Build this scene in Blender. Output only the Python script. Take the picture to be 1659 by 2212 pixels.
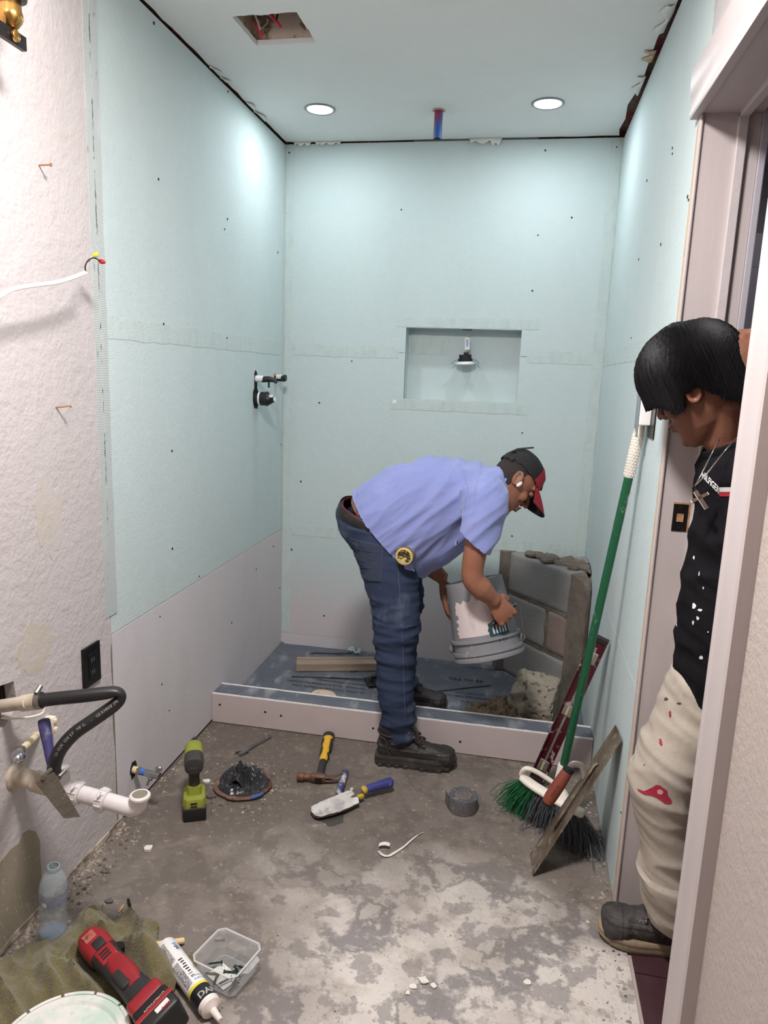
import bpy, bmesh, math, random
import numpy as np
from mathutils import Vector, Matrix, Euler, noise as mnoise
from math import sin, cos, pi, radians as RAD
random.seed(7)
SC = bpy.context.scene
COL = SC.collection
for o in list(bpy.data.objects): bpy.data.objects.remove(o)

# ------------------------------------------------------------------ camera
FPX, YAW, PITCH, ROLL, CZ = 1551.58, -0.1804, -0.1900, 0.0368, 1.4162
IW, IH = 1659, 2212
XL, XR, YB = -1.1437, 0.3501, 3.4080      # left wall, right wall, back wall
YC, YG, YN, YJ = 2.5414, 1.8392, 1.19, 1.842  # curb front, plaster joint, near casing edge, far jamb face
ZC, Z1, Z2 = 2.44, 1.516, 0.628           # ceiling and board seams
_f = Vector((sin(YAW)*cos(PITCH), cos(YAW)*cos(PITCH), sin(PITCH)))
_r = Vector((cos(YAW), -sin(YAW), 0)); _u = _r.cross(_f)
_r, _u = _r*cos(ROLL)+_u*sin(ROLL), _u*cos(ROLL)-_r*sin(ROLL)
cam = bpy.data.cameras.new('camera'); camo = bpy.data.objects.new('camera', cam); COL.objects.link(camo)
cam.sensor_fit = 'HORIZONTAL'; cam.sensor_width = 36.0; cam.lens = 36.0*FPX/IW; cam.clip_start = 0.02
camo.matrix_world = Matrix(((_r.x, _u.x, -_f.x, 0), (_r.y, _u.y, -_f.y, 0), (_r.z, _u.z, -_f.z, CZ), (0, 0, 0, 1)))
SC.camera = camo
def at(px, py, ax, v):
    """world point seen at a photo pixel on the plane ax = v"""
    d = _f*FPX+_r*(px-IW/2)-_u*(py-IH/2); o = Vector((0, 0, CZ)); i = 'xyz'.index(ax)
    return o+d*((v-o[i])/d[i])

# ------------------------------------------------------------------ world, large lights, exposure
w = bpy.data.worlds.new('world'); SC.world = w; w.use_nodes = True
w.node_tree.nodes['Background'].inputs[0].default_value = (.55, .57, .6, 1)
w.node_tree.nodes['Background'].inputs[1].default_value = 0.05
def area(name, loc, power, size, col=(1, 1, 1), rot=(0, 0, 0), shape='DISK', spread=pi, sy=None):
    l = bpy.data.lights.new(name, 'AREA'); l.energy = power; l.size = size; l.color = col; l.shape = shape; l.spread = spread
    if sy: l.size_y = sy
    o = bpy.data.objects.new(name, l); COL.objects.link(o); o.location = loc; o.rotation_euler = rot
    return o
area('room_fill_light', (-0.34, 1.05, 2.388), 27, 0.30, (1, .97, .962))     # added fill light on the bathroom ceiling, out of view
area('hall_fill_light', (1.1, 2.3, 2.388), 7.0, 0.3, (.95, .95, 1))                 # added fill light to brighten the hall, out of view
LAMPS = [(-0.865, 2.997), (0.022, 3.008)]
for i, (x, y) in enumerate(LAMPS):
    area('downlight_beam', (x, y, ZC-0.012), 2.0, 0.095, (.88, .95, 1.0))
SC.view_settings.view_transform = 'Standard'; SC.view_settings.look = 'None'
SC.view_settings.exposure = 0.84; SC.view_settings.gamma = 1.0; SC.view_settings.use_curve_mapping = False

# ------------------------------------------------------------------ materials
def lin(c):
    r = []
    for v in c[:3]:
        v = v/255.0; r.append(v/12.92 if v <= .04045 else ((v+.055)/1.055)**2.4)
    return (*r, 1.0)
MATS = {}
def mat(name, col, rough=.6, metal=0.0, layers=(), bump=0.0, bscale=80, bdetail=4, spec=.5, trans=0, ior=1.45,
        emit=None, estr=0, alpha=1.0, sheen=0, coat=0, bstretch=(1, 1, 1), bump2=None, rvar=0):
    """procedural material: base colour + noise layers (scale, lo, hi, colour, strength[, stretch[, detail[, kind]]])"""
    if name in MATS: return MATS[name]
    m = bpy.data.materials.new(name); m.use_nodes = True; nt = m.node_tree; N = nt.nodes; L = nt.links
    b = N['Principled BSDF']; tc = N.new('ShaderNodeTexCoord')
    b.inputs['Roughness'].default_value = rough; b.inputs['Metallic'].default_value = metal
    b.inputs['Specular IOR Level'].default_value = spec; b.inputs['IOR'].default_value = ior
    b.inputs['Transmission Weight'].default_value = trans; b.inputs['Alpha'].default_value = alpha
    if sheen: b.inputs['Sheen Weight'].default_value = sheen
    if coat: b.inputs['Coat Weight'].default_value = coat
    if emit: b.inputs['Emission Color'].default_value = lin(emit); b.inputs['Emission Strength'].default_value = estr
    def mapped(st):
        mp = N.new('ShaderNodeMapping'); mp.inputs['Scale'].default_value = st; L.new(tc.outputs['Object'], mp.inputs[0]); return mp.outputs[0]
    def tex(scale, st, detail, kind):
        v = mapped(st) if tuple(st) != (1, 1, 1) else tc.outputs['Object']
        if kind == 'noise':
            n = N.new('ShaderNodeTexNoise'); n.inputs['Scale'].default_value = scale; n.inputs['Detail'].default_value = detail; n.inputs['Roughness'].default_value = .6
            L.new(v, n.inputs[0]); return n.outputs['Fac']
        if kind == 'voronoi':
            n = N.new('ShaderNodeTexVoronoi'); n.inputs['Scale'].default_value = scale; L.new(v, n.inputs[0]); return n.outputs['Distance']
        if kind == 'wave':
            n = N.new('ShaderNodeTexWave'); n.inputs['Scale'].default_value = scale; n.inputs['Distortion'].default_value = detail
            n.bands_direction = 'DIAGONAL'; L.new(v, n.inputs[0]); return n.outputs['Fac']
        if kind == 'wavez':
            n = N.new('ShaderNodeTexWave'); n.inputs['Scale'].default_value = scale; n.inputs['Distortion'].default_value = detail
            n.bands_direction = 'Z'; L.new(v, n.inputs[0]); return n.outputs['Fac']
        if kind in 'xyz':
            s = N.new('ShaderNodeSeparateXYZ'); L.new(tc.outputs['Object'], s.inputs[0])
            n = N.new('ShaderNodeTexNoise'); n.inputs['Scale'].default_value = scale; n.inputs['Detail'].default_value = 5; L.new(v, n.inputs[0])
            mm = N.new('ShaderNodeMath'); mm.operation = 'MULTIPLY_ADD'; L.new(n.outputs['Fac'], mm.inputs[0]); mm.inputs[1].default_value = detail
            L.new(s.outputs['xyz'.index(kind)], mm.inputs[2]); return mm.outputs[0]
    cur = None
    for ly in layers:
        sc, lo, hi, c, stg = ly[:5]; st = ly[5] if len(ly) > 5 else (1, 1, 1); det = ly[6] if len(ly) > 6 else 6; kd = ly[7] if len(ly) > 7 else 'noise'
        f = tex(sc, st, det, kd)
        mr = N.new('ShaderNodeMapRange'); mr.inputs[1].default_value = lo; mr.inputs[2].default_value = hi; mr.inputs[3].default_value = 0; mr.inputs[4].default_value = stg
        L.new(f, mr.inputs[0])
        mx = N.new('ShaderNodeMix'); mx.data_type = 'RGBA'; L.new(mr.outputs[0], mx.inputs[0])
        if cur is None: mx.inputs[6].default_value = lin(col)
        else: L.new(cur, mx.inputs[6])
        mx.inputs[7].default_value = lin(c); cur = mx.outputs[2]
    if cur is None: b.inputs['Base Color'].default_value = lin(col)
    else: L.new(cur, b.inputs['Base Color'])
    if bump:
        bp = N.new('ShaderNodeBump'); bp.inputs['Strength'].default_value = min(1, bump); bp.inputs['Distance'].default_value = .004*max(1, bump)
        L.new(tex(bscale, bstretch, bdetail, 'noise'), bp.inputs['Height']); out = bp.outputs[0]
        if bump2:
            b2 = N.new('ShaderNodeBump'); b2.inputs['Strength'].default_value = bump2[0]; b2.inputs['Distance'].default_value = .01
            L.new(tex(bump2[1], (1, 1, 1), 3, 'noise'), b2.inputs['Height']); L.new(out, b2.inputs['Normal']); out = b2.outputs[0]
        L.new(out, b.inputs['Normal'])
    if rvar:
        mr = N.new('ShaderNodeMapRange'); mr.inputs[1].default_value = .35; mr.inputs[2].default_value = .65; mr.inputs[3].default_value = rough-rvar; mr.inputs[4].default_value = rough+rvar
        L.new(tex(14, (1, 1, 1), 4, 'noise'), mr.inputs[0]); L.new(mr.outputs[0], b.inputs['Roughness'])
    MATS[name] = m; return m

# ------------------------------------------------------------------ geometry helpers: each returns (verts, faces)
def V(*a): return Vector(a if len(a) > 1 else a[0])
def join(*gs):
    vs, fs = [], []
    for g in gs:
        n = len(vs); vs += list(g[0]); fs += [tuple(i+n for i in f) for f in g[1]]
    return vs, fs
def xf(g, M): return [M @ V(v) for v in g[0]], g[1]
def TR(loc=(0, 0, 0), rot=(0, 0, 0), sc=None):
    M = Matrix.Translation(loc) @ Euler(rot).to_matrix().to_4x4()
    if sc: M = M @ Matrix.Diagonal((*sc, 1))
    return M
def frame(o, x, z=None, y=None):
    """matrix with local X along x and local Z close to z"""
    x = V(x).normalized(); z = V(z if z is not None else (0, 0, 1))
    y = z.cross(x)
    if y.length < 1e-5: y = Vector((0, 1, 0)).cross(x)
    y.normalize(); z = x.cross(y)
    o = V(o)
    return Matrix(((x.x, y.x, z.x, o.x), (x.y, y.y, z.y, o.y), (x.z, y.z, z.z, o.z), (0, 0, 0, 1)))
def bmg(bm):
    bm.verts.index_update(); g = [v.co.copy() for v in bm.verts], [tuple(v.index for v in f.verts) for f in bm.faces]; bm.free(); return g
def box(x0, y0, z0, x1, y1, z1, bev=0, seg=2):
    bm = bmesh.new(); bmesh.ops.create_cube(bm, size=1)
    for v in bm.verts: v.co = Vector(((x0+x1)/2+v.co.x*(x1-x0), (y0+y1)/2+v.co.y*(y1-y0), (z0+z1)/2+v.co.z*(z1-z0)))
    if bev: bmesh.ops.bevel(bm, geom=list(bm.edges), offset=bev, segments=seg, affect='EDGES', profile=.5)
    return bmg(bm)
def cbox(c, s, bev=0, seg=2): return box(c[0]-s[0]/2, c[1]-s[1]/2, c[2]-s[2]/2, c[0]+s[0]/2, c[1]+s[1]/2, c[2]+s[2]/2, bev, seg)
def loft(rings, cap=True, closed=True):
    n = len(rings[0]); vs = [V(p) for r in rings for p in r]; fs = []
    for i in range(len(rings)-1):
        for j in range(n if closed else n-1):
            k = (j+1) % n; fs.append((i*n+j, i*n+k, (i+1)*n+k, (i+1)*n+j))
    if cap and closed: fs.append(tuple(range(n-1, -1, -1))); fs.append(tuple(range((len(rings)-1)*n, len(rings)*n)))
    return vs, fs
def tube(pts, rad, n=12, up=(0, 0, 1), cap=True, power=2.0):
    """swept tube; rad = number, list of numbers or list of (side, up) half axes"""
    pts = [V(p) for p in pts]; m = len(pts)
    if not hasattr(rad, '__len__'): rad = [rad]*m
    rings = []; prev = None
    for i, p in enumerate(pts):
        t = (pts[min(i+1, m-1)]-pts[max(i-1, 0)]).normalized()
        if prev is None:
            s = t.cross(V(up))
            if s.length < 1e-4: s = t.cross(Vector((1, 0, 0)))
        else: s = prev-t*prev.dot(t)
        s.normalize(); prev = s; q = s.cross(t)
        a, b = rad[i] if hasattr(rad[i], '__len__') else (rad[i], rad[i])
        ring = []
        for j in range(n):
            th = 2*pi*j/n; c_, s_ = cos(th), sin(th)
            if power != 2: c_ = math.copysign(abs(c_)**(2/power), c_); s_ = math.copysign(abs(s_)**(2/power), s_)
            ring.append(p+s*(a*c_)+q*(b*s_))
        rings.append(ring)
    return loft(rings, cap)
def cyl(p0, p1, r0, r1=None, n=20): return tube([p0, p1], [r0, r0 if r1 is None else r1], n)
def lathe(prof, n=32, M=None, cap=True):
    rings = [[Vector((r*cos(2*pi*j/n), r*sin(2*pi*j/n), z)) for j in range(n)] for r, z in prof]
    g = loft(rings, cap); return xf(g, M) if M else g
def prism(poly, t0, t1, M=None):
    """2-D outline in XY extruded along Z from t0 to t1"""
    a = sum(poly[i-1][0]*poly[i][1]-poly[i][0]*poly[i-1][1] for i in range(len(poly)))
    if a < 0: poly = poly[::-1]
    g = loft([[Vector((x, y, t0)) for x, y in poly], [Vector((x, y, t1)) for x, y in poly]])
    return xf(g, M) if M else g
def ell(c, r, n=16, m=10, M=None):
    vs, fs = [], []
    for i in range(m+1):
        ph = pi*i/m
        for j in range(n): vs.append(Vector((r[0]*sin(ph)*cos(2*pi*j/n), r[1]*sin(ph)*sin(2*pi*j/n), r[2]*cos(ph))))
    for i in range(m):
        for j in range(n): fs.append((i*n+j, (i+1)*n+j, (i+1)*n+(j+1) % n, i*n+(j+1) % n))
    if M: vs = [M @ v for v in vs]
    return [V(c)+v for v in vs], fs
def grid(nu, nv, f):
    vs = [V(f(i/nu, j/nv)) for i in range(nu+1) for j in range(nv+1)]
    fs = [(i*(nv+1)+j, (i+1)*(nv+1)+j, (i+1)*(nv+1)+j+1, i*(nv+1)+j+1) for i in range(nu) for j in range(nv)]
    return vs, fs
def shell(g, t):
    """give an open surface a thickness t along its vertex normals"""
    me = bpy.data.meshes.new('t'); me.from_pydata([tuple(v) for v in g[0]], [], [tuple(f) for f in g[1]]); bm = bmesh.new(); bm.from_mesh(me); bpy.data.meshes.remove(me)
    bmesh.ops.delete(bm, geom=[v for v in bm.verts if not v.link_faces], context='VERTS')
    bmesh.ops.recalc_face_normals(bm, faces=bm.faces); bm.normal_update(); bm.verts.index_update(); n = len(bm.verts)
    vs = [v.co.copy() for v in bm.verts]; vs += [v.co-v.normal*t for v in bm.verts]
    fs = [tuple(v.index for v in f.verts) for f in bm.faces]; fs += [tuple(i+n for i in reversed(f)) for f in fs]
    for e in bm.edges:
        if e.is_boundary: i, j = e.verts[0].index, e.verts[1].index; fs.append((i, j, j+n, i+n))
    bm.free(); return vs, fs
def text(s, size, M, depth=.0002, align='LEFT', bold=0):
    c = bpy.data.curves.new('t', 'FONT'); c.body = s; c.size = size; c.extrude = depth; c.align_x = align; c.resolution_u = 2; c.offset = bold
    o = bpy.data.objects.new('t', c); COL.objects.link(o); dg = bpy.context.evaluated_depsgraph_get(); dg.update()
    me = o.evaluated_get(dg).to_mesh(); g = [v.co.copy() for v in me.vertices], [tuple(p.vertices) for p in me.polygons]
    o.evaluated_get(dg).to_mesh_clear(); bpy.data.objects.remove(o); bpy.data.curves.remove(c)
    return xf(g, M)
def nz(p, s, seed=0): return mnoise.noise(Vector((p[0]*s+seed, p[1]*s+seed*1.7, p[2]*s-seed)))
def remesh(g, voxel, smooth=4, name='tmp', lam=.5):
    """voxel union of closed shapes into one continuous smooth skin"""
    me = bpy.data.meshes.new(name); me.from_pydata([tuple(v) for v in g[0]], [], g[1]); me.validate()
    bm = bmesh.new(); bm.from_mesh(me); bmesh.ops.recalc_face_normals(bm, faces=bm.faces); bm.to_mesh(me); bm.free()
    o = bpy.data.objects.new(name, me); COL.objects.link(o)
    r = o.modifiers.new('r', 'REMESH'); r.mode = 'VOXEL'; r.voxel_size = voxel; r.adaptivity = 0
    if smooth: s = o.modifiers.new('s', 'SMOOTH'); s.factor = lam; s.iterations = smooth
    dg = bpy.context.evaluated_depsgraph_get(); dg.update(); ev = o.evaluated_get(dg).to_mesh()
    n = len(ev.vertices); co = np.empty(n*3, 'f'); ev.vertices.foreach_get('co', co); co = co.reshape(-1, 3)
    no = np.empty(n*3, 'f'); ev.vertices.foreach_get('normal', no); no = no.reshape(-1, 3)
    fs = [tuple(p.vertices) for p in ev.polygons]
    o.evaluated_get(dg).to_mesh_clear(); bpy.data.objects.remove(o); bpy.data.meshes.remove(me)
    return co.astype(float), fs, no.astype(float)
def cutaway(co, fs, keep):
    """drop the vertices where keep is False (opens a hem, a collar, a cuff)"""
    keep = np.asarray(keep, bool); idx = np.cumsum(keep)-1
    return co[keep], [tuple(int(idx[i]) for i in f) for f in fs if all(keep[i] for i in f)]

# ------------------------------------------------------------------ object helpers
WM = {}
def mk(name, g, m, smooth=True, angle=None, mats=None, midx=None):
    me = bpy.data.meshes.new(name)
    me.from_pydata([tuple(v) for v in g[0]], [], [tuple(f) for f in g[1]])
    for k in ([m] if not mats else mats): me.materials.append(k)
    if midx is not None: me.polygons.foreach_set('material_index', midx)
    bm = bmesh.new(); bm.from_mesh(me); bmesh.ops.recalc_face_normals(bm, faces=bm.faces); bm.to_mesh(me); bm.free()
    if smooth:
        me.polygons.foreach_set('use_smooth', [True]*len(me.polygons))
        me.set_sharp_from_angle(angle=RAD(angle if angle else 35))
    me.update(); return me
def tag(o, label=None, cat=None, group=None, kind=None):
    if label: o['label'] = label
    if cat: o['category'] = cat
    if group: o['group'] = group
    if kind: o['kind'] = kind
    return o
def part(name, g, m, parent=None, label=None, kind=None, smooth=True, angle=None, world=True, mats=None, midx=None):
    """mesh given in world coordinates (world=True) or in the parent's own frame"""
    if parent is not None and world:
        I = WM[parent.name].inverted(); g = ([I @ V(v) for v in g[0]], g[1])
    o = bpy.data.objects.new(name, mk(name, g, m, smooth, angle, mats, midx)); COL.objects.link(o)
    if parent is not None: o.parent = parent; WM[o.name] = WM[parent.name].copy()
    else: WM[o.name] = Matrix.Identity(4)
    if label: o['label'] = label
    if kind: o['kind'] = kind
    return o
def thing(name, label, cat, loc=(0, 0, 0), M=None, group=None):
    o = bpy.data.objects.new(name, None); o.empty_display_size = .05; COL.objects.link(o)
    M = M if M is not None else Matrix.Translation(loc)
    o.matrix_world = M; WM[o.name] = M.copy()
    return tag(o, label, cat, group)
def solo(name, g, m, label, cat, group=None, loc=None, smooth=True, angle=None, kind=None, M=None, mats=None, midx=None):
    """a thing that is one mesh; geometry in world coordinates, origin moved to its base; or local with M"""
    if M is None:
        vs = [V(v) for v in g[0]]
        if loc is None:
            loc = Vector(((min(v.x for v in vs)+max(v.x for v in vs))/2, (min(v.y for v in vs)+max(v.y for v in vs))/2, min(v.z for v in vs)))
        M = Matrix.Translation(loc); g = ([v-V(loc) for v in vs], g[1])
    o = bpy.data.objects.new(name, mk(name, g, m, smooth, angle, mats, midx)); COL.objects.link(o); o.matrix_world = M; WM[o.name] = M.copy()
    return tag(o, label, cat, group, kind)
def struct(name, g, m, smooth=False, angle=None):
    o = bpy.data.objects.new(name, mk(name, g, m, smooth, angle)); COL.objects.link(o); WM[o.name] = Matrix.Identity(4)
    o['kind'] = 'structure'; return o
def copypart(o, parent, M):
    """a copy of a part that shares its mesh, moved by M in the parent's frame"""
    c = o.copy(); COL.objects.link(c); c.parent = parent; c.matrix_local = M; WM[c.name] = WM[parent.name] @ M; return c
# ================================================================== THE SETTING
GREEN = mat('mint_board', (197, 210, 209), .75, layers=[(3, .45, .75, (189, 201, 200), .55, (1, 1, .35)), (22, .5, .8, (203, 214, 213), .5), (1.3, .55, .8, (205, 210, 211), .4)], bump=.25, bscale=240, bump2=(.12, 60), spec=.25)
GREENB = mat('mint_board_back', (193, 207, 206), .75, layers=[(3, .45, .75, (184, 198, 197), .5, (1, 1, .35)), (22, .5, .8, (198, 209, 207), .5), (9, .62, .30, (206, 196, 198), .95, (1, 1, 1), .22, 'z')], bump=.25, bscale=240, bump2=(.12, 60), spec=.25)
GREYB = mat('grey_board', (208, 202, 204), .8, layers=[(4, .45, .75, (192, 187, 189), .6, (1, 1, .4)), (60, .55, .8, (216, 210, 210), .5)], bump=.25, bscale=200, spec=.2)
TAPE = mat('seam_mud', (197, 209, 206), .75, layers=[(40, .45, .7, (183, 196, 194), .6, (1, 1, .3)), (90, .6, .75, (140, 165, 160), .5, (.2, .2, 4))], bump=.5, bscale=120, spec=.2)
MESHT = mat('mesh_tape', (204, 210, 208), .7, layers=[(68, .45, .95, (106, 110, 110), .8, (1, 1, 1), 0, 'wavez'), (14, .58, .70, (198, 204, 202), .7, (1, 1, .3)), (60, .64, .72, (60, 62, 62), .7, (1, 1, .3))], bump=.3, bscale=200)
PLAST = mat('plaster', (192, 184, 183), .7, layers=[(2.2, .52, .75, (187, 178, 172), .6), (7, .6, .8, (178, 170, 167), .35)], bump=.55, bscale=60, bdetail=5, bump2=(.32, 15), spec=.25)
PLASTR = mat('plaster_textured', (172, 160, 153), .65, layers=[(3, .5, .8, (165, 152, 144), .5)], bump=.5, bscale=90, bdetail=3, spec=.3)
PRIMER = mat('primer_band', (150, 140, 122), .75, layers=[(160, .62, .68, (205, 196, 178), .8, (1, 1, .5)), (12, .5, .8, (138, 128, 112), .6)], bump=.25, bscale=90)
WHITE = mat('white_paint', (186, 175, 173), .45, layers=[(6, .5, .8, (178, 167, 165), .5, (1, 1, .2))], bump=.12, bscale=70, bstretch=(1, 1, .1), spec=.4)
WHITED = mat('white_paint_stop', (190, 181, 180), .5, layers=[(6, .5, .8, (180, 171, 170), .5)], bump=.3, bscale=50)
RAWEDGE = mat('raw_board_edge', (198, 172, 142), .85, layers=[(30, .5, .7, (150, 120, 92), .8, (1, 1, .2)), (18, .6, .75, (226, 214, 200), .9)], bump=.6, bscale=90)
CEILM = mat('ceiling_paint', (230, 231, 228), .7, layers=[(5, .5, .8, (222, 224, 221), .6), (2, .5, .75, (226, 227, 224), .6)], bump=.5, bscale=60, bdetail=6, spec=.3)
CAVITY = mat('cavity_framing', (104, 82, 66), .9, layers=[(20, .45, .6, (120, 34, 48), .9, (1, .35, 1)), (60, .5, .7, (150, 130, 108), .5)], bump=.8, bscale=60)
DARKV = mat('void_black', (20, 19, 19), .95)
COMPOUND = mat('joint_compound', (226, 226, 220), .8, bump=.6, bscale=90)
SCREW = mat('screw_black', (50, 48, 48), .5, .6)
CONC = mat('concrete', (204, 195, 187), .7, layers=[
    (2.4, .46, .60, (180, 171, 164), .8), (5.0, .50, .545, (128, 122, 121), .9), (13, .525, .565, (134, 127, 125), .7), (10, .55, .59, (206, 195, 184), .65),
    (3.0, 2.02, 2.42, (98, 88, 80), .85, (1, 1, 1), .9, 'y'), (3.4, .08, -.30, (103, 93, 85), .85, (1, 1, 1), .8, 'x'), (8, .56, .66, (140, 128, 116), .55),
    (3.3, .58, .68, (112, 102, 95), .5), (45, .58, .68, (192, 182, 172), .30), (60, .58, .68, (112, 103, 96), .5), (150, .66, .71, (78, 70, 64), .75)],
    bump=.9, bscale=70, bdetail=6, bump2=(.25, 9), spec=.3, rvar=.14)
TILE = mat('dark_tile', (64, 40, 44), .35, layers=[(12, .5, .7, (80, 52, 54), .6), (150, .68, .74, (150, 130, 126), .5)], bump=.15, bscale=40, spec=.5)
GROUT = mat('grout', (172, 156, 150), .9)
HALLW = mat('hall_wall_paint', (168, 164, 170), .6)
HALLD = mat('hall_dark_door', (84, 78, 88), .5)
WOODB = mat('stained_wood', (96, 66, 42), .5, layers=[(30, .4, .7, (52, 34, 22), .8, (1, .06, 1))], spec=.4)

Y0 = -1.05                                   # wall behind the camera
floor = struct('floor', box(XL-.02, Y0, -.08, XR+.012, YB, 0), CONC)
# ceiling: one sheet with a ragged fan hole and ragged edges along the walls
def jag(a, b, n, amp, seed):
    r = random.Random(seed); a = V(a); b = V(b); t = (b-a); nrm = Vector((-t.y, t.x, 0)).normalized(); out = []
    for i in range(n): out.append(a+t*(i/n)+nrm*(r.uniform(-amp, amp) if i else 0))
    return out
def ring_fill(outer, inner, z0, z1):
    bm = bmesh.new(); es = []
    for loop in (outer, inner):
        vs = [bm.verts.new((p.x, p.y, z0)) for p in loop]
        for i in range(len(vs)): es.append(bm.edges.new((vs[i-1], vs[i])))
    r = bmesh.ops.triangle_fill(bm, edges=es, use_beauty=True)
    ex = bmesh.ops.extrude_face_region(bm, geom=list(bm.faces))
    for v in ex['geom']:
        if isinstance(v, bmesh.types.BMVert): v.co.z = z1
    bmesh.ops.recalc_face_normals(bm, faces=bm.faces); return bmg(bm)
outer = [V(XL-.0, Y0, 0), V(XR, Y0, 0)]
outer += [V(XR, 1.6, 0)]+jag((XR-.005, 1.7, 0), (XR-.006, 2.45, 0), 14, .003, 1)
outer += [V(XR-.02, 2.47, 0), V(XR-.022, 2.5, 0), V(XR-.018, 2.72, 0), V(XR-.014, 2.86, 0), V(XR-.024, 2.95, 0), V(XR-.034, 3.05, 0), V(XR-.022, 3.2, 0), V(XR-.03, 3.33, 0)]
outer += jag((XR-.02, YB-.006, 0), (XL+.02, YB-.006, 0), 30, .003, 2)
outer += jag((XL+.008, YB-.02, 0), (XL+.003, 1.6, 0), 34, .0035, 3)
HX0, HX1, HY0, HY1 = -.921, -.720, 2.240, 2.430
inner = jag((HX0, HY0, 0), (HX1, HY0-.006, 0), 16, .004, 4)+jag((HX1, HY0-.006, 0), (HX1+.004, HY1, 0), 12, .002, 5)+jag((HX1+.004, HY1, 0), (HX0+.004, HY1, 0), 5, .001, 6)+jag((HX0+.004, HY1, 0), (HX0, HY0, 0), 8, .002, 7)
ceiling = struct('ceiling', ring_fill(outer, inner, ZC, ZC+.016), CEILM)
part('framing', join(box(XL-.06, Y0, ZC+.018, HX0-.02, YB+.06, ZC+.06), box(HX1+.02, Y0, ZC+.018, XR+.06, YB+.06, ZC+.06), box(HX0-.02, Y0, ZC+.018, HX1+.02, HY0-.01, ZC+.06), box(HX0-.02, HY1+.01, ZC+.018, HX1+.02, YB+.06, ZC+.06)), CAVITY, ceiling, smooth=False)
JOIST = mat('joist_wood', (176, 152, 128), .85, layers=[(20, .5, .65, (96, 62, 40), .8), (50, .55, .7, (214, 200, 184), .6)], bump=.5, bscale=60)
HOUS = mat('box_metal', (206, 190, 176), .8, layers=[(14, .52, .62, (120, 84, 56), .9)], bump=.3, bscale=60)
part('joist', box(HX0-.02, HY1+.004, ZC+.012, HX1+.02, HY1+.03, ZC+.16), HOUS, ceiling, smooth=False)
part('joist', box(HX0-.03, HY0-.035, ZC+.018, HX1+.03, HY0-.008, ZC+.16), JOIST, ceiling, smooth=False)
part('joist', box(HX1+.008, HY0-.03, ZC+.018, HX1+.03, HY1+.02, ZC+.16), HOUS, ceiling, smooth=False)
part('joist', box(HX0-.03, HY0-.03, ZC+.018, HX0-.008, HY1+.02, ZC+.16), JOIST, ceiling, smooth=False)
part('cavity_top', box(HX0-.05, HY0-.05, ZC+.15, HX1+.05, HY1+.05, ZC+.17), CAVITY, ceiling, smooth=False)
# flakes of compound hanging along the ceiling edges
def flake(pts, z, drop, seed):
    r = random.Random(seed); a, b = V(pts[0]), V(pts[1]); n = 18; t = b-a
    def f(u, v):
        p = a+t*u; d = V(0, 0, -1)*(drop*(.35+.65*abs(sin(u*7+seed)))*(1 if 0 < u < 1 else .2))*v
        return p+d+V(0, -.004*sin(v*pi)*1.2, 0)
    return shell(grid(n, 4, f), .003)
for k, (x0, x1, dr) in enumerate([(-1.10, -1.02, .016), (-1.0, -.95, .012), (-.98, -.88, .014), (-.30, -.16, .022), (-.21, -.16, .030)]):
    part('compound_flake', flake([(x0, YB-.012, ZC-.001), (x1, YB-.012, ZC-.001)], ZC, dr, k+2), COMPOUND, ceiling)
for k, (y0, y1, w_) in enumerate([(2.30, 2.46, .03), (2.58, 2.66, .035), (2.78, 2.94, .03)]):
    part('torn_paper', shell(grid(14, 3, lambda u, v: (XR-.012-w_*v*(.6+.4*sin(u*9+k)), y0+(y1-y0)*u, ZC-.002-.004*sin(v*3))), .002), COMPOUND if k != 1 else RAWEDGE, ceiling)
for k, (y0, y1) in enumerate([(2.56, 2.70), (2.9, 3.1)]):
    part('torn_paper', shell(grid(14, 3, lambda u, v: (XL+.008+.022*v*abs(sin(u*5+k)), y0+(y1-y0)*u, ZC-.002-.005*v)), .002), COMPOUND, ceiling)

T = .013
# left wall: plaster near the camera, boards beyond
wall_left = struct('wall_left', box(XL-.10, Y0, 0, XL-.03, YB+.05, ZC+.02), CAVITY)
HOLE = [(1.26, .575), (1.30, .655), (1.36, .675), (1.42, .664), (1.425, .60), (1.38, .567)]      # ragged hole round the drain pipe (y, z)
MYZ = Matrix(((0, 0, 1, 0), (1, 0, 0, 0), (0, 1, 0, 0), (0, 0, 0, 1)))                          # prism XY -> world YZ, extruded along X
def sheet_with_hole(outer, inner, x0, x1):
    g = ring_fill([V(a, b, 0) for a, b in outer], [V(a, b, 0) for a, b in inner], 0, 1)
    return [Vector((x0+(x1-x0)*v.z, v.x, v.y)) for v in g[0]], g[1]
rr = random.Random(3)
edge = [(YG-.004+rr.uniform(-.006, .004), z) for z in np.linspace(.012, ZC-.004, 40)]
part('plaster_sheet', sheet_with_hole([(Y0, .012)]+edge+[(Y0, ZC-.002)], HOLE, XL-.03, XL+.002), PLAST, wall_left, smooth=False)
part('pipe_void', box(XL-.029, 1.2, .5, XL-.026, 1.5, .72), DARKV, wall_left, smooth=False)
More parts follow.
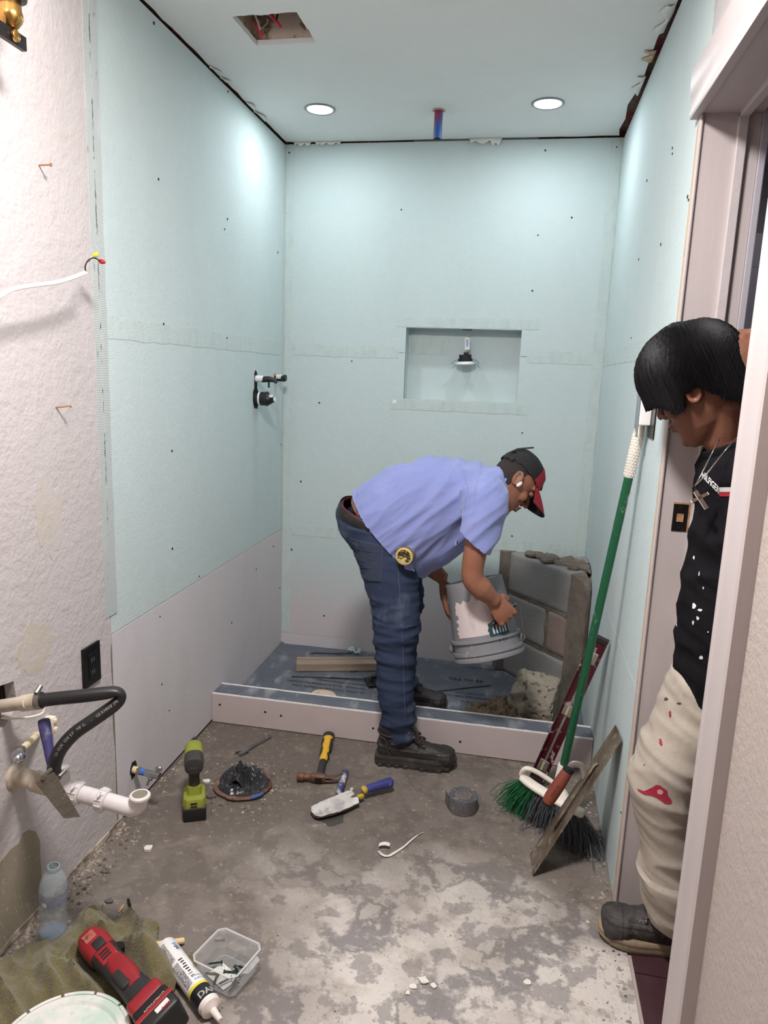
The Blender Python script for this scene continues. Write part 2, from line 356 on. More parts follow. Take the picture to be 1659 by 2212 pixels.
# bare grey primer area low on the plaster, ragged outline
pr = [(.62, .0135), (1.4725, .0135)]+[(1.475+rr.uniform(-.004, .004), z) for z in np.linspace(.03, .20, 9)]+[(1.462, .235), (1.44, .256), (1.415, .262), (1.40, .246), (1.372, .25), (1.34, .243), (1.31, .225), (1.28, .222), (.62, .22)]
part('primer_patch', [Vector((v.z, v.x, v.y)) for v in prism(pr, XL+.0018, XL+.0032)[0]] and xf(prism(pr, XL+.0018, XL+.0032), MYZ), PRIMER, wall_left, smooth=False)
OCHRE = mat('ochre_stain', (189, 180, 167), .8, layers=[(10, .42, .6, (191, 183, 180), .95)], bump=.5, bscale=60)
def blob(cy, cz, ry, rz, n=26, seed=0):
    r = random.Random(seed); return [(cy+ry*cos(2*pi*i/n)*(1+r.uniform(-.22, .22)), cz+rz*sin(2*pi*i/n)*(1+r.uniform(-.22, .22))) for i in range(n)]
part('skim_patch', xf(prism(blob(1.58, 1.03, .055, .10, seed=1), XL+.0018, XL+.0026), MYZ), OCHRE, wall_left, smooth=False)
part('skim_patch', xf(prism(blob(1.50, .72, .07, .06, seed=2), XL+.0018, XL+.0026), MYZ), OCHRE, wall_left, smooth=False)
rg = [(YG+.004+rr.uniform(-.002, .002), z) for z in np.linspace(ZC-.012, Z1+.002, 20)]
part('board', box(XL-.013, YG+.003, Z1+.0012, XL, YB, ZC-.008), GREEN, wall_left, smooth=False)
part('board', box(XL-.013, YG+.003, Z2+.0015, XL, YB, Z1-.0012), GREEN, wall_left, smooth=False)
part('board', box(XL-.013, YG+.003, .012, XL+.001, YB, Z2-.0015), GREYB, wall_left, smooth=False)
part('board_edge', box(XL-.012, YG-.004, .012, XL+.0005, YG+.003, Z2-.03), mat('old_board_edge', (128, 116, 106), .9, layers=[(40, .5, .7, (90, 78, 68), .8, (1, 1, .2))], bump=.5), wall_left, smooth=False)
# joint tape strip down the plaster joint
def strip(side, a0, a1, b0, b1, t, wav=.003, n=40, seed=0):
    """thin raised strip on wall 'x-' (y,z), 'y' (x,z) or 'x+' (y,z)"""
    r = random.Random(seed); s = []
    for i in range(n+1):
        q = b0+(b1-b0)*i/n; s.append((a0+r.uniform(-wav, wav), q))
    for i in range(n, -1, -1):
        q = b0+(b1-b0)*i/n; s.append((a1+r.uniform(-wav, wav), q))
    g = prism(s, 0, t)
    if side == 'x-': return [Vector((XL+v.z, v.x, v.y)) for v in g[0]], g[1]
    if side == 'x+': return [Vector((XR-v.z, v.x, v.y)) for v in g[0]], g[1]
    return [Vector((v.x, YB-v.z, v.y)) for v in g[0]], g[1]
def hstrip(side, a0, a1, z, h, t, seed=0, wav=.003):
    r = random.Random(seed); n = 40
    s = [(a0+(a1-a0)*i/n, z-h/2+r.uniform(-wav, wav)) for i in range(n+1)]+[(a0+(a1-a0)*i/n, z+h/2+r.uniform(-wav, wav)) for i in range(n, -1, -1)]
    g = prism(s, 0, t)
    if side == 'x-': return [Vector((XL+v.z, v.x, v.y)) for v in g[0]], g[1]
    if side == 'x+': return [Vector((XR-v.z, v.x, v.y)) for v in g[0]], g[1]
    return [Vector((v.x, YB-v.z, v.y)) for v in g[0]], g[1]
part('mesh_tape', strip('x-', YG-.028, YG+.034, Z2+.06, ZC-.006, .0032, .002, seed=1), MESHT, wall_left, smooth=False)
part('joint_crack', strip('x-', YG-.0005, YG+.0022, Z2+.3, ZC-.006, .0036, .0014, 160, seed=5), mat('crack_dark', (84, 84, 82), .9, layers=[(40, .46, .54, (196, 198, 194), .95, (1, 1, .5))]), wall_left, smooth=False)
part('mesh_tape', strip('x-', YB-.045, YB-.002, Z2, ZC-.02, .0012, .003, seed=2), TAPE, wall_left, smooth=False)
part('seam_tape', hstrip('x-', YG+.04, YB-.05, Z1, .06, .0009, 3), TAPE, wall_left, smooth=False)
rs = random.Random(11)
def dots(pts, axis, r=.0045, depth=.0018):
    gs = []
    for p in pts:
        d = {'x-': Vector((1, 0, 0)), 'x+': Vector((-1, 0, 0)), 'y': Vector((0, -1, 0))}[axis]
        q = V(p); gs.append(cyl(q-d*.001, q+d*depth, r*rs.uniform(.7, 1.1), n=8))
    return join(*gs)
LSC = [at(x, y, 'x', XL) for x, y in ((342, 387), (492, 198), (332, 50), (353, 700), (371, 974), (372, 1185), (485, 495), (491, 473), (490, 730), (553, 1230), (345, 1332), (349, 1478), (365, 1535), (500, 1345), (590, 1180), (430, 1245), (604, 1270), (607, 960), (600, 545))]
part('screw_heads', dots(LSC, 'x-'), SCREW, wall_left, kind='stuff')

# back wall with the recessed niche
NX0, NX1, NZ0, NZ1, ND = -.548, -.018, 1.303, 1.632, .09
wall_back = struct('wall_back', join(box(XL-.10, YB+.095, 0, XR+.10, YB+.12, ZC+.02), box(XL-.1, YB+.03, 0, NX0-.013, YB+.095, ZC+.02), box(NX1+.013, YB+.03, 0, XR+.1, YB+.095, ZC+.02)), CAVITY)
MXZ = Matrix(((1, 0, 0, 0), (0, 0, 1, 0), (0, 1, 0, 0), (0, 0, 0, 1)))
part('board', xf(prism([(XL, Z1+.001), (NX0, Z1+.001), (NX0, NZ1), (NX1, NZ1), (NX1, Z1+.001), (XR, Z1+.001), (XR, ZC-.006), (XL, ZC-.006)], YB, YB+T), MXZ), GREEN, wall_back, smooth=False)
part('board', xf(prism([(XL, Z2+.001), (XR, Z2+.001), (XR, Z1-.001), (NX1, Z1-.001), (NX1, NZ0), (NX0, NZ0), (NX0, Z1-.001), (XL, Z1-.001)], YB, YB+T), MXZ), GREEN, wall_back, smooth=False)
part('board', box(XL, YB, .075, XR, YB+T, Z2-.001), GREENB, wall_back, smooth=False)
part('board', box(XL, YB-.002, .004, XR, YB+T, .0735), GREYB, wall_back, smooth=False)
part('niche_panel', box(NX0-.012, YB+ND, NZ0-.012, NX1+.012, YB+ND+.012, NZ1+.012), GREEN, wall_back, smooth=False)
part('niche_panel', box(NX0-.012, YB+.004, NZ0-.012, NX1+.012, YB+ND, NZ0), GREEN, wall_back, smooth=False)
part('niche_panel', box(NX0-.012, YB+.004, NZ1, NX1+.012, YB+ND, NZ1+.012), GREEN, wall_back, smooth=False)
part('niche_panel', box(NX0-.012, YB+.004, NZ0, NX0, YB+ND, NZ1), GREEN, wall_back, smooth=False)
part('niche_panel', box(NX1, YB+.004, NZ0, NX1+.012, YB+ND, NZ1), GREEN, wall_back, smooth=False)
part('niche_patch', box(NX0+.012, YB+ND-.002, 1.515, NX0+.19, YB+ND, NZ1-.01), TAPE, wall_back, smooth=False)
for k, (a0, a1, z) in enumerate([(XL+.05, NX0-.03, Z1), (NX1+.03, XR-.05, Z1), (XL+.05, XR-.05, Z2)]):
    part('seam_tape', hstrip('y', a0, a1, z, .055, .0010, 5+k), TAPE, wall_back, smooth=False)
part('seam_tape', hstrip('y', NX0-.045, NX1+.075, NZ1+.026, .045, .0012, 8), TAPE, wall_back, smooth=False)
part('seam_tape', hstrip('y', NX0-.06, NX1+.05, NZ0-.026, .046, .0012, 9), TAPE, wall_back, smooth=False)
part('mesh_tape', strip('y', XL+.002, XL+.045, .08, ZC-.02, .0012, .003, seed=6), TAPE, wall_back, smooth=False)
part('mesh_tape', strip('y', XR-.05, XR-.002, .6, ZC-.02, .0012, .003, seed=7), TAPE, wall_back, smooth=False)
part('screw_heads', dots([at(x, y, 'y', YB) for x, y in ((1178, 325), (867, 453), (1162, 508), (1150, 628), (760, 780), (852, 870), (1128, 935), (1332, 318), (1235, 470), (1106, 1158), (630, 1187), (690, 870), (625, 330), (700, 1330), (650, 1040))], 'y'), SCREW, wall_back, kind='stuff')
part('compound_dab', ell(at(852, 869, 'y', YB), (.012, .003, .014)), COMPOUND, wall_back)

# right wall: boards, then the stripped door opening, then plaster near the camera
DO0, DO1, DZ = YN-.005, YJ, 2.012
wall_right = struct('wall_right', join(box(XR+.03, YJ+.02, 0, XR+.10, YB+.05, ZC+.02), box(XR+.03, Y0, 0, XR+.10, DO0-.02, ZC+.02), box(XR+.03, DO0-.02, DZ+.03, XR+.1, YJ+.02, ZC+.02)), CAVITY)
YE = YJ+.004
part('board', box(XR, YE+.012, Z1+.001, XR+T, YB, ZC-.01), GREEN, wall_right, smooth=False)
part('board', box(XR, YE+.012, Z2+.001, XR+T, YB, Z1-.001), GREEN, wall_right, smooth=False)
part('board', box(XR, YE+.012, .004, XR+T, YB, Z2-.001), GREEN, wall_right, smooth=False)
part('board', xf(prism([(1.815, DZ+.11), (1.822, DZ+.2), (1.80, DZ+.3), (1.79, ZC-.01), (YE+.0115, ZC-.01), (YE+.0115, DZ+.0)], XR, XR+T), MYZ), GREEN, wall_right, smooth=False)
part('raw_edge', xf(prism([(YE-.003, 0.0), (YE+.018, 0.0), (YE+.02, .2), (YE+.013, .5), (YE+.0125, 2.0), (YE-.002, 2.0)], XR-.0012, XR+T), MYZ), RAWEDGE, wall_right, smooth=False)
part('plaster_sheet', box(XR-.001, Y0, .0, XR+.02, DO0-.02, ZC-.004), PLASTR, wall_right, smooth=False)
part('plaster_sheet', box(XR-.001, DO0-.02, DZ+.02, XR+.02, 1.80, ZC-.004), PLAST, wall_right, smooth=False)
part('hall_side_sheet', join(box(XR+.10, Y0, 0, XR+.125, DO0-.02, ZC), box(XR+.10, YJ+.02, 0, XR+.125, 4.0, ZC), box(XR+.10, DO0-.02, DZ+.02, XR+.125, YJ+.02, ZC)), HALLW, wall_right, smooth=False)
part('seam_tape', hstrip('x+', YE+.03, YB-.05, Z1, .06, .0010, 12), TAPE, wall_right, smooth=False)
part('mesh_tape', strip('x+', YB-.05, YB-.002, .6, ZC-.02, .0012, .003, seed=13), TAPE, wall_right, smooth=False)
part('screw_heads', dots([at(x, y, 'x', XR) for x, y in ((1453, 320), (1453, 332), (1486, 425), (1398, 390), (1428, 528), (1380, 560), (1488, 432), (1520, 125), (1342, 1755), (1364, 730))], 'x+', .004), SCREW, wall_right, kind='stuff')

# door opening: jambs, stops, head casing, near casing
trim_1 = struct('trim_1', join(box(XR+.001, YJ, 0, XR+.082, YJ+.02, DZ+.02, .0015), box(XR+.10, YJ, 0, XR+.131, YJ+.02, DZ+.02, .0015)), WHITE)
part('door_stop', box(XR+.080, YJ-.011, 0, XR+.101, YJ+.012, DZ, .002), WHITED, trim_1, smooth=False)
part('jamb_bead', tube([(XR+.003, YJ-.002, 0.01), (XR+.003, YJ-.002, DZ)], .0045, 10), WHITE, trim_1)
part('hall_casing', box(XR+.131, YJ-.004, 0, XR+.146, YJ+.07, DZ+.06, .002), HALLW, trim_1, smooth=False)
STRIKE = mat('strike_black', (30, 27, 27), .45, .5, layers=[(60, .55, .7, (60, 48, 40), .6)])
p0, p1 = at(1456, 1088, 'y', YJ), at(1481, 1148, 'y', YJ)
LATCHW = mat('latch_raw_wood', (170, 132, 96), .9, layers=[(60, .5, .7, (110, 70, 50), .8)], bump=.5)
trim_2 = struct('trim_2', join(box(XR-.0, DO0-.02, DZ, XR+.131, YJ+.02, DZ+.02, .0015), box(XR+.0, DO0-.02, 0, XR+.131, DO0, DZ+.02, .0015)), WHITE)
part('door_stop', box(XR+.080, DO0, DZ-.011, XR+.101, YJ, DZ+.004, .002), WHITED, trim_2, smooth=False)
part('hall_header', box(XR+.132, DO0-.3, DZ+.005, XR+.160, YJ+.1, DZ+.10, .004), WOODB, trim_2, smooth=False)
def casing_prof(w, t):   # outline across the casing: (across, proud)
    return [(0, 0), (0, t*.72), (w*.05, t*.80), (w*.12, t*.80), (w*.16, t*.72), (w*.40, t*.78), (w*.46, t*.92), (w*.80, t), (w*.96, t*.98), (w, t*.86), (w, 0)]
cw, ct = .112, .026
trim_3 = struct('trim_3', ([Vector((XR-v.y, YN-v.x, v.z)) for v in prism(casing_prof(cw, ct), 0, DZ+.10)[0]], prism(casing_prof(cw, ct), 0, DZ+.10)[1]), WHITE, True, 25)
hc = prism(casing_prof(.105, .024), DO0-.12, 1.868)
trim_4 = struct('trim_4', ([Vector((XR-v.y, v.z, DZ-.004+v.x)) for v in hc[0]], hc[1]), WHITE, True, 25)
part('torn_caulk', shell(grid(16, 3, lambda u, v: (XR-.001, 1.868+.006*v*abs(sin(u*23)), DZ-.0+.10*u)), .002), COMPOUND, trim_4)

# hall beyond the door
hall_floor = struct('hall_floor', box(XR+.0125, Y0, -.08, 1.75, 4.0, -.006), GROUT)
tmesh = None; ty0, tx0, tw, tl = 1.61, XR+.022, .105, .245
for i in range(-4, 5):
    for j in range(0, 6):
        x = tx0+j*(tw+.0035); y = ty0+i*(tl+.0035)+(.04 if j % 2 else 0)*0
        if y > 2.5 or y < .6: continue
        if tmesh is None:
            tmesh = part('tile', box(0, 0, -.007, tw, tl, .0, .0012, 1), TILE, hall_floor, smooth=False, world=False); tmesh.location = (x, y-tl, .0)
        else:
            c = tmesh.copy(); COL.objects.link(c); c.parent = hall_floor; c.location = (x, y-tl, 0)
wall_hall = struct('wall_hall', join(box(1.75, Y0, 0, 1.80, 4.0, ZC), box(XR+.1, 4.0, 0, 1.8, 4.05, ZC), box(XR+.1, Y0-.05, 0, 1.8, Y0, ZC)), HALLW)
ceiling_hall = struct('ceiling_hall', box(XR+.1, Y0, ZC, 1.8, 4.05, ZC+.03), HALLW)
door_1 = struct('door_1', box(.66, 3.30, 0.006, 1.50, 3.34, 2.03), HALLD)
for k, (x0, x1, z0, z1) in enumerate([(.74, 1.04, 1.1, 1.9), (1.12, 1.42, 1.1, 1.9), (.74, 1.04, .2, .95), (1.12, 1.42, .2, .95)]):
    part('panel', box(x0, 3.29, z0, x1, 3.302, z1, .006), HALLD, door_1, smooth=False)
wall_near = struct('wall_near', box(XL-.1, Y0-.05, 0, XR+.1, Y0, ZC+.02), PLAST)
# ================================================================== SHOWER: CURB, LINER, BENCH, MORTAR
SLATE = mat('pvc_liner', (92, 96, 106), .42, layers=[(6, .5, .72, (112, 115, 122), .7, (1, 2.5, 1)), (7, .54, .68, (158, 158, 160), .6, (2.2, 1, 1)), (60, .66, .72, (180, 178, 174), .5)], bump=.25, bscale=30, spec=.5)
CURBF = mat('curb_board', (192, 178, 176), .8, layers=[(8, .5, .8, (178, 164, 162), .5), (90, .66, .74, (150, 138, 136), .5)], bump=.2, bscale=160)
BEDGE = mat('board_gypsum_edge', (214, 208, 206), .9, layers=[(60, .5, .7, (180, 170, 166), .7)], bump=.5)
CH, CY1 = .124, 2.648
curb = thing('shower_curb', 'low shower curb faced with grey board and topped with dark pvc liner', 'curb', (XL, YC, 0))
part('front_board', box(XL+.002, YC, .003, XR-.002, YC+.012, CH, .001), CURBF, curb, smooth=False)
def wavy_strip(y0, y1, z, dz, seed):
    r = random.Random(seed); n = 50
    return loft([[V(XL+.002+(XR-XL-.004)*i/n, y0+r.uniform(-.001, .001), z), V(XL+.002+(XR-XL-.004)*i/n, y1+r.uniform(-.0015, .0015), z), V(XL+.002+(XR-XL-.004)*i/n, y1, z-dz), V(XL+.002+(XR-XL-.004)*i/n, y0, z-dz)] for i in range(n+1)])
part('board_edge', wavy_strip(YC+.0005, YC+.0125, CH+.0012, .004, 1), BEDGE, curb, smooth=False)
part('board_edge', wavy_strip(CY1-.012, CY1, CH+.0012, .03, 2), BEDGE, curb, smooth=False)
part('liner_cap', box(XL+.002, YC+.0127, .01, XR-.002, CY1-.0125, CH+.0004), SLATE, curb, smooth=False)
part('screw_heads', join(*[cyl(p+V(0, .002, 0), p+V(0, -.0012, 0), .0045, n=8) for p in [at(x, y, 'y', YC) for x, y in ((475, 1522), (573, 1538), (607, 1546), (806, 1573), (994, 1602), (1190, 1630))]]), SCREW, curb, kind='stuff')
# liner sheet on the pan
def linf(u, v):
    x = XL+.003+(XR-XL-.006)*u; y = CY1+.001+(YB-.004-CY1-.001)*v
    z = .007+.0025*nz((x, y*2, 0), 5)+.002*nz((x*.6, y*4, 3), 7)
    e = min(u, 1-u)*(XR-XL); z += .012*math.exp(-(e/.012)**2)+.010*math.exp(-((YB-y)/.014)**2)
    return (x, y, max(z, .0012))
liner = thing('shower_pan_liner', 'dark slate pvc sheet with printed lettering lining the shower floor', 'liner', ((XL+XR)/2, 3.0, 0))
part('sheet', shell(grid(70, 50, linf), .0011), SLATE, liner)
INK = mat('print_black', (22, 22, 24), .6)
def ltext(s, px, py, size, ang=180):
    p = at(px, py, 'z', .0125); M = Matrix.Translation((p.x, p.y, .0125)) @ Euler((0, 0, RAD(ang))).to_matrix().to_4x4()
    return text(s, size, M, .0002)
tx = [ltext('40 mil PVC', 775, 1448, .040), ltext('CODIGO NACIONAL', 797, 1471, .020), ltext('CODIGO INTERNACIONAL', 797, 1479, .020), ltext('NATIONAL DE LA PLOMBERIE DU CANADA', 790, 1487, .019), ltext('NATIONAL STANDARD PLUMBING CODE', 788, 1495, .018),
      ltext('CODE DE CANADA', 742, 1414, .018), ltext('40 mil PVC', 1045, 1470, .038), ltext('CODE NATIONAL DE LA', 1075, 1438, .02), ltext('PLOMBERIE 14001', 1080, 1447, .02), ltext('Selon la NSF 14001', 1050, 1500, .018), ltext('SHOWER PAN LINER DE DUCHE', 1062, 1510, .018), ltext('IPS-GRADE 40-40', 1060, 1520, .018)]
for g in tx: part('lettering_line', g, INK, liner, smooth=False)
for a, b in (((630, 1461), (800, 1467)), ((668, 1411), (760, 1411)), ((915, 1496), (1060, 1480)), ((700, 1500), (790, 1512))):
    p, q = at(*a, 'z', .0126), at(*b, 'z', .0126); d = (q-p).normalized(); s = Vector((-d.y, d.x, 0))*.003
    part('printed_line', ([p+s, q+s, q-s, p-s, p+s-V(0, 0, .001), q+s-V(0, 0, .001), q-s-V(0, 0, .001), p-s-V(0, 0, .001)], [(0, 1, 2, 3), (4, 5, 6, 7)]), INK, liner, smooth=False)
# lumber on the liner
LUMB = mat('weathered_lumber', (160, 142, 124), .85, layers=[(24, .45, .65, (118, 98, 82), .8, (.08, 1, 1)), (40, .5, .8, (186, 170, 150), .6, (.1, 1, 1))], bump=.5, bscale=60, bstretch=(.1, 1, 1))
a, b = at(640, 1450, 'z', .012), at(815, 1449, 'z', .012); d = (b-a).normalized(); L_ = .56
solo('lumber_piece', box(0, 0, 0, L_, .088, .038, .002), LUMB, 'short weathered length of lumber lying on the dark liner', 'lumber', M=frame((a.x, a.y, .0105), d), smooth=False)
# black plastic float half hidden behind the leg, round wooden disc behind the curb
BLKP = mat('black_plastic', (30, 30, 31), .45, spec=.5)
p = at(832, 1476, 'z', .012)
t_ = thing('hand_float', 'black plastic float lying on the liner behind the blue jeans', 'float', M=frame((p.x-.04, p.y, .0105), (.9, .42, 0)))
part('blade', box(-.05, -.05, 0, .14, .05, .01, .002), BLKP, t_, world=False, smooth=False)
part('handle', tube([(-.03, 0, .008), (-.02, 0, .03), (.05, 0, .038), (.1, 0, .03), (.11, 0, .008)], .011, 10), BLKP, t_, world=False)
WOODL = mat('pale_wood', (206, 184, 160), .7, layers=[(20, .5, .7, (186, 160, 134), .6, (.2, 1, 1))], bump=.2)
p = at(700, 1505, 'z', .02)
solo('wooden_disc', lathe([(.052, 0), (.056, .004), (.056, .024), (.050, .030), (.030, .030), (.026, .024), (.001, .024)], 32), WOODL, 'pale round wooden disc lying just behind the curb', 'disc', M=TR((p.x, p.y-.015, .0105), (RAD(-6), RAD(4), 0)))
# folded scrap of mint paper
SCR = mat('mint_paper', (186, 208, 198), .8)
p = at(765, 1408, 'y', YB-.02)
solo('paper_scrap', shell(grid(10, 4, lambda u, v: (p.x-.035+.07*u, YB-.03+.012*sin(u*6)+.01*v, .02+.025*v*abs(sin(u*5))+.004*sin(u*17))), .0008), SCR, 'torn mint paper scrap at the foot of the back wall', 'paper')

# ---- corner bench of concrete blocks
BLOCK = mat('concrete_block', (150, 146, 144), .9, layers=[(5, .45, .75, (134, 129, 128), .7), (150, .62, .72, (168, 162, 158), .7), (3, .52, .75, (148, 130, 124), .7)], bump=.9, bscale=150, bdetail=5, spec=.2)
BLOCKR = mat('concrete_block_reddish', (146, 128, 120), .9, layers=[(9, .45, .7, (128, 104, 96), .7), (150, .62, .72, (170, 156, 148), .7)], bump=.9, bscale=150, bdetail=5, spec=.2)
MORT = mat('mortar', (122, 112, 102), .9, layers=[(10, .45, .7, (92, 82, 74), .8), (60, .6, .75, (140, 130, 118), .5)], bump=1.0, bscale=90, bdetail=6, spec=.15)
MORTL = mat('mortar_light', (148, 139, 125), .9, layers=[(14, .48, .7, (132, 122, 108), .8), (40, .63, .68, (74, 65, 55), .9)], bump=.8, bscale=70, bdetail=6, spec=.15)
GRAVEL = mat('mortar_crumb', (128, 110, 94), .95, layers=[(30, .4, .7, (96, 80, 66), .8), (90, .6, .75, (160, 144, 128), .6)], bump=1.0, bscale=140, spec=.1)
A, B = V(-.005, 3.388, 0), V(.277, 3.068, 0); bd = (B-A).normalized(); bn = Vector((bd.y, -bd.x, 0))
if bn.y > 0: bn = -bn
bench = thing('corner_block_bench', 'corner bench of grey concrete blocks bedded in wet mortar', 'bench', (.12, 3.2, 0))
BM = Matrix(((bd.x, -bn.x, 0, A.x), (bd.y, -bn.y, 0, A.y), (0, 0, 1, .012), (0, 0, 0, 1)))   # local: x along face, y into the bench, z up
def clampb(g): return [Vector((min(max(v[0], XL), XR-.003), min(v[1], YB-.003), v[2])) for v in g[0]], g[1]
def rough_block(x0, x1, z0, z1, seed, dep=.10):
    bm = bmesh.new(); bmesh.ops.create_cube(bm, size=1)
    for v in bm.verts: v.co = Vector(((x0+x1)/2+v.co.x*(x1-x0), dep/2+v.co.y*dep, (z0+z1)/2+v.co.z*(z1-z0)))
    bmesh.ops.subdivide_edges(bm, edges=list(bm.edges), cuts=9, use_grid_fill=True)
    bmesh.ops.bevel(bm, geom=[e for e in bm.edges if e.calc_face_angle(0) > .5], offset=.0035, segments=1, affect='EDGES')
    for v in bm.verts: v.co += V(nz(v.co, 30, seed), nz(v.co, 26, seed+5)*.5, nz(v.co, 30, seed+9))*.0032
    return xf(bmg(bm), BM)
part('block', clampb(rough_block(.0, .408, .408, .592, 1)), BLOCK, bench, smooth=True, angle=50)
part('block', clampb(rough_block(-.0, .272, .208, .388, 2)), BLOCK, bench, smooth=True, angle=50)
part('block', clampb(rough_block(.290, .404, .206, .386, 3)), BLOCKR, bench, smooth=True, angle=50)
part('block', clampb(rough_block(-.0, .408, .0, .184, 4)), BLOCK, bench, smooth=True, angle=50)
def rough_slab(x0, x1, y0, y1, z0, z1, seed, amp=.004, cuts=14, fr=35):
    bm = bmesh.new(); bmesh.ops.create_cube(bm, size=1)
    for v in bm.verts: v.co = Vector(((x0+x1)/2+v.co.x*(x1-x0), (y0+y1)/2+v.co.y*(y1-y0), (z0+z1)/2+v.co.z*(z1-z0)))
    bmesh.ops.subdivide_edges(bm, edges=list(bm.edges), cuts=cuts, use_grid_fill=True)
    for v in bm.verts: v.co += V(nz(v.co, fr, seed), nz(v.co, fr, seed+5), nz(v.co, fr, seed+9))*amp
    return bmg(bm)
part('mortar_joint', clampb(xf(rough_slab(.004, .402, .006, .09, .178, .214, 5, .005), BM)), MORT, bench)
part('mortar_joint', clampb(xf(rough_slab(.004, .402, .003, .09, .380, .416, 6, .006), BM)), MORT, bench)
part('mortar_joint', clampb(xf(rough_slab(.266, .296, .004, .09, .20, .40, 7, .005), BM)), MORT, bench)
def colf(x0, x1, y0f, y1f, z1, seed):
    g = rough_slab(0, 1, 0, 1, 0, 1, seed, 0, 16)
    vs = []
    for v in g[0]:
        x = x0+(x1-x0)*v.x; ya = y0f(v.x); yb = y1f(v.x); y = ya+(yb-ya)*v.y
        z = (z1-.06*v.x*v.x-.02*(1-v.x))*v.z if v.z > .6 else z1*v.z
        p = V(x, y, z); a_ = .004+.010*max(0, v.z-.85)/.15
        vs.append(p+V(nz(p, 40, seed), nz(p, 40, seed+3), nz(p, 30, seed+7)*.8)*a_)
    return vs, g[1]
# column of mortar between the face and the right wall, closing piece against the back wall
rw = (XR-.004-B.x)/bd.x
part('mortar_column', clampb(xf(colf(.404, .404+rw, lambda u: .0, lambda u: .085-.05*u, .60, 11), BM)), MORT, bench)
def clampb(g): return [Vector((min(max(v[0], XL), XR-.003), min(v[1], YB-.003), v[2])) for v in g[0]], g[1]
part('mortar_end', prism([(-.046, YB-.003), (-.030, 3.372), (.004, 3.376), (.03, YB-.003)], .012, .606), MORT, bench, smooth=False)
part('core_fill', clampb(xf(rough_slab(.02, .46, .10, .26, 0, .55, 13, .003), BM)), MORT, bench)
def lumps(n, x0, x1, y0, y1, z, rmin, rmax, seed, M=None, vox=.004, squash=.6):
    r = random.Random(seed); gs = []
    for i in range(n):
        rad = r.uniform(rmin, rmax); gs.append(ell((r.uniform(x0, x1), r.uniform(y0, y1), z+r.uniform(0, rad*.5)), (rad*r.uniform(.7, 1.4), rad*r.uniform(.7, 1.3), rad*squash), 10, 6))
    g = join(*gs)
    if M: g = xf(g, M)
    co, fs, no = remesh(g, vox, 1)
    d = np.array([nz(p, 70, seed)*.5+nz(p, 160, seed+4)*.4 for p in co])[:, None]
    return co+no*d*.007, fs
g1 = lumps(26, .10, .24, .02, .085, .597, .014, .028, 21, BM)
g2 = lumps(46, .20, .46, .05, .17, .590, .016, .030, 22, BM)
part('mortar_lump', clampb(g1), MORT, bench); part('mortar_lump', clampb(g2), MORT, bench)
part('block', clampb(xf(rough_slab(.27, .47, .15, .22, .55, .612, 23, .003), BM)), BLOCK, bench, label='broken pale block piece on top of the bench')
# ---- dumped mortar
pile = thing('mortar_pile', 'heap of wet mortar with one bucket shaped lump beside the blocks', 'mortar', (.12, 2.86, .006))
ax0, ax1 = V(.065, 2.875, .118), V(.232, 2.835, .112)
g = tube([ax0, ax0.lerp(ax1, .1), ax0.lerp(ax1, .5), ax0.lerp(ax1, .97), ax1], [.085, .108, .112, .105, .098], 40)
co, fs, no = remesh(g, .005, 2)
dd = []
for p in co:
    u = min(1, max(0, (p[0]-.06)/.17)); q = nz(p, 18, 3)*.006+nz(p, 60, 4)*.004+(nz(p, 22, 8)*.03 if u < .25 else 0)
    c = nz(p, 45, 15); dd.append(q-(.010 if c > .42 and u < .9 else 0))
co = co+no*np.array(dd)[:, None]; co[:, 2] = np.maximum(co[:, 2], .008)
part('moulded_lump', (co, fs), MORTL, pile)
g = lumps(150, -.12, .09, 2.72, 2.92, .012, .012, .030, 31)
co = np.array([tuple(v) for v in g[0]]); hh = np.clip((co[:, 0]+.14)/.2, 0, 1); co[:, 2] = .008+(co[:, 2]-.008)*(1.0+2.6*hh); co[:, 1] = np.maximum(co[:, 1], CY1+.004)
part('crumbs', (co, g[1]), GRAVEL, pile)
r = random.Random(5); gs = []
for i in range(120):
    u = r.random()**1.5; p = V(-.02-.16*u+r.uniform(-.03, .08), r.uniform(2.67, 2.98), .012); s = r.uniform(.003, .008); gs.append(ell(p, (s, s*r.uniform(.7, 1.2), s*.8), 6, 4))
part('loose_crumbs', join(*gs), GRAVEL, pile, kind='stuff')
part('grit_skirt', clampb(lumps(60, .20, .335, 2.70, 2.84, .010, .008, .018, 33)), GRAVEL, pile)

# ================================================================== CEILING AND WALL FIXTURES
CHROME = mat('chrome', (190, 190, 194), .22, 1.0)
LENS = mat('lamp_lens', (255, 255, 255), .5, emit=(236, 246, 255), estr=9)
TRIMD = mat('lamp_trim', (150, 152, 156), .35, .7)
for i, (x, y) in enumerate(LAMPS):
    t_ = thing('recessed_light', ['round recessed ceiling light shining nearer the left wall', 'round recessed ceiling light shining nearer the door wall'][i], 'ceiling light', (x, y, ZC), group='recessed ceiling lights')
    M = Matrix.Translation((x, y, ZC))
    part('trim_ring', lathe([(.062, 0), (.062, -.003), (.057, -.006), (.051, -.004), (.049, .0)], 40, M), TRIMD, t_)
    part('lens', lathe([(.0505, -.0015), (.0505, -.0035), (.001, -.0042)], 40, M), LENS, t_)
PIPEB = mat('blue_pex', (44, 92, 158), .4, layers=[(22, .5, .6, (150, 40, 50), .9, (1, 1, .4))])
px_ = at(948, 238, 'z', ZC)
t_ = thing('pipe_stub', 'blue pipe stub with red smear poking out of the ceiling', 'pipe', px_)
part('pipe', tube([px_+V(0, 0, .02), px_+V(0, 0, -.02), px_+V(-.001, 0, -.104)], .0165, 24), PIPEB, t_)
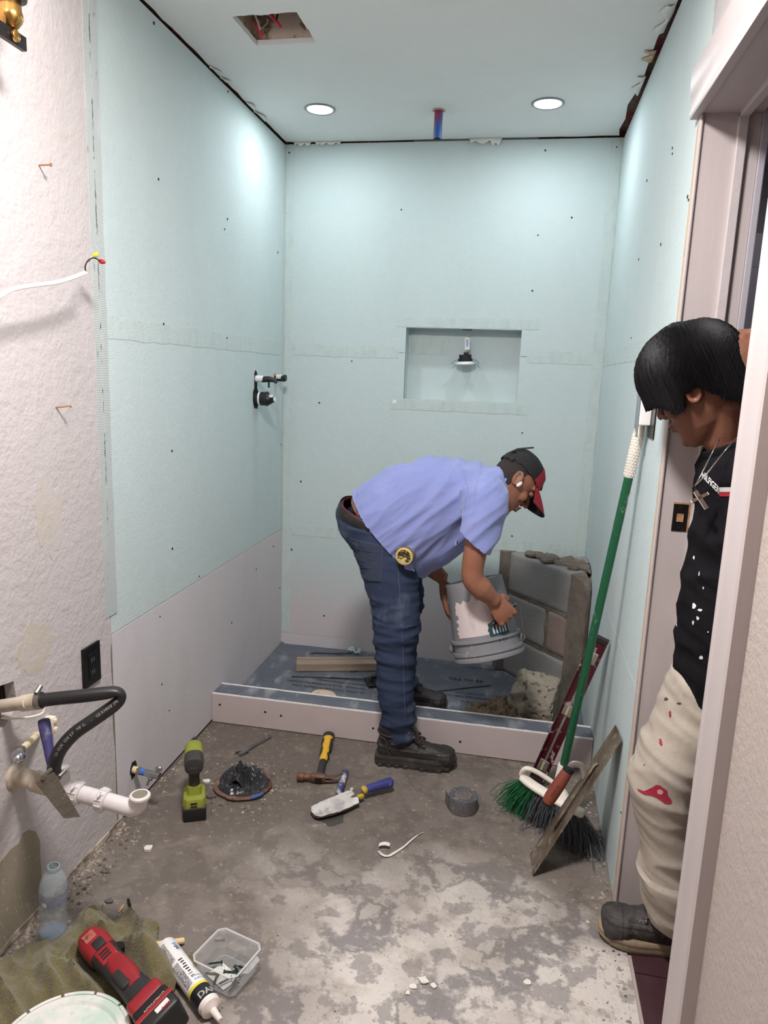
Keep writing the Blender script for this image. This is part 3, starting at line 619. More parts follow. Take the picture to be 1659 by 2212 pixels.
part('bore', lathe([(.0125, -.1045), (.001, -.1042)], 20, Matrix.Translation(px_+V(-.001, 0, -.0005))), DARKV, t_)
part('cut_edge', lathe([(.022, .001), (.026, -.002), (.020, -.004), (.0168, -.001)], 14, Matrix.Translation(px_)), RAWEDGE, t_)
REDN = mat('wire_nut_red', (190, 40, 46), .45); YELN = mat('wire_nut_yellow', (226, 200, 52), .45)
GREYW = mat('wire_grey', (170, 166, 160), .5); BLKW = mat('wire_black', (26, 25, 25), .5)
def wnut(p, d, m, name, label, cat='wire nut', group=None, L=.022, parent=None):
    prof = [(.0045, 0), (.0058, .003), (.0056, L*.6), (.0042, L*.9), (.001, L)]
    M = frame(p, d); M = M @ Matrix(((0, 0, 1, 0), (1, 0, 0, 0), (0, 1, 0, 0), (0, 0, 0, 1)))
    g = lathe(prof, 10, M)
    return part(name, g, m, parent, label=label)
fan = thing('fan_wiring', 'loose wires with two red wire nuts in the ceiling hole', 'wiring', (HX0+.06, HY1-.06, ZC+.01))
part('wire', tube([(HX0+.01, HY0+.05, ZC+.13), (HX0+.03, HY0+.09, ZC+.06), (HX0+.035, HY1-.05, ZC+.025), (HX0+.05, HY1-.03, ZC+.05), (HX0+.07, HY1-.05, ZC+.13)], .0035, 8), GREYW, fan)
part('wire', tube([(HX0+.02, HY0+.09, ZC+.13), (HX0+.06, HY0+.11, ZC+.05), (HX0+.09, HY1-.06, ZC+.035), (HX0+.10, HY1-.04, ZC+.12)], .003, 8), BLKW, fan)
wnut((HX0+.02, HY1-.06, ZC+.045), (.35, .6, -.75), REDN, 'wire_nut', None, L=.05, parent=fan)
wnut((HX0+.075, HY1-.085, ZC+.055), (.5, .5, -.5), REDN, 'wire_nut', None, L=.055, parent=fan)
for c in fan.children:
    if c.name.startswith('wire_nut'): 
        for v in c.data.vertices: pass
# niche: unfinished downlight hanging on its cable
NP = at(1005, 788, 'y', YB+.045)
nl = thing('hanging_downlight', 'small unlit downlight dangling by its cable inside the wall niche', 'downlight', NP)
WPL = mat('white_plastic', (232, 230, 226), .45)
BLUEC = mat('blue_clip', (60, 96, 180), .4, .3)
M = Matrix.Translation(NP) @ Euler((RAD(4), RAD(-3), 0)).to_matrix().to_4x4()
part('trim', lathe([(.001, .0), (.040, .0), (.046, .004), (.046, .007), (.038, .010), (.034, .016), (.001, .016)], 32, M), WPL, nl)
part('heat_sink', join(lathe([(.034, .0165), (.034, .028), (.027, .030), (.027, .046), (.001, .046)], 24, M), *[xf(cbox((.027*cos(a), .027*sin(a), .037), (.003, .004, .02)), M) for a in np.linspace(0, 6.28, 15)]), BLKP, nl)
part('junction_cap', xf(cbox((.004, 0, .052), (.022, .018, .014), .003), M), BLKP, nl)
part('cable', tube([M @ V(.005, 0, .058), NP+V(.008, 0, .085), NP+V(.006, .002, .13), V(NP.x+.008, YB+.046, NZ1)], .0028, 8), GREYW, nl)
part('tag', xf(cbox((.010, -.004, .096), (.022, .0015, .055), .0005), M), WPL, nl)
part('tag_print', xf(join(*[cbox((.010, -.0052, .085+.007*i), (.012, .0006, .003)) for i in range(5)]), M), BLUEC, nl)
for s in (-1, 1):
    part('spring_clip', xf(tube([(s*.034, -.004, .022), (s*.05, -.006, .020), (s*.066, -.008, .004)], [(.006, .0012)]*3, 8), M), BLUEC, nl)
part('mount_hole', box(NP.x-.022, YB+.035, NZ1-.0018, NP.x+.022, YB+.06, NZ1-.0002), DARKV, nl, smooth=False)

# shower valve rough in on the left wall
def xcyl(y, z, x0, x1, r0, r1=None, n=18): return cyl((XL+x0, y, z), (XL+x1, y, z), r0, r1, n)
WHD = mat('white_cap', (226, 228, 228), .5)
BRAS = mat('old_brass', (176, 152, 112), .35, .9)
vy = 3.03
sv = thing('shower_valve', 'black shower valve body with white cap poking from wall holes', 'valve', (XL, vy, 1.28))
part('cutout', xf(prism([(vy-.018, 1.40), (vy-.005, 1.412), (vy+.012, 1.40), (vy+.014, 1.335), (vy+.035, 1.31), (vy+.036, 1.27), (vy+.01, 1.245), (vy-.018, 1.25), (vy-.034, 1.28), (vy-.032, 1.32), (vy-.018, 1.335)], XL+.0012, XL+.0026), MYZ), DARKV, sv, smooth=False)
part('valve_body', join(xcyl(vy, 1.29, 0, .05, .030), xcyl(vy, 1.29, .05, .056, .032)), BLKP, sv)
part('bonnet', join(xcyl(vy, 1.288, .055, .072, .027, .020), xcyl(vy, 1.286, .07, .085, .012)), BLKP, sv)
part('cartridge', join(xcyl(vy, 1.288, .07, .092, .010), cbox((XL+.078, vy-.02, 1.303), (.016, .012, .012), .002)), WHD, sv)
part('tape_band', xcyl(vy, 1.29, .018, .026, .0308), WHD, sv)
part('cap', join(xcyl(vy-.002, 1.375, 0, .034, .0145), ell((XL+.034, vy-.002, 1.375), (.006, .0145, .0145))), WHD, sv)
part('stub', tube([(XL+.03, vy-.002, 1.373), (XL+.062, vy-.002, 1.375), (XL+.085, vy-.002, 1.372), (XL+.098, vy-.002, 1.360)], [.0135, .013, .010, .005], 14), BLKP, sv)
part('tab', box(XL+.058, vy-.006, 1.338, XL+.064, vy+.004, 1.365, .001), BLKP, sv, smooth=False)
wy, wz = 3.278, 1.380
sh = thing('shower_arm_stub', 'short threaded pipe stub in a round hole beside the back corner', 'pipe', (XL, wy, wz))
part('cutout', lathe([(.022, -.0012), (.022, .0014), (.001, .0014)], 20, frame((XL+.0012, wy, wz), (0, 1, 0), (1, 0, 0))), RAWEDGE, sh)
part('pipe', join(xcyl(wy, wz-.004, 0, .05, .0135), xcyl(wy, wz, .045, .056, .015)), BLKP, sh)
part('thread_seal', join(*[xcyl(wy, wz+.001, .012+.008*i, .018+.008*i, .0146) for i in range(3)]), WHD, sh)

# nails, cable, vanity bar
NAILM = mat('copper_nail', (186, 136, 96), .4, .7)
for i, (a, b) in enumerate((((84, 357), (110, 356)), ((118, 881), (153, 877)))):
    p = at(*a, 'x', XL+.002); q = at(*b, 'x', XL+.034)
    t_ = thing('nail', ['bent copper coloured nail in plaster above the loose cable', 'bent copper coloured nail in plaster below the loose cable'][i], 'nail', p, group='nails left in the plaster')
    part('shank', tube([p-V(.01, 0, 0), q], .0020, 8), NAILM, t_)
    d = (q-p).normalized(); part('head', cyl(q-d*.0015, q+d*.001, .0045, n=12), NAILM, t_)
cb = thing('loose_cable', 'loose white electric cable with yellow and red wire nuts', 'cable', at(60, 620, 'x', XL+.01))
cpts = [at(-60, 690, 'x', XL+.03), at(0, 640, 'x', XL+.08), at(30, 624, 'x', XL+.085), at(75, 616, 'x', XL+.085), at(120, 610, 'x', XL+.085), at(155, 600, 'x', XL+.085), at(186, 588, 'x', XL+.085)]
def smooth_path(P, k=4):
    P = [V(p) for p in P]; out = []
    for i in range(len(P)-1):
        a = P[max(i-1, 0)]; b = P[i]; c = P[i+1]; d = P[min(i+2, len(P)-1)]
        for j in range(k):
            t = j/k; out.append(.5*((2*b)+(c-a)*t+(2*a-5*b+4*c-d)*t*t+(3*b-a-3*c+d)*t**3))
    return out+[P[-1]]
part('sheath', tube(smooth_path(cpts), [(.0026, .0052)]*(4*(len(cpts)-1)+1), 10), mat('cable_sheath', (196, 184, 174), .5), cb)
e = cpts[-1]; bw = [e, at(184, 576, 'x', XL+.085), at(190, 563, 'x', XL+.088), at(203, 557, 'x', XL+.09), at(216, 564, 'x', XL+.09)]
part('wire', tube(smooth_path(bw), .0017, 8), BLKW, cb)
ww = [e, at(189, 575, 'x', XL+.085), at(194, 560, 'x', XL+.085), at(202, 552, 'x', XL+.085)]
part('wire', tube(smooth_path(ww), .0015, 8), GREYW, cb)
wnut(bw[-1], at(236, 569, 'x', XL+.092)-bw[-1], REDN, 'wire_nut', 'red wire nut', L=.02, parent=cb)
wnut(ww[-1], at(218, 545, 'x', XL+.085)-ww[-1], YELN, 'wire_nut', 'yellow wire nut', L=.02, parent=cb)
BLKM = mat('black_metal', (44, 40, 42), .35, .6); BRASS = mat('polished_brass', (206, 158, 90), .25, 1.0, layers=[(8, .5, .8, (170, 122, 66), .5)])
sx = XL+.10; s0 = at(30, 62, 'x', sx)
vl = thing('vanity_light', 'black bar wall light with brass socket and pierced black shade', 'wall light', (sx, s0.y, s0.z))
part('bar', box(sx-.006, .72, 2.034, sx+.006, 1.447, 2.060, .001), BLKM, vl, smooth=False)
part('mount_arm', box(XL, 1.05, 2.035, sx, 1.075, 2.058, .001), BLKM, vl, smooth=False)
part('wall_plate', box(XL+.002, 1.0, 1.99, XL+.014, 1.13, 2.11, .004), BLKM, vl, smooth=False)
kb = at(37, 103, 'x', sx+.012)
part('thumb_knob', lathe([(.001, 0), (.009, 0), (.011, .002), (.011, .007), (.008, .009), (.001, .009)], 24, frame((sx+.006, kb.y, 2.047), (0, 1, 0), (1, 0, 0))), BRASS, vl)
SKY = 1.410
BULB = mat('bulb_glass', (255, 250, 245), .4, emit=(255, 236, 226), estr=14)
for yy in (SKY, 1.06, .76):
    M = Matrix.Translation((sx, yy, 2.060))
    part('socket', lathe([(.008, 0), (.014, .004), (.021, .014), (.0235, .022), (.0225, .030), (.021, .033), (.0205, .056), (.018, .06)], 32, M), BRASS, vl)
    part('shade_ring', lathe([(.0215, .052), (.031, .054), (.0325, .060), (.0325, .080), (.029, .083), (.0215, .083)], 36, M), BLKM, vl)
    gs = []
    for i in range(18):      # pierced shade: crossed wire lattice
        for s in (-1, 1):
            gs.append(tube([M @ V(.031*cos(i*pi/9+s*k*.18), .031*sin(i*pi/9+s*k*.18), .083+.009*k) for k in range(10)], .0022, 5))
    gs.append(lathe([(.0325, .172), (.0325, .180), (.0295, .180), (.0295, .172)], 24, M))
    part('pierced_shade', join(*gs), BLKM, vl)
    part('bulb', ell(M @ V(0, 0, .125), (.019, .019, .032)), BULB, vl)
for yy in (SKY, 1.06, .76):
    l = bpy.data.lights.new('vanity_bulb', 'POINT'); l.energy = 1.7; l.color = (1, .95, .935); l.shadow_soft_size = .03
    o = bpy.data.objects.new('vanity_bulb', l); COL.objects.link(o); o.location = (sx+.03, yy, 2.25)

# added flush fixtures, out of view, for the bathroom and hall fill lights
DOME = mat('fill_lamp_dome', (250, 246, 240), .5, emit=(255, 246, 240), estr=4)
for (x, y), lab in (((-.34, 1.05), 'round white flush lamp added as unseen fill on the bathroom ceiling'), ((1.1, 2.3), 'round white flush lamp added as unseen fill on the hall ceiling')):
    t_ = thing('fill_lamp', lab, 'ceiling lamp', (x, y, ZC)); M = Matrix.Translation((x, y, ZC))
    part('base', lathe([(.155, 0), (.155, -.012), (.148, -.016), (.001, -.016)], 40, M), WPL, t_)
    part('dome', lathe([(.146, -.016), (.140, -.028), (.110, -.038), (.060, -.043), (.001, -.045)], 40, M), DOME, t_)
# ================================================================== PLUMBING ON THE LEFT WALL
PVC = mat('white_pvc', (208, 201, 199), .4, layers=[(30, .6, .75, (188, 178, 170), .5)], spec=.5)
PVCD = mat('stained_pvc', (196, 182, 164), .6, layers=[(18, .5, .7, (150, 132, 112), .7)])
RUB = mat('black_rubber', (34, 32, 33), .42, layers=[(60, .66, .74, (120, 116, 114), .5)], spec=.5)
dr = thing('drain_pipe', 'white pvc drain pipe with slip nuts and upturned open elbow', 'pipe', at(40, 1673, 'x', XL))
D0 = at(24, 1672, 'x', XL-.01); D1 = at(268, 1741, 'x', XL+.285); dv = (D1-D0).normalized(); DL = (D1-D0).length
def ds(s): return D0+dv*s
part('wall_stub', tube([ds(0), ds(.085)], .0225, 24), PVCD, dr)
part('escutcheon', tube([ds(.004), ds(.007), ds(.017), ds(.022)], [.034, .036, .034, .026], 24), PVCD, dr)
part('coupling', tube([ds(.062), ds(.064), ds(.108), ds(.11)], [.0235, .0255, .0255, .0235], 24), PVCD, dr)
part('tee', join(tube([ds(.10), ds(.175)], .0235, 24), tube([ds(.135), ds(.132)+V(0, 0, .052)], .0215, 20)), PVC, dr)
part('arm', tube([ds(.17), ds(DL)], .0200, 24), PVC, dr)
def slipnut(s, r, w_):
    n = 12; gs = [tube([ds(s-w_/2), ds(s-w_/2+.003), ds(s+w_/2-.003), ds(s+w_/2)], [r*.94, r, r, r*.9], 24)]
    X = dv.cross(V(0, 0, 1)).normalized(); Z = X.cross(dv)
    for k in range(n):
        a_ = 2*pi*k/n; q = X*cos(a_)+Z*sin(a_); gs.append(tube([ds(s-w_/2+.002)+q*r, ds(s+w_/2-.004)+q*r], .0022, 6))
    for a_ in (.9, .9+pi):
        q = X*cos(a_)+Z*sin(a_); gs.append(tube([ds(s)+q*(r-.002), ds(s)+q*(r+.011)], [(.0075, .0035)]*2, 4, up=dv))
    return join(*gs)
part('slip_nut', slipnut(.176, .0275, .024), PVC, dr)
part('slip_nut', slipnut(.243, .0265, .022), PVC, dr)
eo = at(302, 1716, 'x', XL+.325); c_ = ds(DL)
ep = smooth_path([c_-dv*.01, c_, c_.lerp(Vector((eo.x, eo.y, c_.z)), .55)+V(0, 0, -.002), V(eo.x-.004, eo.y, c_.z+.010), eo+V(0, 0, -.004)], 5)
part('elbow', tube(ep, [.0200]*(len(ep)-1)+[.0205], 24), PVC, dr)
eM = frame(eo-V(0, 0, .008), (1, 0, 0), (ep[-1]-ep[-3]).normalized())
part('elbow_rim', lathe([(.0205, -.003), (.0245, .001), (.0245, .006), (.0215, .009), (.0180, .009), (.0180, .002)], 28, eM, cap=False), PVC, dr)
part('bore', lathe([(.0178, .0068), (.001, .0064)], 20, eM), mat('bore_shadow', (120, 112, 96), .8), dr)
# rubber hose
hp = at(22, 1524, 'x', XL+.03)
hs = thing('rubber_hose', 'kinked black rubber hose looping from stub pipe down to drain', 'hose', at(60, 1520, 'x', XL))
part('stub_pipe', tube([at(-30, 1530, 'x', XL-.05), at(60, 1517, 'x', XL+.075)], .0155, 20), PVCD, hs)
part('coupling', tube([at(50, 1519, 'x', XL+.055), at(82, 1515, 'x', XL+.10)], [.0190, .0190], 20), PVCD, hs)
hose = [at(80, 1514, 'x', XL+.098), at(120, 1509, 'x', XL+.14), at(180, 1503, 'x', XL+.20), at(228, 1497, 'x', XL+.245), at(254, 1494, 'x', XL+.268), at(262, 1505, 'x', XL+.275), at(246, 1524, 'x', XL+.26), at(205, 1553, 'x', XL+.225), at(160, 1585, 'x', XL+.185), at(130, 1620, 'x', XL+.16), at(117, 1655, 'x', XL+.148), at(118, 1680, 'x', XL+.145)]
hp_ = smooth_path(hose, 5); rr_ = []
for i in range(len(hp_)):
    k = abs(i-22)/5.0; f = math.exp(-k*k); rr_.append((.0155*(1-.35*f), .0155*(1+.12*f)))
part('hose', tube(hp_, rr_, 18, up=(0, 1, 0)), RUB, hs)
CLAMP = mat('clamp_steel', (136, 130, 124), .35, .9)
def clamp(c, d, r):
    d = V(d).normalized(); g = [tube([c-d*.006, c+d*.006], r, 20)]; s = d.cross(V(0, 1, 0)).normalized(); g.append(tube([c+s*r-V(0, .006, 0), c+s*(r+.004)+V(0, .012, .006)], .006, 8)); return join(*g)
part('hose_clamp', clamp(hp_[-3], hp_[-1]-hp_[-3], .0172), CLAMP, hs)
part('hose_clamp', clamp(hp_[2]-(hp_[2]-hp_[0])*.55, hp_[2]-hp_[0], .0195), CLAMP, hs)
LT = mat('hose_print', (150, 146, 144), .6)
for sx_, word in ((.30, 'SIOUX CHIEF MFG'), (.72, 'GERMANY')):
    pass
# printed lettering along the hose, each letter turned to lie on its surface
def hose_print(word, i0, step, size):
    gs = []; i = float(i0)
    for ch in word:
        k = int(i); fr = i-k
        if k+1 >= len(hp_): break
        c = hp_[k].lerp(hp_[k+1], fr); t = (hp_[k+1]-hp_[k]).normalized()*-1; view = (V(0, 0, CZ)-c).normalized(); nrm = (view-t*view.dot(t)).normalized()
        y_ = nrm.cross(t).normalized(); o_ = c+nrm*.0159
        M = Matrix(((t.x, y_.x, nrm.x, o_.x), (t.y, y_.y, nrm.y, o_.y), (t.z, y_.z, nrm.z, o_.z), (0, 0, 0, 1)))
        if ch != ' ': gs.append(xf(text(ch, size, M, .0001), Matrix.Identity(4)))
        i -= step
    return join(*gs)
part('lettering_line', hose_print('SIOUX CHIEF MFG. - GERMANY (PA)', 46, .62, .0095), LT, hs, smooth=False)
# trowel hooked over the pipe
HPURP = mat('purple_handle', (62, 58, 104), .5, layers=[(40, .55, .7, (140, 134, 130), .6), (24, .62, .7, (196, 168, 70), .8)])
DIRTM = mat('dirty_steel', (106, 97, 86), .75, .2, layers=[(12, .45, .65, (84, 75, 66), .8), (60, .6, .7, (150, 140, 128), .6)], bump=.6, bscale=80)
ht = thing('margin_trowel', 'purple handled margin trowel hooked on the drain pipe', 'trowel', at(105, 1660, 'x', XL+.16))
h0, h1 = at(94, 1552, 'x', XL+.10), at(112, 1660, 'x', XL+.145)
part('handle', tube(smooth_path([h0, h0.lerp(h1, .12), h0.lerp(h1, .5), h0.lerp(h1, .85), h1], 3), [.006, .0125, .0135, .0138, .0135, .013, .0115, .011, .0105, .010, .009, .008, .007], 14), HPURP, ht)
part('shank', tube(smooth_path([h1, at(100, 1672, 'x', XL+.165), at(92, 1680, 'x', XL+.18)], 3), .005, 10), DIRTM, ht)
b0, b1, b2, b3 = at(76, 1690, 'x', XL+.170), at(117, 1668, 'x', XL+.19), at(173, 1764, 'x', XL+.225), at(138, 1768, 'x', XL+.205)
nn = (b1-b0).cross(b3-b0).normalized()*.0012
part('blade', ([b0+nn, b1+nn, b2+nn, b3+nn, b0-nn, b1-nn, b2-nn, b3-nn], [(0, 1, 2, 3), (4, 5, 6, 7), (0, 1, 5, 4), (1, 2, 6, 5), (2, 3, 7, 6), (3, 0, 4, 7)]), DIRTM, ht, smooth=False)
# ivory box behind, loose wire out of the hole
IV = mat('ivory_plastic', (222, 208, 186), .5)
iv = thing('ivory_junction', 'small ivory electrical fitting on wall behind purple handle', 'fitting', at(114, 1568, 'x', XL))
p = at(115, 1566, 'x', XL+.02)
part('body', cbox((XL+.012, p.y, p.z), (.026, .018, .045), .003), IV, iv)
part('clip', join(cbox((XL+.026, p.y, p.z+.012), (.008, .012, .012), .002), cbox((XL+.026, p.y, p.z-.012), (.008, .012, .012), .002)), IV, iv)
lw = smooth_path([at(2, 1550, 'x', XL), at(30, 1552, 'x', XL+.02), at(70, 1548, 'x', XL+.04), at(92, 1540, 'x', XL+.05), at(95, 1528, 'x', XL+.05)], 4)
solo('loose_wire', tube(lw, .0028, 8), mat('ivory_wire', (220, 210, 196), .5), 'ivory wire looping out of the wall hole under the hose', 'wire')
# shutoff valves
def stopvalve(name, label, base, d, tape, flip=1):
    t = thing(name, label, 'valve', base, group='shutoff valves'); d = V(d).normalized(); s = d.cross(V(0, 0, 1)).normalized(); P = lambda a: V(base)+d*a
    return t, d, s, P
t_, d, s, P = stopvalve('shutoff_valve', 'chrome shutoff valve with blue taped thread on grey board', at(287, 1662, 'x', XL), (1, -.12, -.02), 1)
part('cutout', xf(prism(blob(at(287, 1664, 'x', XL).y, at(287, 1664, 'x', XL).z, .020, .030, 14, 5), XL+.0012, XL+.0022), MYZ), DARKV, t_, smooth=False)
part('stub', tube([P(-.005), P(.02)], .0115, 18), mat('cream_cpvc', (220, 202, 168), .5), t_)
part('nut', tube([P(.018), P(.032)], .0125, 6), BRAS, t_)
part('thread_tape', tube([P(.031), P(.046)], .0110, 16), mat('blue_tape', (60, 112, 200), .5), t_)
part('body', join(tube([P(.045), P(.052), P(.10)], [.010, .0115, .0110], 18), tube([P(.066)+V(0, 0, -.008), P(.066)+V(0, 0, -.014), P(.066)+V(0, -.003, -.022)], [.007, .009, .006], 12)), CHROME, t_)
part('handle', join(tube([P(.092), P(.092)+V(.002, 0, .020)], .006, 12), ell(P(.094)+V(.002, 0, .024), (.013, .006, .009))), CHROME, t_)
part('lever', tube([P(.068)+V(0, -.008, -.012), P(.064)+V(0, -.020, -.030)], [(.005, .003)]*2, 8), CLAMP, t_)
q0, q1 = at(80, 1588, 'x', XL+.0), at(44, 1622, 'x', XL+.10)
t_ = thing('shutoff_valve', 'chrome shutoff valve on beige pipe at the left picture edge', 'valve', q0, group='shutoff valves')
part('stub', tube([q0, q0.lerp(q1, .95)], .0085, 16), mat('cream_cpvc', (220, 202, 168), .5), t_)
vd = (q1-q0).normalized()
part('nut', tube([q1-vd*.004, q1+vd*.014], .0125, 8), CLAMP, t_)
part('body', join(tube([q1+vd*.012, q1+vd*.05], .0105, 18), tube([q1+vd*.03, q1+vd*.03+V(.004, 0, -.022)], .007, 12)), CHROME, t_)
part('handle', ell(q1+vd*.052+V(.008, 0, -.006), (.010, .016, .012)), CHROME, t_)
# outlet and switch
OUTB = mat('gloss_black', (17, 17, 18), .3, spec=.5)
y0_, y1_, z0_, z1_ = 1.686, 1.768, .522, .640
oc = thing('outlet_cover', 'black rectangular outlet plate on white plaster above the hose', 'outlet', (XL, (y0_+y1_)/2, z0_))
part('plate', box(XL+.002, y0_, z0_, XL+.010, y1_, z1_, .002), OUTB, oc, smooth=False)
part('insert', box(XL+.009, y0_+.023, z0_+.024, XL+.0125, y1_-.023, z1_-.024, .0015), OUTB, oc, smooth=False)
for k in range(2):
    part('socket', join(*[box(XL+.0122, y0_+.033+.010*q, z0_+.040+.036*k-.006, XL+.0132, y0_+.0355+.010*q, z0_+.040+.036*k+.006) for q in range(2)]), TRIMD, oc, smooth=False)
sw = thing('switch_box', 'open black switch box with white switch pulled out on right wall', 'switch', (XR, 2.1, 1.28))
part('box', box(XR-.004, 1.985, 1.272, XR+.012, 2.07, 1.385, .002), OUTB, sw, smooth=False)
part('switch_body', box(XR-.032, 2.085, 1.300, XR-.002, 2.125, 1.395, .003), WPL, sw, smooth=False)
part('switch_body', box(XR-.034, 2.035, 1.305, XR-.004, 2.072, 1.390, .003), WPL, sw, smooth=False)
part('strap', box(XR-.036, 2.04, 1.272, XR-.034, 2.064, 1.41, .0005), CHROME, sw, smooth=False)
part('strap', box(XR-.034, 2.09, 1.272, XR-.032, 2.114, 1.41, .0005), CHROME, sw, smooth=False)
# strike plate on the far jamb
q0, q1 = at(1456, 1088, 'y', YJ), at(1481, 1148, 'y', YJ)
sp = thing('strike_plate', 'black latch strike plate on the white door jamb', 'strike plate', (q0.x, YJ, q1.z))
part('rebate', box(q0.x-.0006, YJ-.0006, q1.z-.001, q1.x+.005, YJ+.002, q0.z+.004), LATCHW, sp, smooth=False)
part('plate', box(q0.x, YJ-.0022, q1.z, q1.x, YJ+.001, q0.z, .0006), STRIKE, sp, smooth=False)
zc_ = (q0.z+q1.z)/2; xc_ = (q0.x+q1.x)/2
part('latch_hole', box(xc_-.008, YJ-.0028, zc_-.010, xc_+.008, YJ-.0018, zc_+.010), LATCHW, sp, smooth=False)
for s in (-1, 1): part('screw', cyl((xc_, YJ-.0035, zc_+s*.025), (xc_, YJ-.001, zc_+s*.025), .004, n=12), CHROME, sp)
# ================================================================== TOOLS LEANING ON THE RIGHT WALL
GRN = mat('green_handle', (22, 82, 52), .35, layers=[(20, .60, .66, (196, 206, 196), .6, (1, 1, .4)), (60, .64, .7, (170, 186, 176), .5)], spec=.5)
WHP = mat('dirty_white_plastic', (226, 218, 206), .5, layers=[(18, .5, .75, (196, 186, 172), .5)])
BGRN = mat('bristle_green', (42, 118, 74), .5); BGRY = mat('bristle_grey', (84, 86, 92), .55)
br = thing('broom', 'green handled broom with green and grey bristles leaning on wall', 'broom', (.19, 2.12, 0))
hb, htp = V(.212, 2.168, .19), V(.330, 2.098, 1.300); hd = (htp-hb).normalized(); HLn = (htp-hb).length
part('handle', tube([hb-hd*.04, hb+hd*(HLn-.145)], .0125, 20), GRN, br)
gg = [tube([hb+hd*(HLn-.147), hb+hd*(HLn-.142), hb+hd*(HLn-.02), hb+hd*HLn], [.0125, .0148, .0148, .0125], 20)]
s_ = hd.cross(V(0, 1, 0)).normalized(); q_ = s_.cross(hd)
for i in range(14):
    for k in range(12):
        a_ = 2*pi*(k+.5*(i % 2))/12; c = hb+hd*(HLn-.138+.0085*i)+(s_*cos(a_)+q_*sin(a_))*.0148; gg.append(ell(c, (.0022, .0022, .0030), 5, 4))
part('grip', join(*gg), WHP, br)
tp = hb+hd*HLn
part('hang_loop', tube(smooth_path([tp-q_*.008-hd*.005, tp-q_*.009+hd*.018, tp+hd*.028, tp+q_*.009+hd*.018, tp+q_*.008-hd*.005], 4), .0045, 8), WHP, br)
bl, brt = V(.088, 2.178, .150), V(.272, 2.070, .118); hx = (brt-bl).normalized()
part('socket', tube([hb+hd*.030, hb+hd*.026, hb-hd*.03, hb-hd*.06], [.016, .0178, .0182, .021], 20), WHP, br)
sc_ = hb-hd*.055
body = []
body.append(tube(smooth_path([bl+V(0, 0, .004), bl.lerp(brt, .15)-V(0, 0, .004), bl.lerp(brt, .5)-V(0, 0, .006), bl.lerp(brt, .85)-V(0, 0, .002), brt+V(.006, -.004, .0)], 4), [(.018, .010)]+[(.021, .0125)]*15+[(.016, .010)], 14, up=(0, 0, 1)))
body.append(tube(smooth_path([bl+V(-.002, 0, .010), bl+V(.012, -.006, .036), bl.lerp(sc_, .45)+V(0, 0, .030), sc_+V(-.01, 0, .008), sc_], 4), [(.014, .008)]*17, 12))
body.append(tube(smooth_path([sc_, sc_+V(.012, -.006, -.01), bl.lerp(brt, .80)+V(0, 0, .006)], 4), [(.020, .013)]*9, 12))
co, fs, no = remesh(join(*body), .0035, 3)
part('head', (co, fs), WHP, br)
def bristles(u0, u1, n, seed):
    r = random.Random(seed); gs = []
    f0, f1 = V(.050, 2.262, .003), V(.318, 2.040, .003)
    for i in range(n):
        u = r.uniform(u0, u1); d = r.gauss(0, .5)
        a0 = bl.lerp(brt, u)+Vector((-hx.y, hx.x, 0))*r.uniform(-.013, .013)-V(0, 0, .004)
        e = f0.lerp(f1, u+r.gauss(0, .045)*(1 if .08 < u < .92 else 1.8))+Vector((-hx.y, hx.x, 0))*r.gauss(0, .030)+Vector((0, 0, abs(r.gauss(0, .010))))
        e.x = min(e.x, XR-.006); mid = a0.lerp(e, .55)+V(r.gauss(0, .006), r.gauss(0, .006), .006)
        gs.append(tube([a0, mid, e], [.0013, .0011, .0009], 4, cap=False))
    return join(*gs)
part('bristles', bristles(.0, .30, 420, 1), BGRN, br, label='green bristles', kind='stuff')
part('bristles', bristles(.27, 1.0, 1000, 2), BGRY, br, label='dark grey bristles', kind='stuff')

REDL = mat('maroon_enamel', (66, 13, 24), .35, layers=[(26, .56, .64, (178, 160, 158), .8, (1, 1, .4))], spec=.5)
ALU = mat('dull_aluminium', (158, 150, 148), .4, .7, layers=[(30, .5, .7, (116, 96, 96), .6)])
lt_, lb_ = V(XR-.030, 2.372, .566), V(.150, 2.396, .0); ld = (lt_-lb_).normalized(); LM = frame(lb_+ld*.012+V(-.005, 0, .004), ld, V(-.3, -1, .1))
lv = thing('spirit_level', 'dark red spirit level leaning behind the green broom handle', 'level', M=LM)
LL = (lt_-lb_).length
part('web', box(0, -.022, -.0035, LL, .022, .0035, .0008), REDL, lv, world=False, smooth=False)
part('flange', box(0, -.027, -.011, LL, -.021, .011, .0012), REDL, lv, world=False, smooth=False)
part('flange', box(0, .021, -.011, LL, .027, .011, .0012), REDL, lv, world=False, smooth=False)
part('edge_strip', box(.002, .0268, -.0085, LL-.002, .0278, .0085, .0002), ALU, lv, world=False, smooth=False)
part('web_strip', box(.03, -.004, .0033, LL-.04, .004, .0048, .0004), ALU, lv, world=False, smooth=False)
for x_ in (.0, LL-.016): part('end_cap', box(x_-.001, -.0275, -.0118, x_+.016, .0275, .0118, .002), BLKP, lv, world=False, smooth=False)
VIAL = mat('vial_yellow', (206, 196, 150), .2, trans=.3)
for x_ in (.07, LL/2+.005, LL-.08):
    v_ = part('vial_block', box(x_-.022, -.018, -.008, x_+.022, .018, .008, .003), ALU, lv, world=False, smooth=False)
    part('vial', tube([(x_-.016, .0, .006), (x_+.016, .0, .006)], .0055, 12), VIAL, v_, world=False)

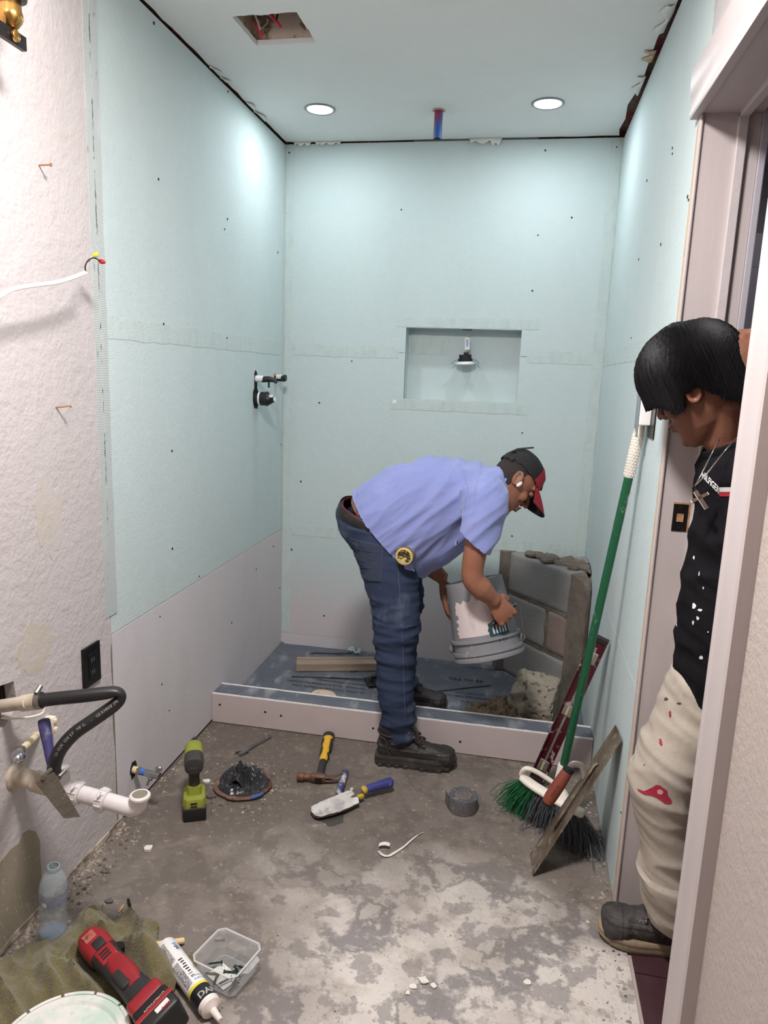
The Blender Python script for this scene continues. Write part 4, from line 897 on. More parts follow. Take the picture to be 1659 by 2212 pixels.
STEELD = mat('worn_steel', (136, 122, 106), .5, .55, layers=[(9, .46, .62, (98, 82, 66), .85, (1, 1, 1)), (30, .55, .66, (176, 168, 156), .7), (120, .68, .74, (206, 200, 190), .6)], bump=.3, bscale=60, rvar=.15)
t0, t1, t2, t3 = V(XR-.004, 2.088, .412), V(XR-.004, 1.958, .430), V(.131, 1.903, .002), V(.124, 2.002, .002)
ft = thing('finishing_trowel', 'long worn steel finishing trowel with brown handle leaning on wall', 'trowel', t2.lerp(t3, .5))
nn = (t1-t0).cross(t3-t0).normalized()
if nn.x > 0: nn = -nn
part('blade', ([t0, t1, t2, t3, t0+nn*.0012, t1+nn*.0012, t2+nn*.0012, t3+nn*.0012], [(0, 1, 2, 3), (4, 5, 6, 7), (0, 1, 5, 4), (1, 2, 6, 5), (2, 3, 7, 6), (3, 0, 4, 7)]), STEELD, ft, smooth=False)
tl_ = (t0.lerp(t1, .5)-t3.lerp(t2, .5)).normalized(); tc_ = t3.lerp(t2, .5)
tm = tc_.lerp(t0.lerp(t1, .5), .52)
part('mounting_rib', tube([tm-tl_*.12+nn*.003, tm-tl_*.11+nn*.008, tm+tl_*.11+nn*.008, tm+tl_*.12+nn*.003], [(.010, .003), (.012, .005), (.012, .005), (.010, .003)], 10, up=nn), STEELD, ft)
h_a, h_b = at(1176, 1752, 'y', 1.915), at(1205, 1686, 'y', 1.915)
h_off = nn*.060; hA = tm+h_off-tl_*.055; hB = tm+h_off+tl_*.05
BRNH = mat('brown_grip', (126, 62, 48), .6, layers=[(20, .5, .75, (104, 50, 40), .6), (90, .62, .72, (158, 104, 88), .5)])
part('handle', tube([hA-tl_*.012, hA-tl_*.009, hA+tl_*.01, hA.lerp(hB, .5), hB-tl_*.008, hB], [.010, .0155, .0185, .0190, .0165, .0150], 20), BRNH, ft)
part('ferrule', tube([hB-tl_*.002, hB+tl_*.004, hB+tl_*.012, hB+tl_*.015], [.0158, .0168, .0165, .012], 20), BLKP, ft)
part('end_cap', tube([hA-tl_*.018, hA-tl_*.012, hA-tl_*.008], [.008, .0145, .0158], 20), BLKP, ft)
part('tang', tube(smooth_path([hB+tl_*.012, hB+tl_*.028-nn*.004, hB+tl_*.035-nn*.028, tm+tl_*.06+nn*.008], 5), [(.010, .005)]*16, 10, up=(0, 1, 0)), ALU, ft)
# rubber print on the handle
mid = hA.lerp(hB, .45); vw = (V(0, 0, CZ)-mid).normalized(); ny = (vw-tl_*vw.dot(tl_)).normalized(); yy_ = ny.cross(tl_).normalized(); o_ = mid+ny*.0191-tl_*.028-yy_*.004
part('lettering', text('MADE IN', .010, Matrix(((tl_.x, yy_.x, ny.x, o_.x), (tl_.y, yy_.y, ny.y, o_.y), (tl_.z, yy_.z, ny.z, o_.z), (0, 0, 0, 1))), .0001), mat('grip_print', (84, 40, 32), .6), ft, smooth=False)

# ================================================================== TOOLS ON THE FLOOR
LIME = mat('lime_plastic', (138, 142, 54), .5, layers=[(26, .56, .72, (146, 150, 56), .6)], spec=.4)
DGREY = mat('dark_grey_rubber', (58, 54, 52), .6, layers=[(40, .55, .75, (78, 72, 70), .5)])
dd_ = V(-.118, .249, 0).normalized()
dl = thing('cordless_drill', 'lime green cordless driver standing upright on its battery', 'drill', M=frame((-.945, 1.962, 0), V(dd_.y, -dd_.x, 0)))   # local +y = bit direction
def rbox(x, y, z0, sx, sy, sz, b=.008): return box(x-sx/2, y-sy/2, z0, x+sx/2, y+sy/2, z0+sz, b, 3)
part('battery', rbox(0, -.005, .0, .072, .100, .042, .006), BLKP, dl, world=False)
part('battery_band', rbox(0, -.005, .036, .074, .102, .014, .006), DGREY, dl, world=False)
ft_ = part('foot', loft([[V(sx*w_/2, -.005+sy*d_/2, z_) for sx, sy in ((-1, -.7), (-.7, -1), (.7, -1), (1, -.7), (1, .7), (.7, 1), (-.7, 1), (-1, .7))] for w_, d_, z_ in ((.073, .101, .048), (.073, .101, .062), (.066, .092, .074), (.046, .060, .080), (.044, .050, .105))]), LIME, dl, world=False)
for k in range(2): part('slot', box(-.012, -.0573, .052+.010*k, .008, -.0545, .056+.010*k), BLKP, ft_, world=False, smooth=False)
part('handle', tube([(0, -.004, .098), (0, -.006, .13), (0, -.004, .165)], [(.017, .022), (.0165, .022), (.019, .024)], 18, up=(0, 1, 0)), DGREY, dl, world=False)
part('motor_cap', tube([(0, -.050, .186), (0, -.046, .186), (0, -.030, .188), (0, -.006, .190), (0, .004, .190)], [(.020, .020), (.028, .027), (.030, .029), (.030, .030), (.029, .029)], 24, power=2.6), DGREY, dl, world=False)
part('motor_body', tube([(0, -.002, .191), (0, .02, .192), (0, .058, .191), (0, .066, .190)], [(.0295, .030), (.030, .0305), (.0285, .029), (.026, .026)], 24, power=2.6), LIME, dl, world=False)
part('nose', tube([(0, .062, .190), (0, .075, .190), (0, .088, .190), (0, .095, .190)], [.0265, .025, .019, .013], 24), BLKP, dl, world=False)
part('collet', tube([(0, .09, .190), (0, .115, .190), (0, .118, .190)], [.0095, .0095, .007], 16), BLKP, dl, world=False)
part('bit', tube([(0, .115, .190), (0, .135, .190), (0, .137, .190), (0, .146, .190)], [.0042, .0042, .003, .002], 6), CHROME, dl, world=False)
part('trigger', rbox(0, .026, .135, .016, .014, .030, .004), BLKP, dl, world=False)
ML_ = Matrix(((1, 0, 0, -.019), (0, 0, 1, -.0515), (0, 1, 0, .178), (0, 0, 0, 1)))
tg = text('ONE+', .0105, Matrix(((1, 0, 0, -.0165), (0, 0, -1, -.0512), (0, 1, 0, .180), (0, 0, 0, 1))), .0002)
part('lettering', tg, mat('drill_print', (104, 98, 92), .5), dl, world=False, smooth=False)
# adjustable wrench
STL = mat('wrench_steel', (158, 156, 156), .35, .9, layers=[(20, .5, .75, (120, 112, 108), .6)])
w0, w1 = V(-.937, 2.327, .0), V(-.872, 2.484, .0); wr = thing('adjustable_wrench', 'small steel adjustable wrench lying near the curb', 'wrench', M=frame(w0, w1-w0)); wl = (w1-w0).length
hp2 = [(.040, -.0075), (wl-.012, -.0085), (wl-.003, -.0065), (wl, 0), (wl-.003, .0065), (wl-.012, .0085), (.040, .0075)]
part('handle', prism(hp2, .002, .009), STL, wr, world=False, smooth=False)
part('handle_recess', prism([(.055, -.0035), (wl-.03, -.004), (wl-.03, .004), (.055, .0035)], .0088, .0096), mat('wrench_recess', (112, 108, 106), .5, .7), wr, world=False, smooth=False)
part('fixed_jaw', prism([(.046, -.009), (.046, .009), (.030, .016), (.010, .020), (-.004, .022), (-.008, .014), (.006, .007), (.014, -.004), (.030, -.012)], .001, .012), STL, wr, world=False, smooth=False)
part('moving_jaw', prism([(.030, -.011), (.016, -.002), (.004, .001), (-.006, .002), (-.010, -.005), (-.004, -.012), (.012, -.016)], .0015, .0115), STL, wr, world=False, smooth=False)
part('worm', tube([(.022, -.014, .0065), (.032, -.012, .0065)], .0045, 10), mat('wrench_recess', (112, 108, 106), .5, .7), wr, world=False)
part('hang_hole', lathe([(.0035, .0092), (.001, .0092)], 12, Matrix.Translation((wl-.009, 0, 0))), DARKV, wr, world=False)
# black bag stuffed in the toilet flange
BAG = mat('black_bag', (44, 44, 47), .28, layers=[(14, .55, .7, (92, 92, 92), .5)], spec=.5)
RUST = mat('rusty_flange', (112, 84, 72), .85, layers=[(16, .5, .65, (78, 48, 42), .8), (50, .55, .7, (168, 152, 138), .7)], bump=1, bscale=70)
fc = V(-.850, 2.140, 0)
fl = thing('drain_flange', 'rusty floor flange stuffed with crumpled black plastic bag', 'flange', fc)
g = lathe([(.080, 0), (.098, .003), (.101, .010), (.094, .015), (.080, .013), (.076, .004)], 40, Matrix.Translation(fc))
part('ring', ([V(v)+V(nz(v, 30, 1), nz(v, 30, 2), 0)*.006+V(0, 0, max(0, nz(v, 40, 3))*.004) for v in g[0]], g[1]), RUST, fl)
part('blue_smear', tube([fc+V(.099*cos(a), .099*sin(a), .012) for a in np.linspace(-.95, -.45, 8)], [.003]+[.006]*6+[.003], 8), mat('blue_paint', (62, 96, 152), .6), fl)
def bagf(u, v):
    a = 2*pi*u; rad = .088*v; p = V(rad*cos(a), rad*sin(a), 0)
    n1 = 1-abs(nz((p.x, p.y, .3), 26, 2))*2; n2 = 1-abs(nz((p.x, p.y, .9), 52, 7))*2
    h = .014+(.034*max(0, n1)+.017*max(0, n2))*(1-v**4)*(.55+.45*cos(min(1, v)*1.2))
    e = 1+.10*nz((cos(a)*2, sin(a)*2, 5), 1.5)
    return fc+V(p.x*e+.012*nz((p.x, p.y, 4), 30), p.y*e+.012*nz((p.x, p.y, 8), 30), h if v < .98 else .008)
part('bag', shell(grid(96, 30, bagf), .0008), BAG, fl, angle=24)
part('bag_fold', shell(grid(22, 8, lambda u, v: fc+V(-.03+.055*u, -.030-.030*sin(v*pi)*(.6+.4*u), .026+.045*sin(u*pi)*(.45+.55*v)-.01*v)), .0012), BAG, fl, angle=24)
part('bag_fold', shell(grid(22, 8, lambda u, v: fc+V(-.055+.075*u, .015+.025*v, .030+.035*sin(u*pi*1.2)*v+.006*sin(u*20))), .0012), BAG, fl, angle=24)
# hammer
HRUST = mat('rusty_steel', (98, 76, 66), .6, .45, layers=[(24, .46, .62, (126, 82, 58), .8), (60, .56, .7, (140, 130, 122), .5)], bump=.4, bscale=80)
HYEL = mat('yellow_grip', (222, 172, 48), .5, layers=[(26, .58, .72, (180, 146, 70), .5)]); HBLK = mat('black_grip', (46, 46, 48), .6, layers=[(70, .64, .72, (150, 146, 142), .5)])
hm0, hm1 = V(-.602, 2.226, .018), V(-.648, 2.530, .017); hv = (hm1-hm0).normalized(); hl_ = (hm1-hm0).length
hM = frame(hm0, hv, (0, 0, 1))             # local x along the handle, y = to the left, z up
hm = thing('claw_hammer', 'claw hammer with rusty head and yellow black handle', 'hammer', M=Matrix.Translation((0, 0, -.018)) @ hM)
Zs = .018
part('shaft', tube([(.0, 0, Zs), (.05, 0, Zs), (.12, 0, Zs)], [(.013, .009), (.0125, .0095), (.0125, .0095)], 14), HBLK, hm, world=False)
part('grip', tube([(.11, 0, Zs), (.13, 0, Zs), (.17, 0, Zs-.001), (.21, 0, Zs-.001), (.255, 0, Zs-.001), (.285, 0, Zs-.001)], [(.013, .010), (.0155, .012), (.014, .0115), (.016, .012), (.0175, .013), (.0195, .014)], 18), HYEL, hm, world=False)
for k, (x0, x1, y_) in enumerate([(.135, .205, .0135), (.135, .165, -.0135), (.185, .27, -.0155), (.225, .27, .0165)]):
    part('black_inlay', tube([(x0, y_, Zs-.001), (x0+.01, y_, Zs), ((x0+x1)/2, y_, Zs), (x1-.01, y_, Zs), (x1, y_, Zs-.001)], [(.003, .005), (.0055, .0105), (.006, .0115), (.0055, .011), (.003, .005)], 10), HBLK, hm, world=False)
part('butt', tube([(.28, 0, Zs-.001), (.288, 0, Zs-.001), (.305, 0, Zs-.001), (.311, 0, Zs-.001)], [(.019, .014), (.021, .0155), (.0225, .0165), (.019, .013)], 18), HBLK, hm, world=False)
hh = join(tube([(-.002, .030, Zs), (-.002, .052, Zs), (-.002, .054, Zs), (-.002, .074, Zs), (-.002, .077, Zs)], [.0105, .0115, .0155, .0160, .014], 18),
          tube([(-.004, -.022, Zs), (-.003, 0, Zs), (-.002, .022, Zs), (-.002, .034, Zs)], [(.0135, .0150), (.016, .0165), (.0150, .0155), (.0105, .0105)], 14, up=(0, 0, 1), power=3))
part('head', hh, HRUST, hm, world=False)
part('eye', box(-.0205, -.012, Zs-.008, -.0185, .012, Zs+.008), DARKV, hm, world=False, smooth=False)
for s in (-1, 1):
    part('claw', tube(smooth_path([(-.004, -.018, Zs+s*.005), (-.004, -.040, Zs+s*.008), (.002, -.062, Zs+s*.010), (.014, -.082, Zs+s*.011)], 4), [(.0125-.0008*i, .0056-.0003*i) for i in range(13)], 10, up=(0, 0, 1)), HRUST, hm, world=False)
# putty knife under the plastered trowel
BLUEH = mat('blue_handle', (58, 62, 124), .45, layers=[(46, .6, .72, (160, 158, 170), .5), (26, .66, .70, (206, 178, 70), .9)])
YELF = mat('yellow_ferrule', (196, 164, 62), .45, layers=[(40, .5, .7, (140, 120, 70), .6)])
WCRUST = mat('dried_plaster', (206, 200, 196), .9, layers=[(16, .48, .62, (160, 156, 154), .8), (60, .56, .7, (130, 126, 122), .6), (9, .6, .7, (226, 222, 216), .7)], bump=.9, bscale=90, bdetail=6)
pk0, pk1 = V(-.500, 1.990, 0), V(-.524, 2.297, 0)
pk = thing('putty_knife', 'flat scraper with white and blue handle under the plastered trowel', 'scraper', M=frame(pk0, pk1-pk0)); pl = (pk1-pk0).length
part('blade', prism([(.0, .001), (.028, -.038), (.10, -.030), (.165, -.012), (.165, .012), (.10, .034), (.034, .046)], .0004, .0016), mat('scraper_steel', (98, 92, 86), .55, .6), pk, world=False, smooth=False)
part('handle', tube([(.155, 0, .012), (.165, 0, .013), (.20, 0, .015), (.245, 0, .015), (pl-.012, 0, .014), (pl, 0, .013)], [.008, .011, .0125, .0115, .013, .007], 16), mat('blue_white_handle', (66, 72, 112), .5, layers=[(13, .50, .60, (206, 202, 198), .95), (60, .6, .7, (180, 178, 180), .5)]), pk, world=False)
tr0, tr1 = V(-.566, 2.022, .0), V(-.357, 2.228, .0); td = (tr1-tr0).normalized()
tM = frame(tr0+V(0, 0, .012), V(td.x+.02, td.y+.08, .02).normalized(), V(-.10, -.05, 1))
tr = thing('plaster_trowel', 'pointed trowel caked in white plaster with dark blue handle', 'trowel', M=tM)
outl = [(-.004, -.014), (.004, -.03), (.05, -.042), (.10, -.046), (.155, -.040), (.168, -.014), (.17, .012), (.178, .040), (.155, .044), (.10, .043), (.045, .040), (.012, .034), (.0, .014)]
part('blade', prism(outl, .0, .0022), mat('scraper_steel', (98, 92, 86), .55, .6), tr, world=False, smooth=False)
bm = bmesh.new(); vs = [bm.verts.new((x*.985+.002, y*.97, .0023)) for x, y in outl]; bm.faces.new(vs); bmesh.ops.triangulate(bm, faces=bm.faces); bmesh.ops.subdivide_edges(bm, edges=list(bm.edges), cuts=7, use_grid_fill=False); bmesh.ops.triangulate(bm, faces=bm.faces)
for v in bm.verts: v.co.z += .003+.0035*nz(v.co, 35, 1)+.002*nz(v.co, 90, 2)
part('plaster_crust', bmg(bm), WCRUST, tr, world=False)
part('plaster_blob', ell((.18, .043, .004), (.007, .006, .006), 10, 7), WCRUST, tr, world=False)
part('shank', tube(smooth_path([(.150, .0, .003), (.178, -.002, .012), (.19, -.004, .02), (.20, -.006, .022)], 4), .006, 10), DIRTM, tr, world=False)
part('ferrule', join(tube([(.190, -.006, .018), (.198, -.007, .020), (.203, -.007, .020)], [.011, .0145, .013], 14), box(.168, -.022, .0, .188, -.004, .012, .002)), YELF, tr, world=False)
part('handle', tube([(.200, -.007, .020), (.215, -.009, .020), (.25, -.013, .0195), (.285, -.018, .019), (.300, -.02, .0185), (.306, -.021, .018)], [.0115, .0135, .0145, .0165, .0165, .010], 18), BLUEH, tr, world=False)
# roll of mesh tape
tpc = V(-.096, 2.190, 0)
tp_ = thing('tape_roll', 'grey mesh tape roll with brown cardboard core on concrete', 'tape roll', tpc)
TG = mat('grey_mesh_tape', (96, 94, 94), .7, layers=[(120, .5, .7, (140, 138, 136), .6, (1, 1, 2.5)), (40, .62, .7, (170, 168, 164), .5)], bump=.6, bscale=260)
M = Matrix.Translation(tpc)
part('roll', lathe([(.0255, .0005), (.047, .0), (.0485, .002), (.0485, .049), (.047, .051), (.0255, .0505)], 48, M), TG, tp_)
TGT = mat('tape_edge', (84, 84, 90), .7, layers=[(70, .56, .66, (176, 174, 170), .7)], bump=.5, bscale=200)
for k, r_ in enumerate((.0295, .0335, .0375, .0415, .0452)):
    part('winding', lathe([(r_, .0504), (r_+.0012, .0518), (r_+.0026, .0518), (r_+.0034, .0504)], 48, M), TGT, tp_)
part('core', lathe([(.0235, .0), (.0255, .0), (.0255, .0525), (.0235, .0525)], 40, M, cap=False), mat('cardboard', (150, 118, 92), .85), tp_)
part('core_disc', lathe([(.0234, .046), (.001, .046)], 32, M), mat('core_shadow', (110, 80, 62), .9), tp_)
part('lettering', text('WEB-CRETE', .0060, Matrix.Translation(tpc+V(-.018, -.003, .0462)) @ Euler((0, 0, RAD(-18))).to_matrix().to_4x4(), .0001), INK, tp_, smooth=False)
part('loose_end', shell(grid(8, 4, lambda u, v: tpc+V(-.048-.012*u, -.012+.030*u, .003+.045*v)), .0006), TG, tp_)
# scraps
tape_s = [at(x, y, 'z', .004) for x, y in ((818, 1838), (826, 1846), (838, 1849), (852, 1842), (872, 1829), (888, 1815), (905, 1802), (915, 1798))]
sc1 = thing('tape_strip', 'thin curled strip of white tape lying on bare concrete', 'tape strip', tape_s[2])
part('strip', tube(smooth_path(tape_s, 3), [(.0045, .0008)]*10+[(.004-.00025*i, .0008) for i in range(12)], 6), mat('strip_white', (216, 208, 200), .7, layers=[(18, .5, .6, (110, 106, 106), .7)]), sc1)
p = at(828, 1831, 'z', .006)
part('folded_end', shell(grid(6, 3, lambda u, v: p+V(-.014+.032*u, -.004+.016*v+.006*u, .004+.005*sin(u*3))), .001), mat('strip_white2', (222, 216, 208), .7), sc1)
def chip(c, r, h, seed, n=9):
    q = random.Random(seed); return [(c.x+r*cos(2*pi*i/n)*q.uniform(.55, 1.25), c.y+r*sin(2*pi*i/n)*q.uniform(.45, 1.15)) for i in range(n)]
CHIPM = mat('paint_chip', (220, 212, 202), .8, layers=[(30, .5, .7, (186, 174, 160), .6)])
labs = ['largest of the white paint flakes on the near concrete', 'white paint flake left of the largest flake', 'white paint flake right of the largest flake', 'white paint flake nearest the picture bottom']
for k, (x, y, r) in enumerate(((915, 2118, .014), (893, 2132, .010), (936, 2130, .009), (881, 2145, .007))):
    c = at(x, y, 'z', .002); g = prism(chip(c, r, 0, 40+k), .0015, .0035); g = ([v+V(0, 0, .006*max(0, nz(v, 40, k))) for v in g[0]], g[1])
    solo('paint_flake', g, CHIPM, labs[k], 'flake', 'white paint flakes', smooth=False)
c = at(320, 1836, 'z', .0); cp = chip(c, .017, 0, 3, 7)
solo('plaster_chip', join(prism(cp, .001, .010)), CHIPM, 'white plaster chip lying near the drill on brown concrete', 'chip', smooth=False)
c = at(498, 1708+0, 'z', 0)
c2 = at(447, 1690, 'z', 0)
solo('plaster_chip', prism(chip(c2, .014, 0, 9, 7), .001, .007), CHIPM, 'white plaster chip between the drill and the black bag', 'chip', smooth=False)
# ---- bottle
PET = mat('clear_pet', (214, 226, 232), .05, alpha=.16, spec=.8)
PETL = mat('bottle_label', (150, 160, 196), .25, alpha=.45, layers=[(60, .5, .6, (84, 92, 150), .7, (1, 1, 2))])
bt = thing('water_bottle', 'clear plastic water bottle without cap standing on the towel edge', 'bottle', M=TR((-1.062, 1.400, .004), (RAD(3), RAD(6), 0)))
prof = [(.001, .004), (.020, .0), (.029, .003), (.0325, .012), (.033, .03), (.031, .045), (.0325, .055), (.0310, .070), (.0325, .080), (.0310, .095), (.0335, .105), (.0335, .145), (.031, .160), (.024, .180), (.0150, .193), (.0135, .197), (.0135, .201)]
inn = [(r-.0011 if r > .01 else r, z+.0011) for r, z in prof[::-1]]; inn[0] = (.0124, .201)
g = lathe(prof+inn, 40)
g = ([V(v)+V(nz(v, 22, 1), nz(v, 22, 2), 0)*(.0035 if .02 < v.z < .1 else 0) for v in g[0]], g[1])
part('body', g, PET, bt, world=False)
part('neck_ring', lathe([(.0138, .196), (.0152, .197), (.0152, .203), (.0140, .206), (.0118, .206), (.0118, .196)], 32, cap=False), mat('bottle_neck', (150, 176, 184), .15, alpha=.6), bt, world=False)
part('label', lathe([(.0337, .108), (.0337, .142)], 40, cap=False), PETL, bt, world=False)
part('base_puddle', lathe([(.026, .006), (.029, .009), (.001, .009)], 32), mat('bottle_water', (170, 196, 226), .03, alpha=.2), bt, world=False)
def cyl_text(s, size, R_, z, a0, sgn=1):
    g = text(s, size, Matrix.Identity(4), .0001); return [Vector(((R_+v.z)*cos(a0+v.x/R_), (R_+v.z)*sin(a0+v.x/R_), z+v.y)) for v in g[0]], g[1]
part('lettering', cyl_text('DASANI', .0115, .0338, .146, -pi/2-.55), mat('bottle_print', (196, 212, 216), .4), bt, world=False, smooth=False)
part('label_box', [Vector(((.0340)*cos(a), (.0340)*sin(a), z)) for a, z in ((-pi/2-.22, .112), (-pi/2+.02, .112), (-pi/2+.02, .122), (-pi/2-.22, .122))] and ([Vector(((.0341)*cos(a), (.0341)*sin(a), z)) for z in (.112, .1235) for a in np.linspace(-pi/2-.20, -pi/2+.16, 5)], [(i, i+1, i+6, i+5) for i in range(4)]), mat('label_box_white', (226, 226, 232), .5), bt, world=False, smooth=False)
# ---- towel
TOW = mat('olive_towel', (116, 107, 76), .95, layers=[(7, .45, .7, (98, 89, 62), .7), (200, .5, .7, (150, 142, 104), .5)], bump=1.0, bscale=260, sheen=.3, spec=.05)
outline = [V(-1.135, 1.262, 0), V(-1.115, 1.335, 0), V(-1.045, 1.392, 0), V(-1.028, 1.452, 0), V(-1.030, 1.500, 0), V(-.990, 1.520, 0), V(-.975, 1.470, 0), V(-.90, 1.492, 0), V(-.822, 1.488, 0), V(-.800, 1.452, 0), V(-.770, 1.40, 0), V(-.72, 1.405, 0), V(-.672, 1.400, 0), V(-.655, 1.36, 0), V(-.70, 1.27, 0), V(-.72, 1.12, 0), V(-.80, 1.02, 0), V(-1.0, .98, 0), V(-1.12, 1.05, 0), V(-1.138, 1.15, 0)]
sm = smooth_path(outline+[outline[0]], 6)[:-1]
def inside(x, y):
    c = False; j = len(sm)-1
    for i in range(len(sm)):
        if (sm[i].y > y) != (sm[j].y > y) and x < (sm[j].x-sm[i].x)*(y-sm[i].y)/(sm[j].y-sm[i].y)+sm[i].x: c = not c
        j = i
    return c
def edged(x, y): return min((Vector((x, y, 0))-p).length for p in sm)
def press(x, y):
    """1 where something heavy lies on the cloth"""
    k = max(0, 1-max(0, (Vector((x, y))-Vector((-.835, 1.100))).length-.13)/.05)
    d = Vector((.861, -.511)); q = Vector((x+.893, y-1.335)); s_ = q.dot(d); n_ = abs(q.cross(d)) if hasattr(q, 'cross') else 0
    if -.06 < s_ < .33: k = max(k, max(0, 1-max(0, n_-.035)/.03))
    return min(1, max(0, k))
def fold_h(x, y):
    h = .007
    h += .042*max(0, 1-abs(nz((x*.9+y*1.5, x*.22-y*.15, 0), 8.0, 3))*2.6)**1.3
    h += .020*max(0, 1-abs(nz((x*.8+y*1.3, x*.5-y*.3, 2), 15, 6))*2.8)**1.3
    h += .034*math.exp(-(((x+.775)/.05)**2+((y-1.385)/.06)**2))+.030*math.exp(-(((x+.975)/.05)**2+((y-1.415)/.05)**2))
    h += .004*nz((x, y, 0), 60, 1)
    return h*(1-.80*press(x, y))
st = .006; vs, fs, idx = [], [], {}
nx, ny = int(.52/st), int(.56/st)
for i in range(nx):
    for j in range(ny):
        x, y = -1.142+i*st, .97+j*st
        if inside(x, y):
            e = min(1, edged(x, y)/.03); idx[(i, j)] = len(vs); vs.append(V(x+.004*nz((x, y, 3), 30), y+.004*nz((x, y, 9), 30), .004+fold_h(x, y)*(.2+.8*e)))
for (i, j) in idx:
    q = [(i, j), (i+1, j), (i+1, j+1), (i, j+1)]
    if all(k in idx for k in q): fs.append(tuple(idx[k] for k in q))
g = shell((vs, fs), .003)
solo('towel', g, TOW, 'crumpled olive green towel spread under the red power tool', 'towel', loc=(-.9, 1.26, 0), angle=70)
# ---- red multi tool
REDP = mat('red_plastic', (146, 34, 40), .45, layers=[(20, .56, .75, (112, 28, 34), .6)], spec=.5); BLKR = mat('black_rubberised', (42, 40, 41), .6, layers=[(60, .62, .74, (92, 86, 84), .4)])
mt0, mt1 = V(-.893, 1.335, .045), V(-.632, 1.180, .045); md = (mt1-mt0).normalized(); mM = frame(V(mt0.x, mt0.y, .054), md, V(-.12, -.35, 1))
mt = thing('oscillating_tool', 'red and black cordless oscillating tool lying on olive towel', 'power tool', M=mM)
def seg(x0, x1, rads, m, nm, n=20, pw=2.8, off=(0, 0)):
    xs = np.linspace(x0, x1, len(rads)); return part(nm, tube([(x, off[0], off[1]) for x in xs], rads, n, power=pw), m, mt, world=False)
seg(-.052, .030, [(.024, .020), (.032, .027), (.034, .029), (.034, .029), (.033, .028)], REDP, 'gear_head')
part('head_boot', box(-.050, -.037, -.031, .024, .020, -.008, .010, 3), BLKR, mt, world=False)
seg(.022, .135, [(.0325, .0275), (.030, .026), (.029, .026), (.0295, .027)], BLKR, 'body_grip')
pv = part('top_shell', box(.030, -.020, .014, .075, .022, .0285, .005, 3), REDP, mt, world=False)
for k in range(3): part('vent_slot', box(.042+.009*k, -.012, .0280, .047+.009*k, .010, .0290), BLKP, pv, world=False, smooth=False)
part('switch_slider', box(.000, -.010, .024, .030, .016, .0305, .003), BLKR, mt, world=False)
part('head_label', box(-.034, -.016, .0275, -.008, .012, .0292, .0006), mat('tool_label', (176, 96, 84), .5, layers=[(80, .5, .6, (64, 52, 50), .8)]), mt, world=False, smooth=False)
seg(.070, .175, [(.022, .0285), (.0255, .0295), (.027, .0305), (.0255, .0300), (.020, .0285)], REDP, 'top_handle', off=(.004, .0015))
part('grip_pad', box(.115, -.021, .0245, .168, .000, .0325, .004, 3), BLKR, mt, world=False)
seg(.125, .235, [(.0290, .0270), (.030, .028), (.033, .030), (.036, .033)], BLKR, 'rear_grip')
part('battery_collar', box(.205, -.040, -.034, .246, .040, .036, .010, 3), REDP, mt, world=False)
part('battery', box(.238, -.044, -.040, .305, .042, .040, .010, 3), BLKP, mt, world=False)
part('battery_stripe', box(.262, -.046, -.020, .274, .044, .0412, .002), REDP, mt, world=False, smooth=False)
WPRN = mat('white_print', (226, 220, 214), .5)
part('lettering', text('LITHIUM-ION', .0085, Matrix(((0, -1, 0, .259), (-1, 0, 0, .030), (0, 0, 1, .0402), (0, 0, 0, 1))) @ Matrix.Diagonal((1, -1, 1, 1)), .0002), WPRN, mt, world=False, smooth=False)
part('badge', box(.277, -.006, .0400, .289, .026, .0412, .001), WPRN, mt, world=False, smooth=False)
part('badge_lettering', text('M18', .0105, Matrix(((0, -1, 0, .2875), (-1, 0, 0, .0245), (0, 0, 1, .0413), (0, 0, 0, 1))) @ Matrix.Diagonal((1, -1, 1, 1)), .0002, bold=.0003), REDP, mt, world=False, smooth=False)
bb0 = at(256, 2046, 'z', .055); bb1 = at(200, 2008, 'z', .055)
bdv = (bb1-bb0).normalized(); bsd = V(-bdv.y, bdv.x, 0)*.010
part('blade', prism([((bb0+bsd).x, (bb0+bsd).y), ((bb1+bsd).x, (bb1+bsd).y), ((bb1-bsd).x, (bb1-bsd).y), ((bb0-bsd).x, (bb0-bsd).y)], .048, .0495), BLKM, mt, smooth=False)
part('blade_arbor', cyl(bb0+V(0, 0, -.012), bb0+V(0, 0, .004), .014), BLKM, mt)
# ---- sealant tube
ct0, ct1 = V(-.757, 1.402, .0265), V(-.585, 1.272, .0265); cd = (ct1-ct0).normalized(); cl_ = (ct1-ct0).length
ck = thing('sealant_tube', 'white printed sealant cartridge lying between tool and clear box', 'tube', M=frame(ct0, cd, (0, 0, 1)))
RC = .0248
part('cartridge', tube([(0, 0, 0), (.002, 0, 0), (cl_-.002, 0, 0), (cl_, 0, 0)], [RC-.001, RC, RC, RC-.001], 36), mat('tube_white', (230, 226, 222), .4), ck, world=False)
part('nozzle_cap', tube([(cl_, 0, 0), (cl_+.010, 0, 0), (cl_+.013, 0, 0), (cl_+.018, 0, 0), (cl_+.05, 0, 0)], [RC-.001, RC-.001, .016, .0085, .006], 28), mat('tube_cap', (226, 214, 206), .45), ck, world=False)
def bandm(x0, x1, a0, a1, m, nm, R_=RC+.0003, k=18):
    g = grid(2, k, lambda u, v: (x0+(x1-x0)*u, R_*cos(a0+(a1-a0)*v), R_*sin(a0+(a1-a0)*v))); return part(nm, g, m, ck, world=False)
BLKI = mat('ink_black', (28, 30, 34), .45, layers=[(24, .60, .68, (196, 200, 206), .5)]); GREYI = mat('ink_grey_text', (92, 92, 96), .5, layers=[(260, .48, .56, (226, 222, 220), .95, (1.6, 3, 3))])
YELI = mat('ink_yellow', (226, 210, 60), .45); BLUI = mat('ink_blue', (70, 130, 206), .45)
